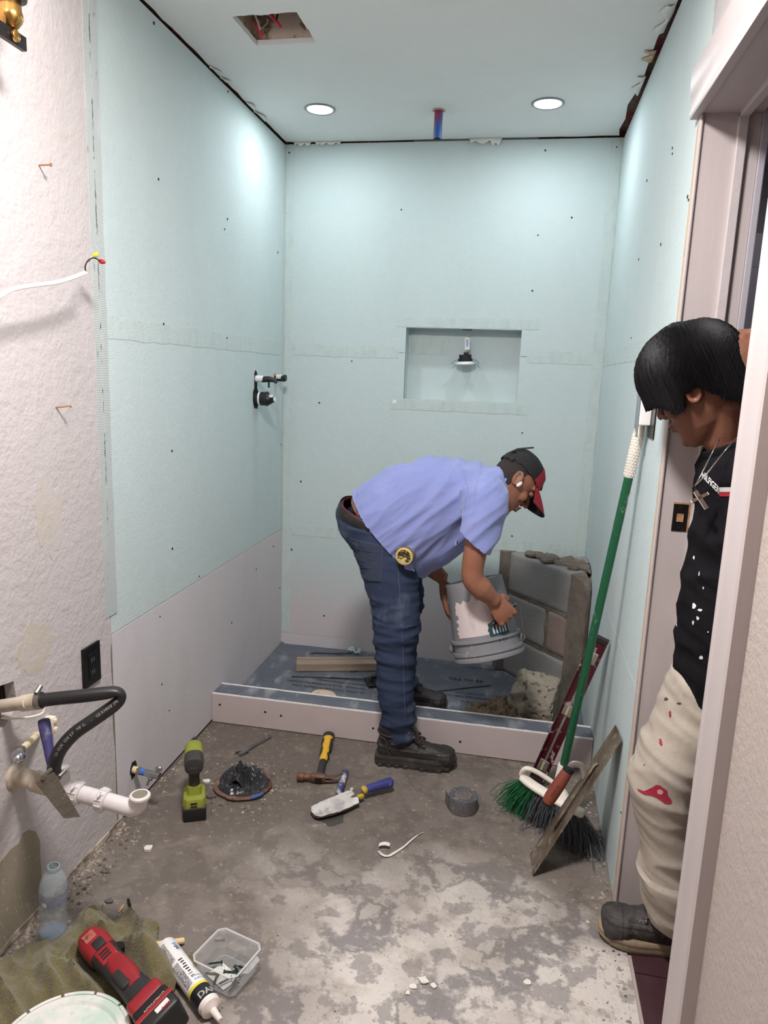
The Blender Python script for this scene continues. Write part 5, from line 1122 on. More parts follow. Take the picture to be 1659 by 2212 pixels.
bandm(cl_-.042, cl_-.004, -.2, pi+.4, BLKI, 'black_band'); bandm(cl_-.050, cl_-.042, -.2, pi+.4, YELI, 'yellow_band')
bandm(.012, .075, 2.0, 2.75, GREYI, 'print_block'); bandm(.085, cl_-.056, 2.0, 2.75, GREYI, 'print_block')
for k in range(8): bandm(.080+.0085*k, .084+.0085*k, 1.45, 1.85-.05*(k % 3), BLKI, 'print_line')
for k in range(4): bandm(.024+.006*k, .0275+.006*k, .95, 1.4-.08*(k % 2), BLUI if k < 2 else BLKI, 'print_line')
def tube_text(s, size, x, a, m, flip=False, bold=0):
    g = text(s, size, Matrix.Identity(4), .0001, bold=bold); out = []
    for v in g[0]:
        an = a-v.x/(RC+.0004) if not flip else a+v.x/(RC+.0004); out.append(Vector((x+(v.y if not flip else -v.y)*-1, (RC+.0006)*cos(an), (RC+.0006)*sin(an))))
    return part('lettering', (out, g[1]), m, ck, world=False, smooth=False)
tube_text('DAP', .022, cl_-.010, 2.30, WPRN, bold=.0006)
tube_text('ALEX PLUS', .0075, cl_-.058, 1.75, BLUI); tube_text('ACRYLIC LATEX', .0065, cl_-.068, 1.8, BLUI); tube_text('EZ', .010, .050, 1.35, BLUI)
# ---- clear screw box
CLR = mat('clear_box_plastic', (226, 226, 226), .15, alpha=.22, spec=.6)
bx = thing('screw_box', 'clear open plastic box holding dark screws and a paper slip', 'box', M=TR((-.588, 1.380, .0), (0, 0, RAD(-16))))
ob = [(-.060, -.042), (-.048, -.054), (.048, -.054), (.060, -.042), (.060, .042), (.048, .054), (-.048, .054), (-.060, .042)]
wv = []
rings = [[V(x*s, y*s, z) for x, y in ob] for s, z in ((.88, .0), (.89, .002), (1.0, .062), (1.06, .064), (1.06, .0665), (.985, .0660), (.875, .0035))]
part('tray', loft(rings), CLR, bx, world=False, smooth=False)
part('rim', tube([V(x*1.05, y*1.05, .066) for x, y in ob+[ob[0]]], .0018, 8), mat('clear_rim', (226, 226, 226), .2, alpha=.6), bx, world=False)
part('hang_tab', prism([(.062, -.03), (.078, -.022), (.078, .022), (.062, .03)], .060, .0625), CLR, bx, world=False, smooth=False)
pp = solo('paper_slip', prism([(-.035, -.026), (.03, -.026), (.03, .022), (-.035, .022)], 0, .0006), mat('printed_paper', (220, 218, 212), .8, layers=[(300, .50, .56, (140, 140, 138), .7, (.5, 2.5, 1))]), 'white printed paper slip inside the clear screw box', 'paper', M=TR((-.592, 1.372, .0062), (0, 0, RAD(-30))), smooth=False)
GSC = mat('green_black_screw', (46, 62, 54), .4, .6)
prot = None; r = random.Random(8)
locs = [(-.03, -.02, 20), (-.01, -.03, 110), (.015, -.025, 60), (.03, -.01, 100), (.02, .012, 150), (.035, .02, 70), (.005, .005, 200), (.04, -.028, 85), (-.038, .004, 40), (.026, .03, 10)]
names = ['screw at the near left of the box', 'screw pointing across the near side of the box', 'screw near the middle front of the box', 'screw by the right wall of the box', 'screw crossing the paper slip', 'screw at the far right of the box', 'screw lying on the paper slip centre', 'screw in the near right corner of the box', 'screw by the left wall of the box', 'screw at the far edge of the heap']
bM = WM[bx.name]
for k, (x, y, a) in enumerate(locs):
    M = bM @ TR((x, y, .0105+.003*(k % 3)), (0, RAD(r.uniform(-6, 6)), RAD(a)))
    if prot is None:
        prot = tag(bpy.data.objects.new('wood_screw', None), 'dark green '+names[0], 'screw', 'dark screws in the clear box'); COL.objects.link(prot); prot.matrix_world = M; WM[prot.name] = M
        sh1 = part('shank', join(tube([(-.020, 0, 0), (-.014, 0, 0), (.012, 0, 0)], [.0004, .0019, .0019], 7), *[tube([(q, 0, 0), (q+.0012, 0, 0)], [.0019, .0031], 7) for q in np.linspace(-.014, .006, 8)]), GSC, prot, world=False)
        sh2 = part('head', tube([(.010, 0, 0), (.0145, 0, 0), (.016, 0, 0)], [.0019, .0045, .0045], 9), GSC, prot, world=False)
    else:
        c = prot.copy(); COL.objects.link(c); c.matrix_world = M; WM[c.name] = M; c['label'] = 'dark green '+names[k]
        for s in (sh1, sh2):
            e = s.copy(); COL.objects.link(e); e.parent = c
# ---- paint lid, dowel, drill bit, pencil stub
LIDM = mat('lid_white', (222, 218, 212), .45, layers=[(9, .52, .62, (184, 206, 192), .8), (30, .6, .68, (170, 196, 182), .6)])
LC = V(-.835, 1.100, .0)
ld_ = thing('paint_pail_cover', 'white round bucket lid smeared with mint paint at picture bottom', 'lid', LC)
M = Matrix.Translation(LC+V(0, 0, .024)) @ Euler((RAD(2), RAD(-1), 0)).to_matrix().to_4x4()
part('disc', lathe([(.132, .0), (.134, .006), (.118, .006), (.112, .001), (.001, .002)], 64, M), LIDM, ld_)
segs = []
for k in range(12):
    a0 = 2*pi*k/12+.05; a1 = 2*pi*(k+1)/12-.0
    g = [[Vector((r_*cos(a), r_*sin(a), z_)) for r_, z_ in ((.132, -.014), (.140, -.014), (.1405, .008), (.137, .0105), (.1325, .009))] for a in np.linspace(a0, a1, 8)]
    part('rim_segment', xf(loft(g), M), LIDM, ld_)
q0, q1 = at(322, 2043, 'z', .03), at(397, 2032, 'z', .009)
solo('dowel', tube([q0, q1-(q1-q0).normalized()*.001, q1], [.0075, .0075, .0066], 18), mat('dowel_wood', (222, 190, 146), .6, layers=[(20, .5, .7, (206, 170, 124), .5)]), 'short pale wooden dowel poking from under the towel', 'dowel')
q0, q1 = at(277, 1943, 'z', .004), at(288, 1986, 'z', .004); sp_ = []
bp_ = thing('drill_bit', 'black twist drill bit on concrete above the towel', 'drill bit', q0)
part('shank', tube([q0, q0.lerp(q1, .3)], .0038, 10), BLKM, bp_)
hel = [q0.lerp(q1, .28+.72*i/40) for i in range(41)]; dq = (q1-q0).normalized(); sq = V(-dq.y, dq.x, 0); 
part('flute', join(tube([h+sq*.0018*cos(i*.6)+V(0, 0, .0018*sin(i*.6)) for i, h in enumerate(hel)], .0019, 6), tube([h-sq*.0018*cos(i*.6)-V(0, 0, .0018*sin(i*.6)) for i, h in enumerate(hel)], .0019, 6)), BLKM, bp_)
q0, q1 = at(268, 1953, 'z', .003), at(255, 1972, 'z', .003)
solo('wood_splinter', tube([q0, q0.lerp(q1, .4), q1], [(.001, .001), (.0045, .0022), (.0006, .0006)], 6), mat('splinter_wood', (186, 146, 96), .7), 'small pointed wooden splinter beside the black drill bit', 'splinter')
q0, q1 = at(462, 2032, 'z', .003), at(486, 2030, 'z', .003)
solo('loose_screw', tube([q0, q0.lerp(q1, .8), q1], [.001, .0022, .0042], 8), GSC, 'single dark screw lying behind the clear box', 'screw')
# ================================================================== PEOPLE
from mathutils.bvhtree import BVHTree
def ring_h(c, a, b, n=24, back=1.0):
    """horizontal elliptical ring, half axes a (x) and b (y)"""
    return [V(c[0]+a*cos(2*pi*j/n), c[1]+b*sin(2*pi*j/n), c[2]) for j in range(n)]
def rows_loft(rows, y, n=24):
    """rows: (pixel row, left px, right px, centre y, half depth)"""
    rg = []
    for py, l, r_, yc, b in rows:
        p, q = at(l, py, 'y', yc), at(r_, py, 'y', yc); c = p.lerp(q, .5); rg.append(ring_h(c, abs(q.x-p.x)/2, b, n))
    return loft(rg)
def spath(P, R_, k=4):
    P = [V(p) for p in P]; pts = smooth_path(P, k); rad = []
    for i in range(len(P)-1):
        for j in range(k):
            t = j/k; rad.append(tuple(a+(b-a)*t for a, b in zip(R_[i], R_[i+1])) if hasattr(R_[i], '__len__') else R_[i]+(R_[i+1]-R_[i])*t)
    rad.append(R_[-1]); return pts, rad
def limb(P, R_, n=18, k=4, up=(0, 1, 0)):
    p, r_ = spath(P, R_, k); return tube(p, r_, n, up=up)
def head_axes(yaw, pitch, roll):
    X = V(cos(yaw)*cos(pitch), sin(yaw)*cos(pitch), sin(pitch)); Y = V(-sin(yaw), cos(yaw), 0); Z = X.cross(Y)
    return X, Y*cos(roll)+Z*sin(roll), Z*cos(roll)-Y*sin(roll)
def head_matrix(c, yaw, pitch, roll, s):
    X, Y, Z = head_axes(RAD(yaw), RAD(pitch), RAD(roll))
    return Matrix(((X.x*s, Y.x*s, Z.x*s, c[0]), (X.y*s, Y.y*s, Z.y*s, c[1]), (X.z*s, Y.z*s, Z.z*s, c[2]), (0, 0, 0, 1)))
def skull(grow=0.0, sq=False):
    S = [(.136, -.03, .03, .026), (.126, -.064, .056, .047), (.106, -.087, .079, .063), (.08, -.098, .091, .071), (.05, -.102, .0975, .0750), (.03, -.101, .0985, .0755), (.012, -.099, .092, .0745), (-.005, -.096, .0915, .073),
         (-.025, -.088, .093, .070), (-.05, -.074, .094, .064), (-.075, -.052, .0915, .055), (-.095, -.022, .0905, .043), (-.108, .008, .084, .031), (-.115, .028, .072, .018)]
    rg = []; n = 36
    for z, xb, xf_, w_ in S:
        xm = (xb+xf_)/2-.005; ring = []
        for j in range(n):
            t = 2*pi*j/n; c, s = cos(t), sin(t); x = xm+((xf_-xm+grow) if c > 0 else (xm-xb+grow))*c
            y = (w_+grow)*s*(1-.10*max(0, c)**2); zz = z+(grow if z > .1 else 0)
            if sq: x = x if x > 0 else x*.80; zz = zz if zz < 0 else zz*.87
            ring.append(V(x, y, zz))
        rg.append(ring)
    return loft(rg[::-1])
def head_shapes(sq=False):
    g = [skull(0, sq)]
    g.append(limb([(.090, 0, .026), (.100, 0, .008), (.113, 0, -.016), (.112, 0, -.024)], [.0075, .0085, .0110, .009], 12))
    for s in (-1, 1):
        g.append(ell((.100, s*.011, -.024), (.011, .008, .008)))
        g.append(limb([(.090, s*.012, .034), (.088, s*.034, .040), (.070, s*.058, .034)], [.009, .010, .008], 10))
        g.append(ell((.064, s*.044, -.016), (.022, .016, .022)))
        E_ = Matrix.Translation((-.006, s*.0765, .002)) @ Euler((RAD(-8*s), RAD(-14), RAD(18*s))).to_matrix().to_4x4()
        g.append(xf(tube([(.0135*cos(a), s*.006, .0255*sin(a)) for a in np.linspace(0, 2*pi, 20)[:-1]]+[(.0135, s*.006, 0)], .0045, 8), E_))
        g.append(xf(ell((0, 0, 0), (.0125, .0042, .0245)), E_)); g.append(xf(ell((.010, s*.004, -.004), (.007, .006, .010)), E_))
    g.append(ell((.095, 0, -.048), (.0095, .023, .0058))); g.append(ell((.0935, 0, -.0605), (.0095, .020, .0068))); g.append(ell((.080, 0, -.096), (.015, .022, .013)))
    return join(*g)
def open_hand(M, curl, spread=.10, thumb=(.9, -.2), side=1, r0=.0088):
    """palm + five jointed fingers. local x = fingers, y = thumb side (times side), z = back of hand"""
    g = [limb([(-.012, 0, 0), (.015, 0, 0), (.05, 0, .001), (.084, 0, -.001)], [(.026, .018), (.031, .0155), (.040, .0145), (.039, .0120)], 18, up=(0, 0, 1))]
    lens = [.070, .080, .075, .058]
    for i in range(4):
        y = (.029-.0193*i)*side; a = (spread*(1.5-i))*side; L = lens[i]; p = V(.082-.004*abs(i-1), y, 0); d = V(cos(a), sin(a), 0); pts = [p-d*.012, p]; th = 0; c = curl[i] if hasattr(curl, '__len__') else curl
        for k, f in enumerate((.45, .30, .25)):
            th += c*(1.0 if k else .8); q = d*cos(th)+V(0, 0, -1)*sin(th); pts.append(pts[-1]+q*(L*f))
        rr_ = r0*(.93 if i == 3 else 1); g.append(tube(pts, [rr_, rr_*1.04, rr_*1.0, rr_*.92, rr_*.72], 12)); g.append(ell(pts[-1], (rr_*.72,)*3, 10, 6))
    ta, tb = thumb; p = V(.016, .027*side, -.006); d = V(cos(ta), sin(ta)*side, tb).normalized(); e = V(cos(ta*.55), sin(ta*.55)*side, tb*1.5).normalized()
    pts = [p-d*.012, p+d*.02, p+d*.042, p+d*.042+e*.030]; g.append(tube(pts, [.013, .0125, .0105, .0085], 12)); g.append(ell(pts[-1], (.0085,)*3, 10, 6))
    return xf(join(*g), M)
def fist(M, side=1):
    g = [limb([(-.012, 0, 0), (.02, 0, 0), (.055, 0, .001), (.080, 0, -.002)], [(.026, .019), (.033, .0175), (.041, .0170), (.040, .0140)], 18, up=(0, 0, 1))]
    for i in range(4):
        y = (.030-.0200*i)*side; k = (1.0, 1.06, 1.0, .86)[i]
        pts = [(.066, y, .002), (.082, y, .000), (.098*1.0, y*.98, -.024*k), (.074, y*.96, -.046*k), (.050, y*.95, -.036*k)]
        g.append(tube(pts, [.0095, .0105, .0100, .0096, .0084], 12)); g.append(ell((.083, y, .002), (.0105, .0095, .0100), 10, 7))
    p = [(.012, .028*side, -.006), (.038, .042*side, -.022), (.062, .034*side, -.044), (.078, .014*side, -.055)]
    g.append(tube(p, [.0135, .0130, .0115, .0090], 12)); g.append(ell(p[-1], (.009,)*3, 10, 6))
    return xf(join(*g), M)
def ridge(p, fr, seed): return 1-2*abs(mnoise.noise(Vector((p[0]*fr[0]+seed, p[1]*fr[1]-seed, p[2]*fr[2]+2*seed))))
def wrinkle(co, no, fn): return co+no*np.array([fn(p) for p in co])[:, None]
def cloth(name, g, vox, m, parent, fn=None, keep=None, smooth=4, thick=.0025, label=None):
    co, fs, no = remesh(g, vox, smooth)
    if fn: co = wrinkle(co, no, fn)
    if keep is not None:
        co, fs = cutaway(co, fs, keep(co))
        me = bpy.data.meshes.new('t'); me.from_pydata(co.tolist(), [], fs); bm = bmesh.new(); bm.from_mesh(me); bpy.data.meshes.remove(me)
        loose = [v for v in bm.verts if not v.link_faces]; bmesh.ops.delete(bm, geom=loose, context='VERTS')
        bnd = [v for v in bm.verts if v.is_boundary]
        for _ in range(6): bmesh.ops.smooth_vert(bm, verts=bnd, factor=.5, use_axis_x=True, use_axis_y=True, use_axis_z=True)
        g2 = shell(bmg(bm), thick)
    else: g2 = (co, fs)
    o = part(name, g2, m, parent, label=label, angle=60); o['_bvh'] = 0; del o['_bvh']
    BV[o.name] = BVHTree.FromPolygons([tuple(v) for v in g2[0]], [tuple(f) for f in g2[1]])
    return o
BV = {}
def decal(owner, name, m, pts, lift=.0016, parent=None, sub=3):
    """thin patch lying on a garment; outline picked by photo pixels, each vertex dropped on the cloth"""
    bv = BV[owner.name]; bm = bmesh.new(); vs = [bm.verts.new((x, y, 0)) for x, y in pts]; bm.faces.new(vs); bmesh.ops.triangulate(bm, faces=bm.faces)
    bmesh.ops.subdivide_edges(bm, edges=list(bm.edges), cuts=sub, use_grid_fill=False); bmesh.ops.triangulate(bm, faces=bm.faces); g = bmg(bm); out = []; o = V(0, 0, CZ)
    for v in g[0]:
        d = (at(v.x, v.y, 'y', 2.0)-o).normalized(); h = bv.ray_cast(o, d)
        if h[0] is None: h = bv.find_nearest(o+d*1.8)
        n = h[1] if h[1].dot(d) < 0 else -h[1]; out.append(h[0]+n*lift)
    return part(name, (out, g[1]), m, parent or owner, smooth=True)
def wrapped_text(owner, s, size, M, m, name='lettering', lift=.0012, dirv=None):
    bv = BV[owner.name]; g = text(s, size, M, .0001, bold=.0006); d = dirv or (M.to_3x3() @ V(0, 0, -1)).normalized(); out = []
    for v in g[0]:
        h = bv.ray_cast(V(v)-d*.10, d)
        if h[0] is None: h = bv.find_nearest(V(v))
        out.append(h[0]-d*lift)
    return part(name, (out, g[1]), m, owner, smooth=False)
LACE = mat('boot_lace', (62, 56, 52), .85); STITCHB = mat('boot_stitch', (84, 78, 72), .9)
def boot(root, nm, M, upper_m, sole_m, h=.15, lace_m=None, low=False, trim_m=None):
    """laced boot; local x = toe direction from the heel, z up"""
    fp = [(-.004, -.022), (.006, -.034), (.05, -.037), (.11, -.036), (.17, -.045), (.215, -.047), (.255, -.038), (.280, -.018), (.284, .002), (.275, .024), (.245, .040), (.20, .045), (.15, .038), (.10, .033), (.05, .034), (.006, .031), (-.004, .02)]
    fp = [(p.x, p.y) for p in smooth_path([(x, y, 0) for x, y in fp]+[(*fp[0], 0)], 3)[:-1]]
    b = part(nm, xf((lambda co: (co[0], co[1]))(boot_upper(h, low)), M), upper_m, root)
    rg = []
    for s, z, lift in ((.97, .0, .0), (1.03, .004, .0), (1.06, .016, .0), (1.035, .022, 0), (1.035, .025, 0), (1.06, .029, .0), (1.05, .036, .0), (.98, .041, 0)):
        rg.append([V((x-.14)*s+.14, y*s, z+.012*max(0, (x-.20)/.08)**2*(1 if z < .02 else .7)) for x, y in fp])
    if low: rg = [[V(v.x, v.y, v.z*.72) for v in r_] for r_ in rg]
    part('sole', xf(loft(rg), M), sole_m, b)
    lug = []
    for i in range(0 if low else 9):
        x = .012+.031*i
        for s in (-1, 1): lug.append(cbox((x, s*.036*(1.12 if .15 < x < .25 else .93), .006+.012*max(0, (x-.20)/.08)**2), (.017, .018, .012), .002, 1))
    if lug: part('sole_lugs', xf(join(*lug), M), sole_m, b)
    lc = []; top = .150 if not low else .085
    for i in range(5 if not low else 4):
        t = i/4; x0 = (.185-.075*t) if not low else (.190-.055*t); z0 = (.078+.070*t) if not low else (.074+.026*t); wd = .022+.006*t
        lc.append(tube(smooth_path([(x0, -wd, z0-.004), (x0-.006, 0, z0+.008), (x0-.012, wd, z0+.003)], 3), .0024, 6)); lc.append(tube(smooth_path([(x0, wd, z0-.004), (x0-.006, 0, z0+.0095), (x0-.012, -wd, z0+.003)], 3), .0024, 6))
    xt, zt = (.11, .150) if not low else (.135, .100)
    lc.append(tube(smooth_path([(xt, -.02, zt), (xt+.03, -.045, zt+.010), (xt+.035, -.050, zt-.025)], 4), .0022, 6)); lc.append(tube(smooth_path([(xt, -.015, zt), (xt+.035, -.030, zt-.01), (xt+.04, -.046, zt-.045)], 4), .0022, 6))
    part('laces', xf(join(*lc), M), lace_m or LACE, b)
    for i in range(5 if not low else 4):
        t = i/4; x0 = (.188-.075*t) if not low else (.192-.055*t); z0 = (.070+.066*t) if not low else (.070+.024*t); wd = .027+.011*t
        for s in (-1, 1): part('eyelet', xf(join(ell((x0, s*wd, z0), (.0055, .003, .0055), 10, 6), tube([(x0+.005*cos(a)-.006, s*(wd-.004), z0+.005+.005*sin(a)) for a in np.linspace(0, 2*pi, 9)], .0013, 5)), M), CLAMP, b)
    if not low:
        part('toe_stitch', xf(tube(smooth_path([(.215, -.046, .034), (.228, -.043, .050), (.245, -.026, .064), (.250, 0, .068), (.245, .026, .064), (.228, .043, .050)], 4), .0014, 6), M), STITCHB, b)
        part('heel_stitch', xf(tube(smooth_path([(.050, -.039, .036), (.036, -.0415, .070), (.030, -.045, .105), (.008, -.040, .115)], 4), .0013, 6), M), STITCHB, b)
        part('cuff_band', xf(tube([(.058+.0615*cos(a), .0525*sin(a), .122) for a in np.linspace(0, 2*pi, 33)], .0040, 8), M), upper_m, b)
        part('side_tag', xf(cbox((.062, -.0530, .098), (.024, .002, .008), .0006), M), CLAMP, b)
    return b
def boot_upper(h, low):
    g = [tube(smooth_path([(.0, 0, .05), (.03, 0, .055), (.10, 0, .058), (.17, 0, .050), (.225, 0, .044), (.262, 0, .038), (.280, 0, .034)], 3), [(.020, .030)]+[(.034, .042)]*3+[(.036, .044)]*4+[(.038, .036)]*4+[(.045, .033)]*4+[(.036, .028)]*2+[(.016, .014)], 24, up=(0, 0, 1))]
    g.append(tube([(.012, 0, .04), (.03, 0, .045), (.27, 0, .036)], [(.032, .02), (.035, .022), (.034, .02)], 20, up=(0, 0, 1)))
    if not low: g.append(tube(smooth_path([(.055, 0, .05), (.052, 0, .10), (.050, 0, h), (.050, 0, h+.012)], 3), [(.036, .056), (.036, .056), (.036, .055), (.036, .053), (.037, .050), (.038, .049), (.039, .049), (.040, .050), (.040, .050), (.036, .046)], 24, up=(0, 1, 0)) if False else loft([ring_h((.058, 0, z), a, b, 24) for z, a, b in ((.05, .057, .037), (.09, .056, .042), (.12, .057, .048), (h-.01, .060, .053), (h, .061, .054), (h+.004, .054, .048))]))
    else: g.append(loft([ring_h((.060, 0, z), a, b, 24) for z, a, b in ((.05, .058, .034), (.075, .054, .034), (.098, .052, .034), (.102, .046, .028))]))
    g.append(limb([(.20, 0, .070), (.15, 0, .090 if not low else .085), (.112, 0, h+.005 if not low else .108), (.118, 0, h+.035 if not low else .118)], [(.024, .010), (.028, .012), (.028, .009), (.020, .006)], 12, up=(0, 0, 1)))
    co, fs, no = remesh(join(*g), .0035, 3)
    co = wrinkle(co, no, lambda p: .0012*ridge(p, (55, 20, 30), 2)+(.0022 if abs(p[2]-.062-.1*max(0, .12-p[0])) < .004 else 0)+(.0018 if p[0] > .235 else 0))
    return co, fs

# ------------------------------------------------------------------ the man bending over with the bucket
SKIN1 = mat('skin_tan', (146, 98, 77), .5, layers=[(14, .45, .7, (140, 90, 68), .6), (60, .55, .75, (170, 120, 96), .3)], bump=.15, bscale=300, spec=.35)
SHIRT = mat('periwinkle_cotton', (130, 139, 188), .9, layers=[(90, .45, .7, (126, 136, 194), .5, (.3, 1, 1)), (5, .56, .72, (152, 158, 204), .6)], bump=.25, bscale=500, sheen=.25, spec=.1)
DENIM = mat('faded_denim', (54, 63, 84), .9, layers=[(3.2, .50, .66, (86, 95, 114), .8), (11, .57, .72, (112, 120, 136), .4, (1, 1, .6)), (300, .45, .65, (42, 50, 70), .5)], bump=.3, bscale=600, sheen=0, spec=.1)
BOOTM = mat('black_leather', (44, 41, 40), .55, layers=[(20, .5, .72, (68, 62, 58), .6), (70, .64, .74, (104, 96, 90), .5)], bump=.25, bscale=120)
SOLEM = mat('black_sole', (52, 48, 45), .8, layers=[(18, .5, .7, (84, 77, 70), .6)], bump=.4, bscale=90)
YB1 = 2.565      # torso plane
w1 = thing('person', 'man in lilac shirt and jeans bending over while emptying a bucket', 'person', (-.33, 2.6, 0))
HM1 = head_matrix((-.014, 2.567, 1.062), 10.5, -49.3, -14, .93)
def S1(px, py, y=YB1): return at(px, py, 'y', y)
# jeans
rl = rows_loft([(1095, 760, 850, 2.52, .07), (1120, 748, 872, 2.50, .090), (1150, 750, 884, 2.485, .095), (1200, 770, 899, 2.47, .092), (1250, 785, 903, 2.455, .084), (1300, 801, 904, 2.445, .076), (1345, 812, 903, 2.44, .070), (1400, 814, 893, 2.43, .066), (1450, 816, 888, 2.425, .064), (1500, 822, 890, 2.42, .062), (1550, 830, 893, 2.42, .056), (1582, 834, 892, 2.42, .047), (1594, 838, 889, 2.42, .044)], 0)
ll = rows_loft([(1120, 765, 870, 2.63, .085), (1150, 775, 893, 2.65, .090), (1200, 795, 903, 2.68, .086), (1245, 812, 910, 2.72, .080), (1285, 822, 912, 2.75, .074), (1330, 828, 905, 2.78, .070), (1390, 830, 897, 2.81, .064), (1440, 836, 893, 2.84, .060), (1475, 842, 897, 2.85, .058)], 0)
pel = join(ell(S1(812, 1125), (.105, .175, .115)), tube([S1(800, 1135), S1(790, 1105), S1(806, 1092)], [(.110, .158), (.105, .165), (.088, .150)], 24, up=(0, 1, 0)), ell(S1(785, 1135, 2.50), (.075, .085, .10)), ell(S1(790, 1135, 2.63), (.075, .085, .10)))
wl0, wl1 = S1(748, 1077), S1(836, 1118)      # waist line, back to side
wn = V(-(wl1.z-wl0.z), 0, wl1.x-wl0.x).normalized()
if wn.z < 0: wn = -wn
def jw(p):
    z = p[2]; k = 1.0 if z < .55 else .55
    v = .0085*k*max(0, ridge((p[0]*.8+p[2]*.35, p[1], p[2]), (5, 5, 17), 3))+.0050*k*ridge((p[0]+p[2]*.5, p[1], p[2]), (9, 9, 34), 8)
    if z < .22: v += .006*max(0, ridge(p, (4, 4, 30), 5))
    if .45 < z < .62: v += .005*max(0, ridge((p[0], p[1], p[2]-p[0]*.4), (6, 6, 26), 11))
    return v
jeans = cloth('jeans', join(rl, ll, pel), .006, DENIM, w1, jw, keep=lambda co: ((co-np.array(wl0)) @ np.array(wn)) < 0, smooth=5)
# back pocket, seam lines and front fade
STITCH = mat('denim_stitch', (88, 97, 118), .9); DENIMD = mat('denim_dark', (44, 50, 68), .9, layers=[(200, .45, .65, (70, 78, 98), .6, (1, 1, 3))], bump=.5, bscale=260)
pk_ = [(757, 1163), (790, 1172), (827, 1179), (826, 1218), (823, 1256), (800, 1254), (784, 1248), (770, 1212)]
pk1_ = decal(jeans, 'back_pocket', DENIMD, pk_, .0030, sub=5)
def seam(owner, pts, r=.0008, m=STITCH, nm='seam', lift=.001):
    bv = BV[owner.name]; o = V(0, 0, CZ); out = []
    for a, b in zip(pts[:-1], pts[1:]):
        for k in range(6):
            x, y = a[0]+(b[0]-a[0])*k/6, a[1]+(b[1]-a[1])*k/6; d = (at(x, y, 'y', 2.0)-o).normalized(); h = bv.ray_cast(o, d)
            if h[0] is not None: out.append(h[0]-d*lift)
    if len(out) > 3: return part(nm, tube(out, r, 6), m, owner)
seam(jeans, pk_+[pk_[0]]); 
for f_ in (.18, .40, .66): seam(jeans, [(pk_[0][0]+f_*14, 1166+f_*88), (792, 1178+f_*74), (826, 1182+f_*74)], .0016, DENIM)
seam(jeans, [(752, 1140), (790, 1150), (838, 1166)]); seam(jeans, [(856, 1178), (862, 1260), (868, 1350), (872, 1450), (876, 1575)], .0009)
seam(jeans, [(846, 1160), (850, 1178), (858, 1184)], .0022); seam(jeans, [(862, 1150), (856, 1178)], .0012)
# belt, red waistband
ring = []
cpt = S1(800, 1098); 
def waist_ring(off, grow, n=40):
    P = []
    u = (wl1-wl0).normalized(); c = S1(806, 1104)
    bv = BV[jeans.name]
    for i in range(n+1):
        a = 2*pi*i/n; d = u*cos(a)+V(0, 1, 0)*sin(a); o = c-wn*off; h = bv.ray_cast(o+d*.5, -d)
        q = h[0] if h[0] is not None else o+d*.15
        P.append(q+d*grow)
    return P
BELT = mat('black_belt', (34, 31, 30), .45, layers=[(20, .6, .7, (84, 70, 58), .5)])
part('belt', tube(waist_ring(.019, .002), [(.003, .0165)]*41, 8, up=wn), BELT, w1)
part('underwear_band', tube(waist_ring(.010, -.004), [(.002, .009)]*41, 8, up=wn), mat('red_band', (120, 26, 36), .8), w1)
# shirt
sec = [((756, 1066), (912, 1242), .172), ((772, 1062), (914, 1234), .172), ((812, 1036), (930, 1222), .174), ((862, 1009), (966, 1205), .172), ((930, 996), (1006, 1172), .168), ((990, 999), (1040, 1150), .165), ((1040, 1011), (1066, 1118), .145), ((1070, 1012), (1088, 1080), .085), ((1082, 1008), (1096, 1070), .068)]
rg = []; n = 32
for (bx_, by_), (fx_, fy_), wd in sec:
    p, q = S1(bx_, by_), S1(fx_, fy_); c = p.lerp(q, .5); d = (p-q)*.5
    rr_ = []
    for j in range(n):
        t = 2*pi*j/n; cc, ss = cos(t), sin(t); k = math.copysign(abs(ss)**.85, ss); rr_.append(c+d*cc+V(0, wd*k, 0))
    rg.append(rr_)
tor = loft(rg)
slr = limb([S1(1035, 1062, 2.46), S1(1050, 1085, 2.41), S1(1046, 1120, 2.375), S1(1030, 1165, 2.350), S1(1022, 1190, 2.345)], [(.070, .070), (.068, .072), (.056, .066), (.050, .062), (.050, .061)], 22)
sll = limb([S1(1035, 1062, 2.66), S1(1030, 1085, 2.71), S1(1000, 1115, 2.73), S1(960, 1145, 2.73), S1(945, 1158, 2.72)], [(.068, .068), (.066, .068), (.056, .060), (.055, .058), (.054, .057)], 22)
h0_, h1_ = S1(770, 1070), S1(904, 1232)
def keep_shirt(co):
    hn = np.array(V(-(h1_.z-h0_.z), 0, (h1_.x-h0_.x)).normalized()); hn = -hn if hn[0] < 0 else hn
    k = ((co-np.array(h0_)) @ hn) > 0
    a, b = np.array(S1(1000, 1152, 2.35)), np.array(S1(1053, 1199, 2.35)); t = b-a; nn_ = np.array((-t[2], 0, t[0])); nn_ = nn_/np.linalg.norm(nn_); nn_ = nn_ if nn_[2] > 0 else -nn_
    k &= ~((((co-a) @ nn_) < 0) & (co[:, 1] < 2.402) & (co[:, 0] > S1(990, 1150, 2.35).x) & (co[:, 2] < 1.0) & (co[:, 0] < .05))
    Hi = np.array(HM1.inverted())
    return k
def shw(p):
    x, y, z = p; u = (x+.57)/.5
    v = .0165*max(0, ridge((x*.75-z*.85, y*.6, x*.45+z*.5), (15, 7, 4.5), 4))*(.25+.75*(1 if .05 < u < .9 else .3))+.006*ridge((x*.7-z*.7, y*.5, x*.5+z*.5), (28, 9, 7), 9)
    v += .004*nz(p, 7, 3)
    return v
shirt = cloth('shirt', join(tor, slr, sll), .0055, SHIRT, w1, shw, keep=keep_shirt, smooth=4, thick=.003)
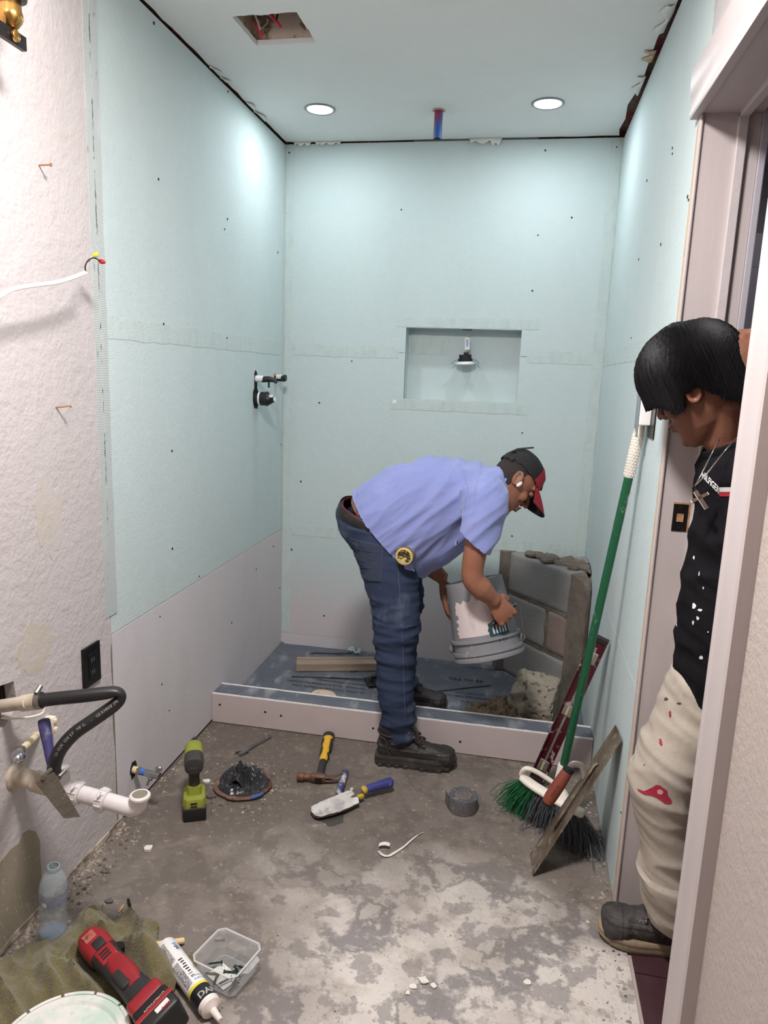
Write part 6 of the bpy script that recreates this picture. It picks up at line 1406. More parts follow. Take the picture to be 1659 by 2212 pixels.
# collar band and loose front tail
cdir = (S1(1100, 1035)-S1(1060, 1042)).normalized()
cc_ = S1(1083, 1040)
part('collar', tube([cc_+V(0, 0, 0)+(V(.35, 0, .94)*cos(a)*.057+V(0, 1, 0)*sin(a)*.060)+cdir*.012*0 for a in np.linspace(0, 2*pi, 33)], [(.0050, .017)]*33, 8, up=cdir), SHIRT, shirt)
seam(shirt, [(1000, 1012), (1003, 1030), (1012, 1055), (1005, 1085), (1003, 1105)], .0011, mat('shirt_seam', (124, 132, 184), .9), lift=.0006)
tail = grid(14, 10, lambda u, v: S1(860+44*v*u+(6-14*u)*v, 1142+ (84*u)+8*v, 2.405-.010*sin(u*2.4)-.008*sin(v*5+u*4)))
part('shirt_tail', shell(tail, .0025), SHIRT, shirt)
# body: head, neck, arms, hands, trunk and legs as one skin
nb = HM1 @ V(-.035, 0, -.055); ne = S1(1062, 1050)
armr = limb([S1(1048, 1085, 2.41), S1(1040, 1130, 2.37), S1(1028, 1185, 2.348), S1(1021, 1228, 2.345), S1(1023, 1252, 2.347), S1(1040, 1272, 2.355), S1(1060, 1291, 2.375), S1(1070, 1300, 2.385)], [.046, .043, .040, .037, .038, .038, .0275, .0255], 20)
WR = S1(1066, 1296, 2.39); FD = (S1(1090, 1326, 2.40)-WR).normalized()
FM = frame(WR, FD, V(.25, -.95, .35)); FG = FM @ V(.074, 0, -.026)
arml = limb([S1(1030, 1085, 2.70), S1(985, 1125, 2.73), S1(925, 1180, 2.70), S1(908, 1202, 2.68), S1(930, 1225, 2.665), S1(952, 1245, 2.65), S1(960, 1252, 2.645)], [.045, .041, .038, .039, .037, .027, .025], 20)
LWp = S1(957, 1250, 2.645); LMh = frame(LWp, V(.10, -.10, -1), V(-1, -.25, -.05))
lhand = open_hand(LMh, [.22, .20, .22, .28], .10, (1.25, -.55), side=1)
legs = join(limb([S1(805, 1130, 2.49), S1(845, 1300, 2.445), S1(858, 1450, 2.425), S1(863, 1600, 2.42)], [.06, .045, .040, .036], 16), limb([S1(812, 1130, 2.65), S1(860, 1290, 2.75), S1(862, 1390, 2.81), S1(868, 1478, 2.85)], [.06, .045, .038, .034], 16))
trunk = limb([S1(800, 1112), S1(822, 1095), S1(880, 1088), S1(950, 1080), S1(1015, 1065), S1(1060, 1048)], [(.092, .140), (.090, .138), (.080, .13), (.082, .13), (.066, .125), (.05, .05)], 24, up=(0, 1, 0))
nk = tube([ne-V(.03, 0, .005), ne.lerp(nb, .5), nb, HM1 @ V(-.01, 0, -.02)], [.062, .056, .054, .05], 20)
co, fs, no = remesh(join(xf(head_shapes(True), HM1), nk, armr, fist(FM, 1), arml, lhand, legs, trunk), .0034, 4)
body1 = part('body', (co, fs), SKIN1, w1, angle=80)
BV[body1.name] = BVHTree.FromPolygons([tuple(v) for v in co], [tuple(f) for f in fs])
# hair, brow, moustache, eye
HAIR = mat('black_hair', (24, 20, 20), .55, bump=.5, bscale=300, spec=.4)
def scalp(M, keepf, grow, m, name, parent, vox=.004, noise_a=.002, extra=()):
    co, fs, no = remesh(join(skull(grow, True), *extra), vox, 2); k = keepf(co); co2, fs2 = cutaway(co, fs, k)
    co2 = np.array([np.array(p)*(1+noise_a*8*nz(p, 60, 2)) for p in co2]); g = shell((co2, fs2), .002); return part(name, xf(g, M), m, parent)
scalp(HM1, lambda c: (c[:, 2] > -.045) & (c[:, 0] < -.005+.25*(c[:, 2]+.02)) & (c[:, 2] < .07), .003, mat('short_hair', (44, 34, 32), .8, bump=.6, bscale=400), 'hair', w1)
for s in (-1, 1):
    part('eyebrow', xf(limb([(.099, s*.016, .036), (.096, s*.034, .042), (.080, s*.054, .036)], [(.003, .004), (.003, .005), (.002, .003)], 8, up=(0, 0, 1)), HM1), HAIR, w1)
    e_ = part('eye', xf(ell((.083, s*.033, .015), (.0105, .011, .006)), HM1), mat('eye_white', (150, 128, 116), .4), w1)
    part('iris', xf(ell((.0935, s*.0345, .013), (.003, .006, .006)), HM1), mat('eye_dark', (28, 20, 18), .3), e_)
    part('eyelid', xf(ell((.0838, s*.033, .019), (.0130, .0145, .0075)), HM1), SKIN1, e_)
part('moustache', xf(limb([(.101, -.020, -.044), (.106, 0, -.040), (.101, .020, -.044)], [(.003, .003), (.003, .004), (.003, .003)], 8, up=(0, 0, 1)), HM1), mat('stubble', (66, 46, 40), .9), w1)
part('lips', xf(join(limb([(.097, -.018, -.050), (.1045, 0, -.049), (.097, .018, -.050)], [.0022, .0046, .0022], 8), limb([(.096, -.017, -.058), (.1030, 0, -.060), (.096, .017, -.058)], [.0022, .0050, .0022], 8)), HM1), mat('lip_brown', (132, 78, 68), .5), w1)
# cap
CAPB = mat('cap_black', (30, 29, 31), .85, bump=.3, bscale=400); CAPR = mat('cap_red', (150, 26, 40), .75, layers=[(10, .55, .75, (146, 20, 36), .5)], bump=.3, bscale=400)
cap = thing('baseball_cap', 'black baseball cap with red front panel and red brim', 'cap', M=HM1)
def capshell(cond, grow, th=.003):
    g0 = skull(grow, True); co, fs, no = remesh(g0, .004, 3); c2, f2 = cutaway(co, fs, cond(co)); return shell((c2, f2), th)
low_ = lambda c: c[:, 2] > .046+.16*np.minimum(0, c[:, 0])*.6
arch = lambda c: ~((c[:, 0] < -.066) & (c[:, 2] < .068) & (abs(c[:, 1]) < .04))
part('crown', capshell(lambda c: low_(c) & (c[:, 0] < .048+.02) & arch(c), .0085), CAPB, cap, world=False)
part('front_panel', capshell(lambda c: low_(c) & (c[:, 0] > .040), .0098), CAPR, cap, world=False)
def brimf(z_off):
    def f(u, v):
        y = -.074+.148*u; e = 1-(y/.080)**2; x0 = .098*math.sqrt(max(.05, 1-(y/.092)**2))+.004; x = x0+.092*v*max(.12, e)**.45; return (x, y, .052-.030*v-.016*(1-e)*1.0-.10*(y*y)*8*.5+z_off-.012*v*v)
    return f
part('brim', shell(grid(24, 8, brimf(.002)), .0022), CAPR, cap, world=False)
part('brim_underside', shell(grid(24, 8, brimf(-.0015)), .0012), CAPB, cap, world=False)
part('emblem', shell(grid(6, 5, lambda u, v: (.1070-.016*v-.05*(.012-.024*u)**2, .012-.024*u, .066+.024*v)), .0015), CAPB, cap, world=False)
part('strap', tube([(-.090*cos(a), .085*sin(a), .038) for a in np.linspace(-.75, .75, 12)], [(.0018, .008)]*12, 8, up=(0, 0, 1)), CAPB, cap, world=False)
part('strap_end', tube([(-.092, -.010, .043), (-.082, -.03, .085), (-.052, -.06, .128)], [(.0016, .005)]*3, 8), CAPB, cap, world=False)
# earbud, laces and boots
eb = thing('earbud', 'white wireless earbud clipped in the bending man\'s ear', 'earbud', M=HM1)
part('bud', ell((.012, -.0845, -.010), (.008, .006, .014)), WPL, eb, world=False); part('hook', tube(smooth_path([(.010, -.084, .002), (-.006, -.086, .016), (-.022, -.084, .022), (-.026, -.080, .010)], 3), .0028, 8), CHROME, eb, world=False)
BM1 = frame((-.428, 2.418, .0), V(1, .06, 0)) @ Matrix.Diagonal((.99, 1, 1.04, 1))
boot(w1, 'boot', BM1, BOOTM, SOLEM, .145)
BM2 = frame((-.500, 2.880, .0115), V(1, -.06, 0)) @ Matrix.Diagonal((.97, 1, 1.02, 1))
boot(w1, 'boot', BM2, BOOTM, SOLEM, .145)
# tape measure clipped on the pocket
tmc = S1(872, 1203, 2.345)
tm_ = thing('tape_measure', 'yellow and black tape measure clipped on the jeans pocket', 'tape measure', M=frame(tmc, (.97, -.12, .2), (0, 0, 1)))
part('case', tube([(0, .050, 0), (0, .046, 0), (0, .012, 0), (0, .008, 0)], [.026, .031, .031, .028], 24), mat('case_grey', (120, 116, 110), .3, .3, layers=[(40, .5, .65, (196, 192, 186), .8)]), tm_, world=False)
part('case_corner', box(-.030, .012, -.004, .004, .046, .032, .006, 3), mat('case_grey2', (112, 108, 104), .3, .3, layers=[(40, .5, .65, (190, 186, 180), .8)]), tm_, world=False)
part('face_ring', lathe([(.030, 0), (.030, .004), (.024, .006), (.024, .002)], 32, Matrix(((1, 0, 0, 0), (0, 0, -1, .009), (0, 1, 0, 0), (0, 0, 0, 1)))), mat('tape_gold', (206, 176, 96), .5), tm_, world=False)
part('face', lathe([(.024, .003), (.001, .0035)], 32, Matrix(((1, 0, 0, 0), (0, 0, -1, .009), (0, 1, 0, 0), (0, 0, 0, 1)))), mat('tape_face', (40, 38, 36), .5, layers=[(90, .52, .58, (206, 178, 80), .9, (1, 1, 2)), (60, .6, .68, (220, 216, 206), .8)]), tm_, world=False)
part('belt_clip', box(-.012, .048, -.012, .012, .060, .040, .002), CHROME, tm_, world=False)
# ------------------------------------------------------------------ the bucket in his hands
BKT = mat('grey_bucket', (128, 128, 132), .45, layers=[(9, .5, .72, (112, 111, 114), .6, (1, 1, .4)), (40, .62, .70, (186, 182, 178), .7)], spec=.4)
c0, c1 = S1(1023, 1252, 2.555), S1(1056, 1412, 2.50); ba = (c1-c0).normalized(); bL = (c1-c0).length
BKM = frame(c0, V(0, -1, 0), ba)         # local z from the closed base to the open rim
zv = ba; xv = (V(0, -1, 0)-zv*V(0, -1, 0).dot(zv)).normalized(); yv = zv.cross(xv)
BKM = Matrix(((xv.x, yv.x, zv.x, c0.x), (xv.y, yv.y, zv.y, c0.y), (xv.z, yv.z, zv.z, c0.z), (0, 0, 0, 1)))   # local x faces the camera side
bk = thing('bucket', 'upturned grey plastic bucket with torn white label being emptied', 'bucket', M=BKM)
r0, r1 = .104, .122
prof = [(.001, .004), (r0-.006, .004), (r0-.002, .0), (r0, .003), (r0+.001, .02), (r1-.005, bL*.74), (r1+.004, bL*.75), (r1+.005, bL*.78), (r1-.003, bL*.79), (r1-.001, bL*.90), (r1+.006, bL*.905), (r1+.007, bL*.94), (r1+.001, bL*.95), (r1+.003, bL*.985), (r1+.008, bL*.99), (r1+.008, bL*1.02), (r1+.002, bL*1.025), (r1-.004, bL*1.01), (r0-.004, .012), (.001, .012)]
part('shell', lathe(prof, 56), BKT, bk, world=False)
def patch(a0, a1, z0, z1, m, nm, lift=.0012, jagged=.0, seed=1):
    r = random.Random(seed); rad = lambda z: r0+.001+(r1-.005-r0-.001)*(z-.02)/(bL*.74-.02)+lift
    jl = [r.uniform(-jagged, jagged) for _ in range(16)]; jt = [r.uniform(-jagged, jagged)*1.6 for _ in range(16)]
    def f(u, v):
        z = z0+(z1-z0)*v+(jt[int(u*14.99)]*(1-v)); a = a0+(a1-a0)*u+(jl[int(v*14.99)]*8*(1-u)); return (rad(z)*cos(a), rad(z)*sin(a), z)
    return part(nm, grid(15, 15, f), m, bk, world=False)
sgn = 1 if (BKM.to_3x3() @ V(0, 1, 0)).x > 0 else -1
patch(-.75*sgn, .95*sgn, .060, bL*.70, mat('torn_label', (206, 192, 190), .85, layers=[(16, .5, .66, (170, 154, 150), .7, (1, 1, .5))]), 'label', .0012, .012, 3)
patch(.25*sgn, .92*sgn, .150, .200, mat('label_green', (32, 66, 60), .6), 'label_panel', .0020, .003, 4)
for k in range(5): patch((.38+.10*k)*sgn, (.43+.10*k)*sgn, .158, .192, mat('label_ink', (196, 204, 220), .6), 'label_letter', .0027)
for k in range(3): patch((.50+.13*k)*sgn, (.545+.12*k)*sgn, .196, .222, mat('label_blue', (64, 76, 128), .6), 'label_letter', .0024)
pvA = BKM @ V(0, -(r1+.006), bL*.86); pvB = BKM @ V(0, (r1+.006), bL*.86)
lft, rgt = (pvA, pvB) if pvA.x < pvB.x else (pvB, pvA)
gd = (FM.to_3x3() @ V(0, 1, 0)).normalized()
if gd.x > 0: gd = -gd
part('bail', tube(smooth_path([lft, lft.lerp(FG, .35)+V(0, -.02, 0), lft.lerp(FG, .72)+V(0, -.014, 0), FG+gd*.05, FG, FG-gd*.05, FG-gd*.062+V(.012, .01, -.02), rgt.lerp(FG, .25)+V(.02, -.02, 0), rgt], 5), .0026, 8), CLAMP, bk)
part('bail_grip', tube([FG+gd*.052, FG-gd*.052], .0085, 12), BLKP, bk)
for p_ in (lft, rgt): part('bail_ear', ell(p_, (.014, .012, .016)), BKT, bk)
# ------------------------------------------------------------------ the young man leaning in at the door
SKIN2 = mat('skin_brown', (122, 80, 62), .5, layers=[(14, .45, .7, (118, 74, 56), .6), (60, .55, .75, (148, 100, 80), .3)], bump=.15, bscale=300, spec=.35)
TEE = mat('black_cotton', (24, 23, 25), .95, layers=[(6, .5, .72, (32, 31, 33), .6)], bump=.25, bscale=500, sheen=0, spec=.06)
CANV = mat('cream_canvas', (178, 167, 154), .95, layers=[(5, .48, .68, (160, 148, 134), .7), (16, .58, .72, (146, 134, 122), .5), (200, .5, .7, (186, 177, 166), .4)], bump=.3, bscale=500, spec=.1)
w2 = thing('person', 'young man in black tee and cream trousers peering in at the doorway', 'person', (.50, 1.70, 0))
HM2 = head_matrix((.396, 1.712, 1.412), 143.7, -27.5, -9, 1.0)
Y2 = 1.70
def S2(px, py, y=Y2): return at(px, py, 'y', y)
# trousers: left leg stepping into the room, right leg behind in the hall
lrow = [(1455, 1452, 1610, 1.70, .10), (1500, 1440, 1600, 1.70, .10), (1560, 1411, 1575, 1.69, .10), (1625, 1380, 1545, 1.685, .095), (1675, 1362, 1515, 1.68, .090), (1712, 1362, 1505, 1.68, .088), (1760, 1376, 1505, 1.685, .085), (1815, 1381, 1510, 1.69, .083), (1855, 1388, 1512, 1.69, .082), (1905, 1384, 1515, 1.695, .084), (1940, 1393, 1512, 1.70, .080), (1975, 1412, 1510, 1.71, .074), (1990, 1425, 1505, 1.715, .06)]
pl2 = rows_loft(lrow, 0)
pr2 = loft([ring_h((.60, 1.78, z), a, b, 24) for z, a, b in ((.86, .10, .10), (.7, .095, .095), (.45, .08, .085), (.2, .075, .08), (.10, .08, .08), (.03, .075, .075))])
hip2 = join(ell((.53, 1.73, .84), (.125, .125, .12)), tube([(.54, 1.73, .80), (.535, 1.73, .88), (.53, 1.725, .95)], [(.135, .12), (.13, .12), (.12, .115)], 24))
def pw(p):
    x, y, z = p
    v = .0085*max(0, ridge((x+.3*z, y, z+.25*x), (4.5, 5, 13), 2))+.004*ridge((x, y, z+.4*x), (9, 9, 26), 7)
    if z < .24: v += .009*max(0, ridge(p, (5, 5, 20), 4))
    return v
pants = cloth('trousers', join(pl2, pr2, hip2), .006, CANV, w2, pw, smooth=5)
# black tee
sh_c = V(.525, 1.725, 1.235)
rows2 = [(1525, 1470, 1620, 1.70, .11), (1478, 1464, 1625, 1.70, .12), (1436, 1464, 1630, 1.70, .125), (1362, 1469, 1635, 1.70, .13), (1300, 1480, 1642, 1.70, .13), (1237, 1487, 1650, 1.70, .135), (1177, 1496, 1660, 1.70, .14), (1117, 1509, 1668, 1.705, .145), (1050, 1514, 1680, 1.71, .150), (1000, 1520, 1690, 1.715, .145), (968, 1532, 1690, 1.72, .11), (956, 1548, 1670, 1.72, .075)]
tt = rows_loft(rows2, 0, 32)
tx2, tl2 = V(-.806, .592, 0), V(-.592, -.806, 0)      # his forward and left
shL, shR = V(.572, 1.722, 1.225)+tl2*.13, V(.545, 1.722, 1.24)-tl2*.15
elL = shL+V(.055, -.02, -.26); haL = elL+V(-.03, .06, -.20)
haR = S2(1640, 752, 1.66); elR = V(.70, 1.68, 1.30)
sl2 = limb([shL-tl2*.03, shL, shL.lerp(elL, .35), shL.lerp(elL, .75)], [.066, .066, .064, .064], 20)
sr2 = limb([shR+tl2*.03, shR, shR.lerp(elR, .4), shR.lerp(elR, .8)], [.075, .075, .068, .064], 20)
def teew(p):
    x, y, z = p; return .009*max(0, ridge((x+.5*z, y, z-.4*x), (7, 7, 12), 5))+.004*ridge((x+z*.6, y, z), (12, 12, 18), 9)
neck_c = V(.455, 1.715, 1.315)
nbax = V(-.42, .10, .90).normalized(); nbs = nbax.cross(V(0, 1, 0)).normalized(); nbt = nbax.cross(nbs); nbc = V(.478, 1.712, 1.292)
tee = cloth('tee_shirt', join(tt, sl2, sr2), .0055, TEE, w2, teew, smooth=4)
part('neckband', tube([nbc+nbs*.074*cos(a)+nbt*.070*sin(a) for a in np.linspace(0, 2*pi, 33)], [(.005, .011)]*33, 8, up=nbax), TEE, tee)
# body
nb2 = HM2 @ V(-.035, 0, -.055)
hand_dir = V(-.25, .30, .92); HRM = frame(haR-hand_dir.normalized()*.05, V(-.62, .25, .70), V(.1, -.93, .35))
neck2 = tube([V(.515, 1.722, 1.24), neck_c, nb2, HM2 @ V(-.01, 0, -.02)], [.062, .056, .054, .052], 20)
arms2 = join(limb([shL, shL.lerp(elL, .5), elL, elL.lerp(haL, .4), haL], [.045, .041, .036, .036, .025], 18), limb([shR, shR.lerp(elR, .5), elR, elR.lerp(HRM.translation, .45), HRM.translation], [.045, .041, .037, .036, .025], 18))
lh2 = open_hand(frame(haL, V(-.1, .05, -1), V(.8, -.6, 0)), .45, .08, (.8, -.3), side=1)
legs2 = join(limb([S2(1530, 1480), S2(1440, 1690, 1.685), S2(1450, 1850, 1.69), S2(1462, 2000, 1.715)], [.065, .05, .044, .036], 16), limb([(.58, 1.78, .85), (.60, 1.78, .45), (.60, 1.78, .10)], [.06, .045, .036], 16))
trunk2 = limb([(.535, 1.73, .84), (.525, 1.725, 1.0), (.522, 1.722, 1.15), (.518, 1.72, 1.25)], [(.10, .10), (.085, .09), (.10, .10), (.07, .07)], 20)
co, fs, no = remesh(join(xf(head_shapes(), HM2), neck2, arms2, fist(HRM, 1), lh2, legs2, trunk2), .0034, 4)
body2 = part('body', (co, fs), SKIN2, w2, angle=80)
for s in (-1, 1):
    part('eyebrow', xf(limb([(.099, s*.016, .036), (.096, s*.034, .042), (.080, s*.054, .036)], [(.003, .004), (.003, .005), (.002, .003)], 8, up=(0, 0, 1)), HM2), HAIR, w2)
    e_ = part('eye', xf(ell((.083, s*.033, .016), (.011, .0115, .0065)), HM2), mat('eye_white', (150, 128, 116), .4), w2)
    part('iris', xf(ell((.0935, s*.0345, .014), (.003, .006, .006)), HM2), mat('eye_dark', (28, 20, 18), .3), e_)
    part('eyelid', xf(ell((.0838, s*.033, .020), (.0130, .0145, .0070)), HM2), SKIN2, e_)
part('lips', xf(join(limb([(.097, -.018, -.050), (.1045, 0, -.049), (.097, .018, -.050)], [.0022, .0046, .0022], 8), limb([(.096, -.017, -.058), (.1030, 0, -.060), (.096, .017, -.058)], [.0022, .0050, .0022], 8)), HM2), mat('lip_brown2', (122, 70, 62), .5), w2)
# thick straight hair: cap of hair plus a fringe of strands
BHAIR = mat('black_straight_hair', (8, 7, 8), .5, layers=[(60, .5, .7, (14, 12, 13), .6, (1, 1, .15))], bump=.4, bscale=220, bstretch=(1, 1, .12), spec=.22)
def zlow(a):
    """lower edge of the hair round the head, a = 0 at the forehead"""
    K = [(0, .010), (.5, .008), (.85, .004), (1.05, -.006), (1.22, -.034), (1.36, -.030), (1.46, .002), (1.75, .006), (1.95, -.016), (2.25, -.050), (2.7, -.066), (pi, -.070)]; a = abs(a)
    for (x0, y0), (x1, y1) in zip(K[:-1], K[1:]):
        if x0 <= a <= x1: return y0+(y1-y0)*(a-x0)/(x1-x0)
    return K[-1][1]
def hairp(a, t, lift=0.0):
    ca, sa = cos(a), sin(a); rx = .128+.006*max(0, ca) if ca > 0 else .103; ry = .097; zc, rz = .054, .104*(1-.10*max(0, -ca)); T0 = .62
    if t < T0: ph = t/T0*pi/2; s, z = sin(ph)**.92, zc+(rz+lift)*cos(ph)
    else: s = 1.0-.07*((t-T0)/(1-T0))**2*(1 if ca < .3 else -.15); z = zc+(zlow(a)-zc)*(t-T0)/(1-T0)
    return V((rx+lift)*s*ca-.002, (ry+lift)*s*sa, z)
cg = grid(96, 40, lambda u, v_: hairp(-pi+2*pi*u, .02+.98*v_, .0015*ridge((cos(2*pi*u)*9, sin(2*pi*u)*9, v_), (4, 4, .5), 3)))
hair = part('hair', xf(shell(cg, .014), HM2), BHAIR, w2, angle=70)
rh = random.Random(4); gs = []
for i in range(1500):
    a = rh.uniform(-pi, pi); t0 = rh.uniform(.03, .45); t1 = rh.uniform(.97, 1.05) if abs(a) < 1.1 else rh.uniform(.92, 1.04); l0 = rh.uniform(-.0005, .0022); da = rh.gauss(0, .045)
    gs.append(tube([hairp(a+da*(k/7), t0+(t1-t0)*k/7, l0+.001*sin(k)) for k in range(8)], [.0008, .0016, .0018, .0018, .0018, .0016, .0012, .0005], 4, cap=False))
part('hair_strands', xf(join(*gs), HM2), BHAIR, hair, kind='stuff')
# necklace with a cross, hanging free of the chest
SILV = mat('silver_chain', (196, 190, 182), .25, 1.0); CROSSM = mat('dark_cross', (58, 46, 40), .35, .8)
nkl = thing('necklace', 'silver chain necklace with dark cross hanging from the young man\'s neck', 'necklace', S2(1501, 1053, 1.60))
end = S2(1501, 1050, 1.60); link = None
def chain(P):
    pts = smooth_path(P, 26); gs = []
    for i, (a, b) in enumerate(zip(pts[:-1], pts[1:])):
        if (b-a).length < 1e-6: continue
        M = frame(a.lerp(b, .5), b-a, V(0, -1, .3) if i % 2 else V(1, 0, .2)); L = (b-a).length*.62
        gs.append(xf(tube([(L*cos(t), L*.55*sin(t), 0) for t in np.linspace(0, 2*pi, 9)], .0008, 5, cap=False), M))
    return join(*gs)
part('chain', chain([S2(1556, 946, 1.60), S2(1540, 975, 1.57), S2(1515, 1025, 1.58), end]), SILV, nkl, kind='stuff')
part('chain', chain([S2(1592, 945, 1.56), S2(1565, 975, 1.545), S2(1528, 1022, 1.565), end]), SILV, nkl, kind='stuff')
part('ring', tube([end+V(.004*cos(a), 0, -.004+.005*sin(a)) for a in np.linspace(0, 2*pi, 13)], .0014, 6), CROSSM, nkl)
c0, c1 = end+V(.002, 0, -.010), S2(1528, 1100, 1.575); cdv = (c1-c0).normalized(); csd = cdv.cross(V(0, 1, 0)).normalized(); cx = c0.lerp(c1, .36)
CMt = frame(c0, cdv, V(0, -1, 0)); cl2 = (c1-c0).length
part('cross', xf(join(box(0, -.0045, -.0018, cl2, .0045, .0018, .0006), box(cl2*.30, -.0185, -.0018, cl2*.47, .0185, .0018, .0006)), CMt), CROSSM, nkl, smooth=False)
part('cross_edge', xf(join(box(.002, -.0052, -.0012, cl2-.001, -.0044, .0022), box(cl2*.31, .0175, -.0012, cl2*.46, .0190, .0022), box(cl2*.31, -.0190, -.0012, cl2*.46, -.0175, .0022)), CMt), SILV, nkl, smooth=False)
# chest print, paint spots
WINK = mat('white_print_ink', (222, 220, 218), .8); RINK = mat('red_print_ink', (170, 34, 50), .8)
pa, pb = S2(1516, 1030, 1.63), S2(1572, 1078, 1.58)
def poly_text(owner, s, a, b, h, m):
    """word laid along a chest fold from pixel a to pixel b, dropped on the cloth"""
    g = text(s, 1.0, Matrix.Identity(4), .0, bold=.02); w_ = max(v.x for v in g[0]); bv = BV[owner.name]; o = V(0, 0, CZ); out = []
    dx, dy = b[0]-a[0], b[1]-a[1]
    for v in g[0]:
        u = v.x/w_; q = (a[0]+dx*u+h*.12*v.y, a[1]+dy*u-h*v.y*1.35); d = (at(q[0], q[1], 'y', 2)-o).normalized(); hit = bv.ray_cast(o, d)
        p = hit[0] if hit[0] is not None else o+d*1.75
        out.append(p-d*.0022)
    fs_ = [f for f in g[1]]
    return part('lettering', (out, fs_), m, owner, smooth=False)
poly_text(tee, 'HILFIGER', (1516, 1030), (1553, 1067), 15, WINK)
decal(tee, 'flag_white', WINK, [(1555, 1052), (1580, 1052), (1580, 1062), (1555, 1062)], .0015, sub=2)
decal(tee, 'flag_red', RINK, [(1555, 1062.5), (1580, 1062.5), (1580, 1072), (1555, 1072)], .0015, sub=2)
rp = random.Random(6)
def bl_(cx, cy, rx, ry, seed, n=12):
    q = random.Random(seed); return [(cx+rx*cos(2*pi*i/n)*q.uniform(.6, 1.3), cy+ry*sin(2*pi*i/n)*q.uniform(.6, 1.3)) for i in range(n)]
for k, (x, y, rx, ry) in enumerate([(1500, 1310, 4, 6), (1513, 1318, 5, 3), (1508, 1335, 3, 5), (1500, 1205, 2, 4), (1520, 1270, 2, 3), (1515, 1420, 4, 4), (1498, 1345, 2, 5), (1530, 1365, 2, 2), (1511, 1240, 1.5, 5)]):
    decal(tee, 'paint_spot', mat('paint_spot_white', (206, 206, 206), .8), bl_(x, y, rx, ry, k), .0012, sub=1)
REDPT = mat('crimson_paint', (158, 34, 58), .7)
decal(pants, 'paint_stain', REDPT, [(1377, 1703), (1392, 1709), (1408, 1711), (1411, 1700), (1418, 1695), (1426, 1696), (1434, 1702), (1442, 1708), (1441, 1716), (1450, 1727), (1451, 1733), (1444, 1736), (1436, 1735), (1430, 1730), (1424, 1726), (1418, 1722), (1406, 1718), (1392, 1716), (1380, 1709)], .0016, sub=3)
decal(pants, 'paint_stain', mat('pink_paint', (206, 150, 152), .8), [(1420, 1706), (1428, 1704), (1434, 1710), (1430, 1716), (1421, 1714)], .0021, sub=2)
for k, (x, y, rx, ry) in enumerate([(1448, 1542, 2, 8), (1428, 1605, 4, 6), (1426, 1598, 2, 3), (1392, 1652, 1.5, 2)]): decal(pants, 'paint_stain', REDPT, bl_(x, y, rx, ry, k+20), .0014, sub=1)
for k, (x, y, rx, ry) in enumerate([(1440, 1510, 5, 3), (1468, 1519, 6, 2)]): decal(pants, 'paint_stain', mat('dark_stain', (70, 62, 58), .9), bl_(x, y, rx, ry, k+30), .0014, sub=1)
# shoes
SNK = mat('scuffed_black_shoe', (52, 48, 47), .65, layers=[(16, .48, .66, (84, 78, 74), .7), (60, .6, .72, (112, 102, 94), .6)], bump=.35, bscale=100)
SNS = mat('tan_sole', (140, 122, 100), .8, layers=[(16, .5, .7, (104, 90, 74), .7)], bump=.3, bscale=80)
M1 = frame((.578, 1.708, .0), V(-1, .045, 0)) @ Euler((0, RAD(0), 0)).to_matrix().to_4x4() @ Matrix.Diagonal((.98, 1.06, 1.12, 1))
sb = boot(w2, 'shoe', M1, SNK, SNS, .10, low=True)
part('side_panel', xf(shell(grid(10, 5, lambda u, v: (.115-.085*u, .0415+.004*sin(v*3), .030+.050*v*(1-.55*u))), .002), M1), SNS, sb)
M2 = frame((.74, 1.80, .0), V(-1, .10, 0)) @ Matrix.Diagonal((.98, 1, 1.05, 1))
boot(w2, 'shoe', M2, SNK, SNS, .10, low=True)
# ================================================================== LOOSE DEBRIS
DEB = mat('debris_chips', (176, 164, 150), .9, layers=[(30, .45, .6, (120, 104, 92), .9), (50, .58, .7, (220, 212, 202), .8)])
DEBD = mat('debris_dark', (96, 86, 78), .9, layers=[(40, .5, .7, (70, 60, 52), .8)])
rd = random.Random(21)
def bit(p, s):
    a = [V(rd.uniform(-1, 1), rd.uniform(-1, 1), rd.uniform(-.5, .7))*s for _ in range(2)]
    vs = [p+V(-s, -s*.6, 0), p+V(s*rd.uniform(.5, 1.2), -s*rd.uniform(.3, .9), 0), p+V(s*rd.uniform(.2, .9), s*rd.uniform(.4, 1.1), 0), p+V(-s*rd.uniform(.3, 1), s*rd.uniform(.3, .9), 0), p+V(rd.uniform(-.3, .3)*s, rd.uniform(-.3, .3)*s, s*rd.uniform(.5, 1.1))]
    return vs, [(0, 1, 4), (1, 2, 4), (2, 3, 4), (3, 0, 4), (3, 2, 1, 0)]
def scatter(n, f, smin, smax): return join(*[bit(f(), smin+(smax-smin)*rd.random()**3) for _ in range(n)])
def leftedge():
    y = rd.uniform(1.25, 2.5); return V(XL+.004+abs(rd.gauss(0, .022)), y, 0)
def leftnear(): return V(XL+.008+abs(rd.gauss(0, .05)), rd.uniform(1.25, 1.85), 0)
def sill(): return V(XR-.004-abs(rd.gauss(0, .035)), rd.uniform(1.2, 2.5), 0)
def around(): 
    a = rd.uniform(0, 2*pi); r_ = .10+abs(rd.gauss(0, .05)); return V(-.85+r_*cos(a), 2.14+r_*sin(a), 0)
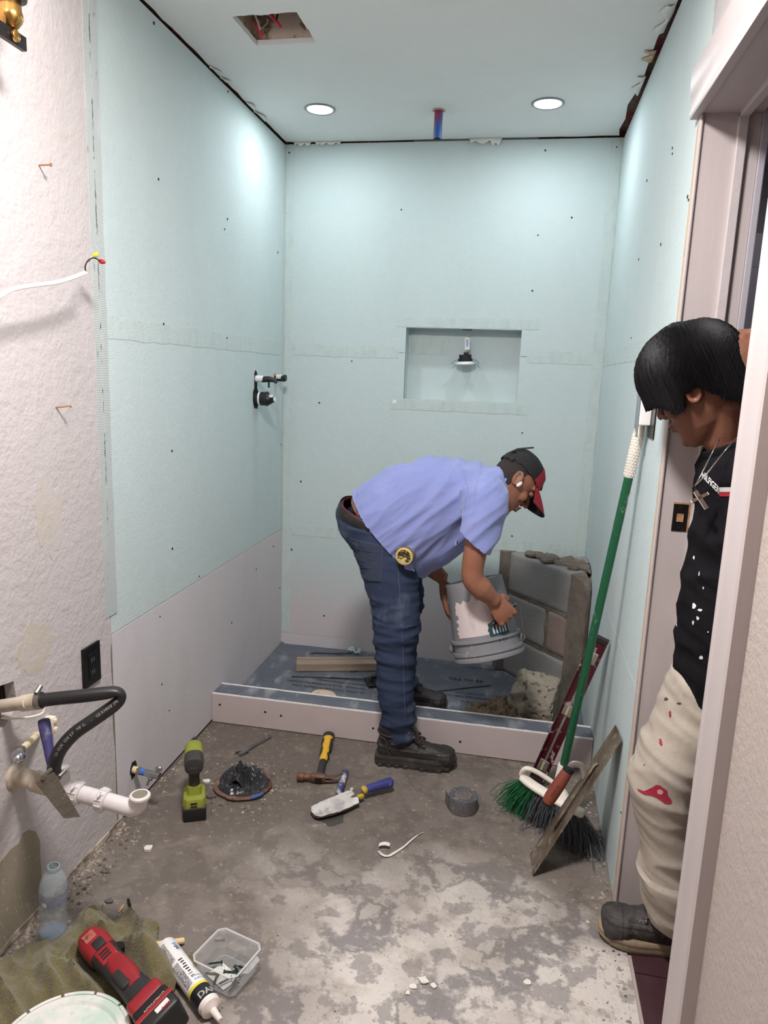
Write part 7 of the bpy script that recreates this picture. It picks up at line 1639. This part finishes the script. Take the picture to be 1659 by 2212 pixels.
def allf(): return V(rd.uniform(XL+.05, XR-.02), rd.uniform(1.15, 2.52), 0)
def curbf(): return V(rd.uniform(XL+.02, XR-.02), YC-.004-abs(rd.gauss(0, .012)), 0)
g = join(scatter(260, leftedge, .002, .007), scatter(260, leftnear, .002, .010), scatter(240, sill, .0015, .008), scatter(160, around, .0015, .006), scatter(420, allf, .0008, .0035), scatter(160, curbf, .001, .004))
solo('floor_grit', g, DEB, 'pale plaster crumbs and grit scattered over the concrete floor', 'debris', kind='stuff', smooth=False, loc=(-.4, 1.8, 0))
g = join(scatter(160, leftnear, .002, .009), scatter(160, around, .002, .007), scatter(260, allf, .0008, .0032), scatter(90, sill, .0015, .006))
solo('floor_dirt', g, DEBD, 'dark dirt crumbs scattered along the left wall and flange', 'debris', kind='stuff', smooth=False, loc=(-.4, 1.8, 0))
STN = mat('dark_stone', (92, 86, 84), .8, bump=.4, bscale=80)
for k, (x, y, r_, lab) in enumerate([(236, 1948, .013, 'dark stone chip beside the drill bit above the towel'), (228, 1885, .012, 'flat brown chip on concrete above the water bottle'), (88, 2045, .016, 'brown stone by the left wall below the bottle'), (55, 2062, .018, 'larger brown stone nearest the left picture edge'), (455, 1722, .018, 'flat grey chip beside the drill base'), (1140, 2125, .012, 'pale chip by the dark tiles at the threshold')]):
    c = at(x, y, 'z', 0); n_ = 7; q = random.Random(k+50); ol = [(c.x+r_*cos(2*pi*i/n_)*q.uniform(.6, 1.2), c.y+r_*.7*sin(2*pi*i/n_)*q.uniform(.6, 1.2)) for i in range(n_)]
    solo('stone_chip', prism(ol, .0, r_*.45), STN if k != 5 else CHIPM, lab, 'chip', 'stone chips on the floor', smooth=False)
# broken plaster edge and debris at the foot of the left wall
part('broken_plaster_edge', ([Vector((v[0], v[1], v[2])) for v in (lambda g: g[0])(rough_slab(XL-.01, XL+.006, 1.22, YG+.02, .0, .020, 61, .006, 20, 50))], rough_slab(XL-.01, XL+.006, 1.22, YG+.02, .0, .020, 61, .006, 20, 50)[1]), DEB, wall_left)
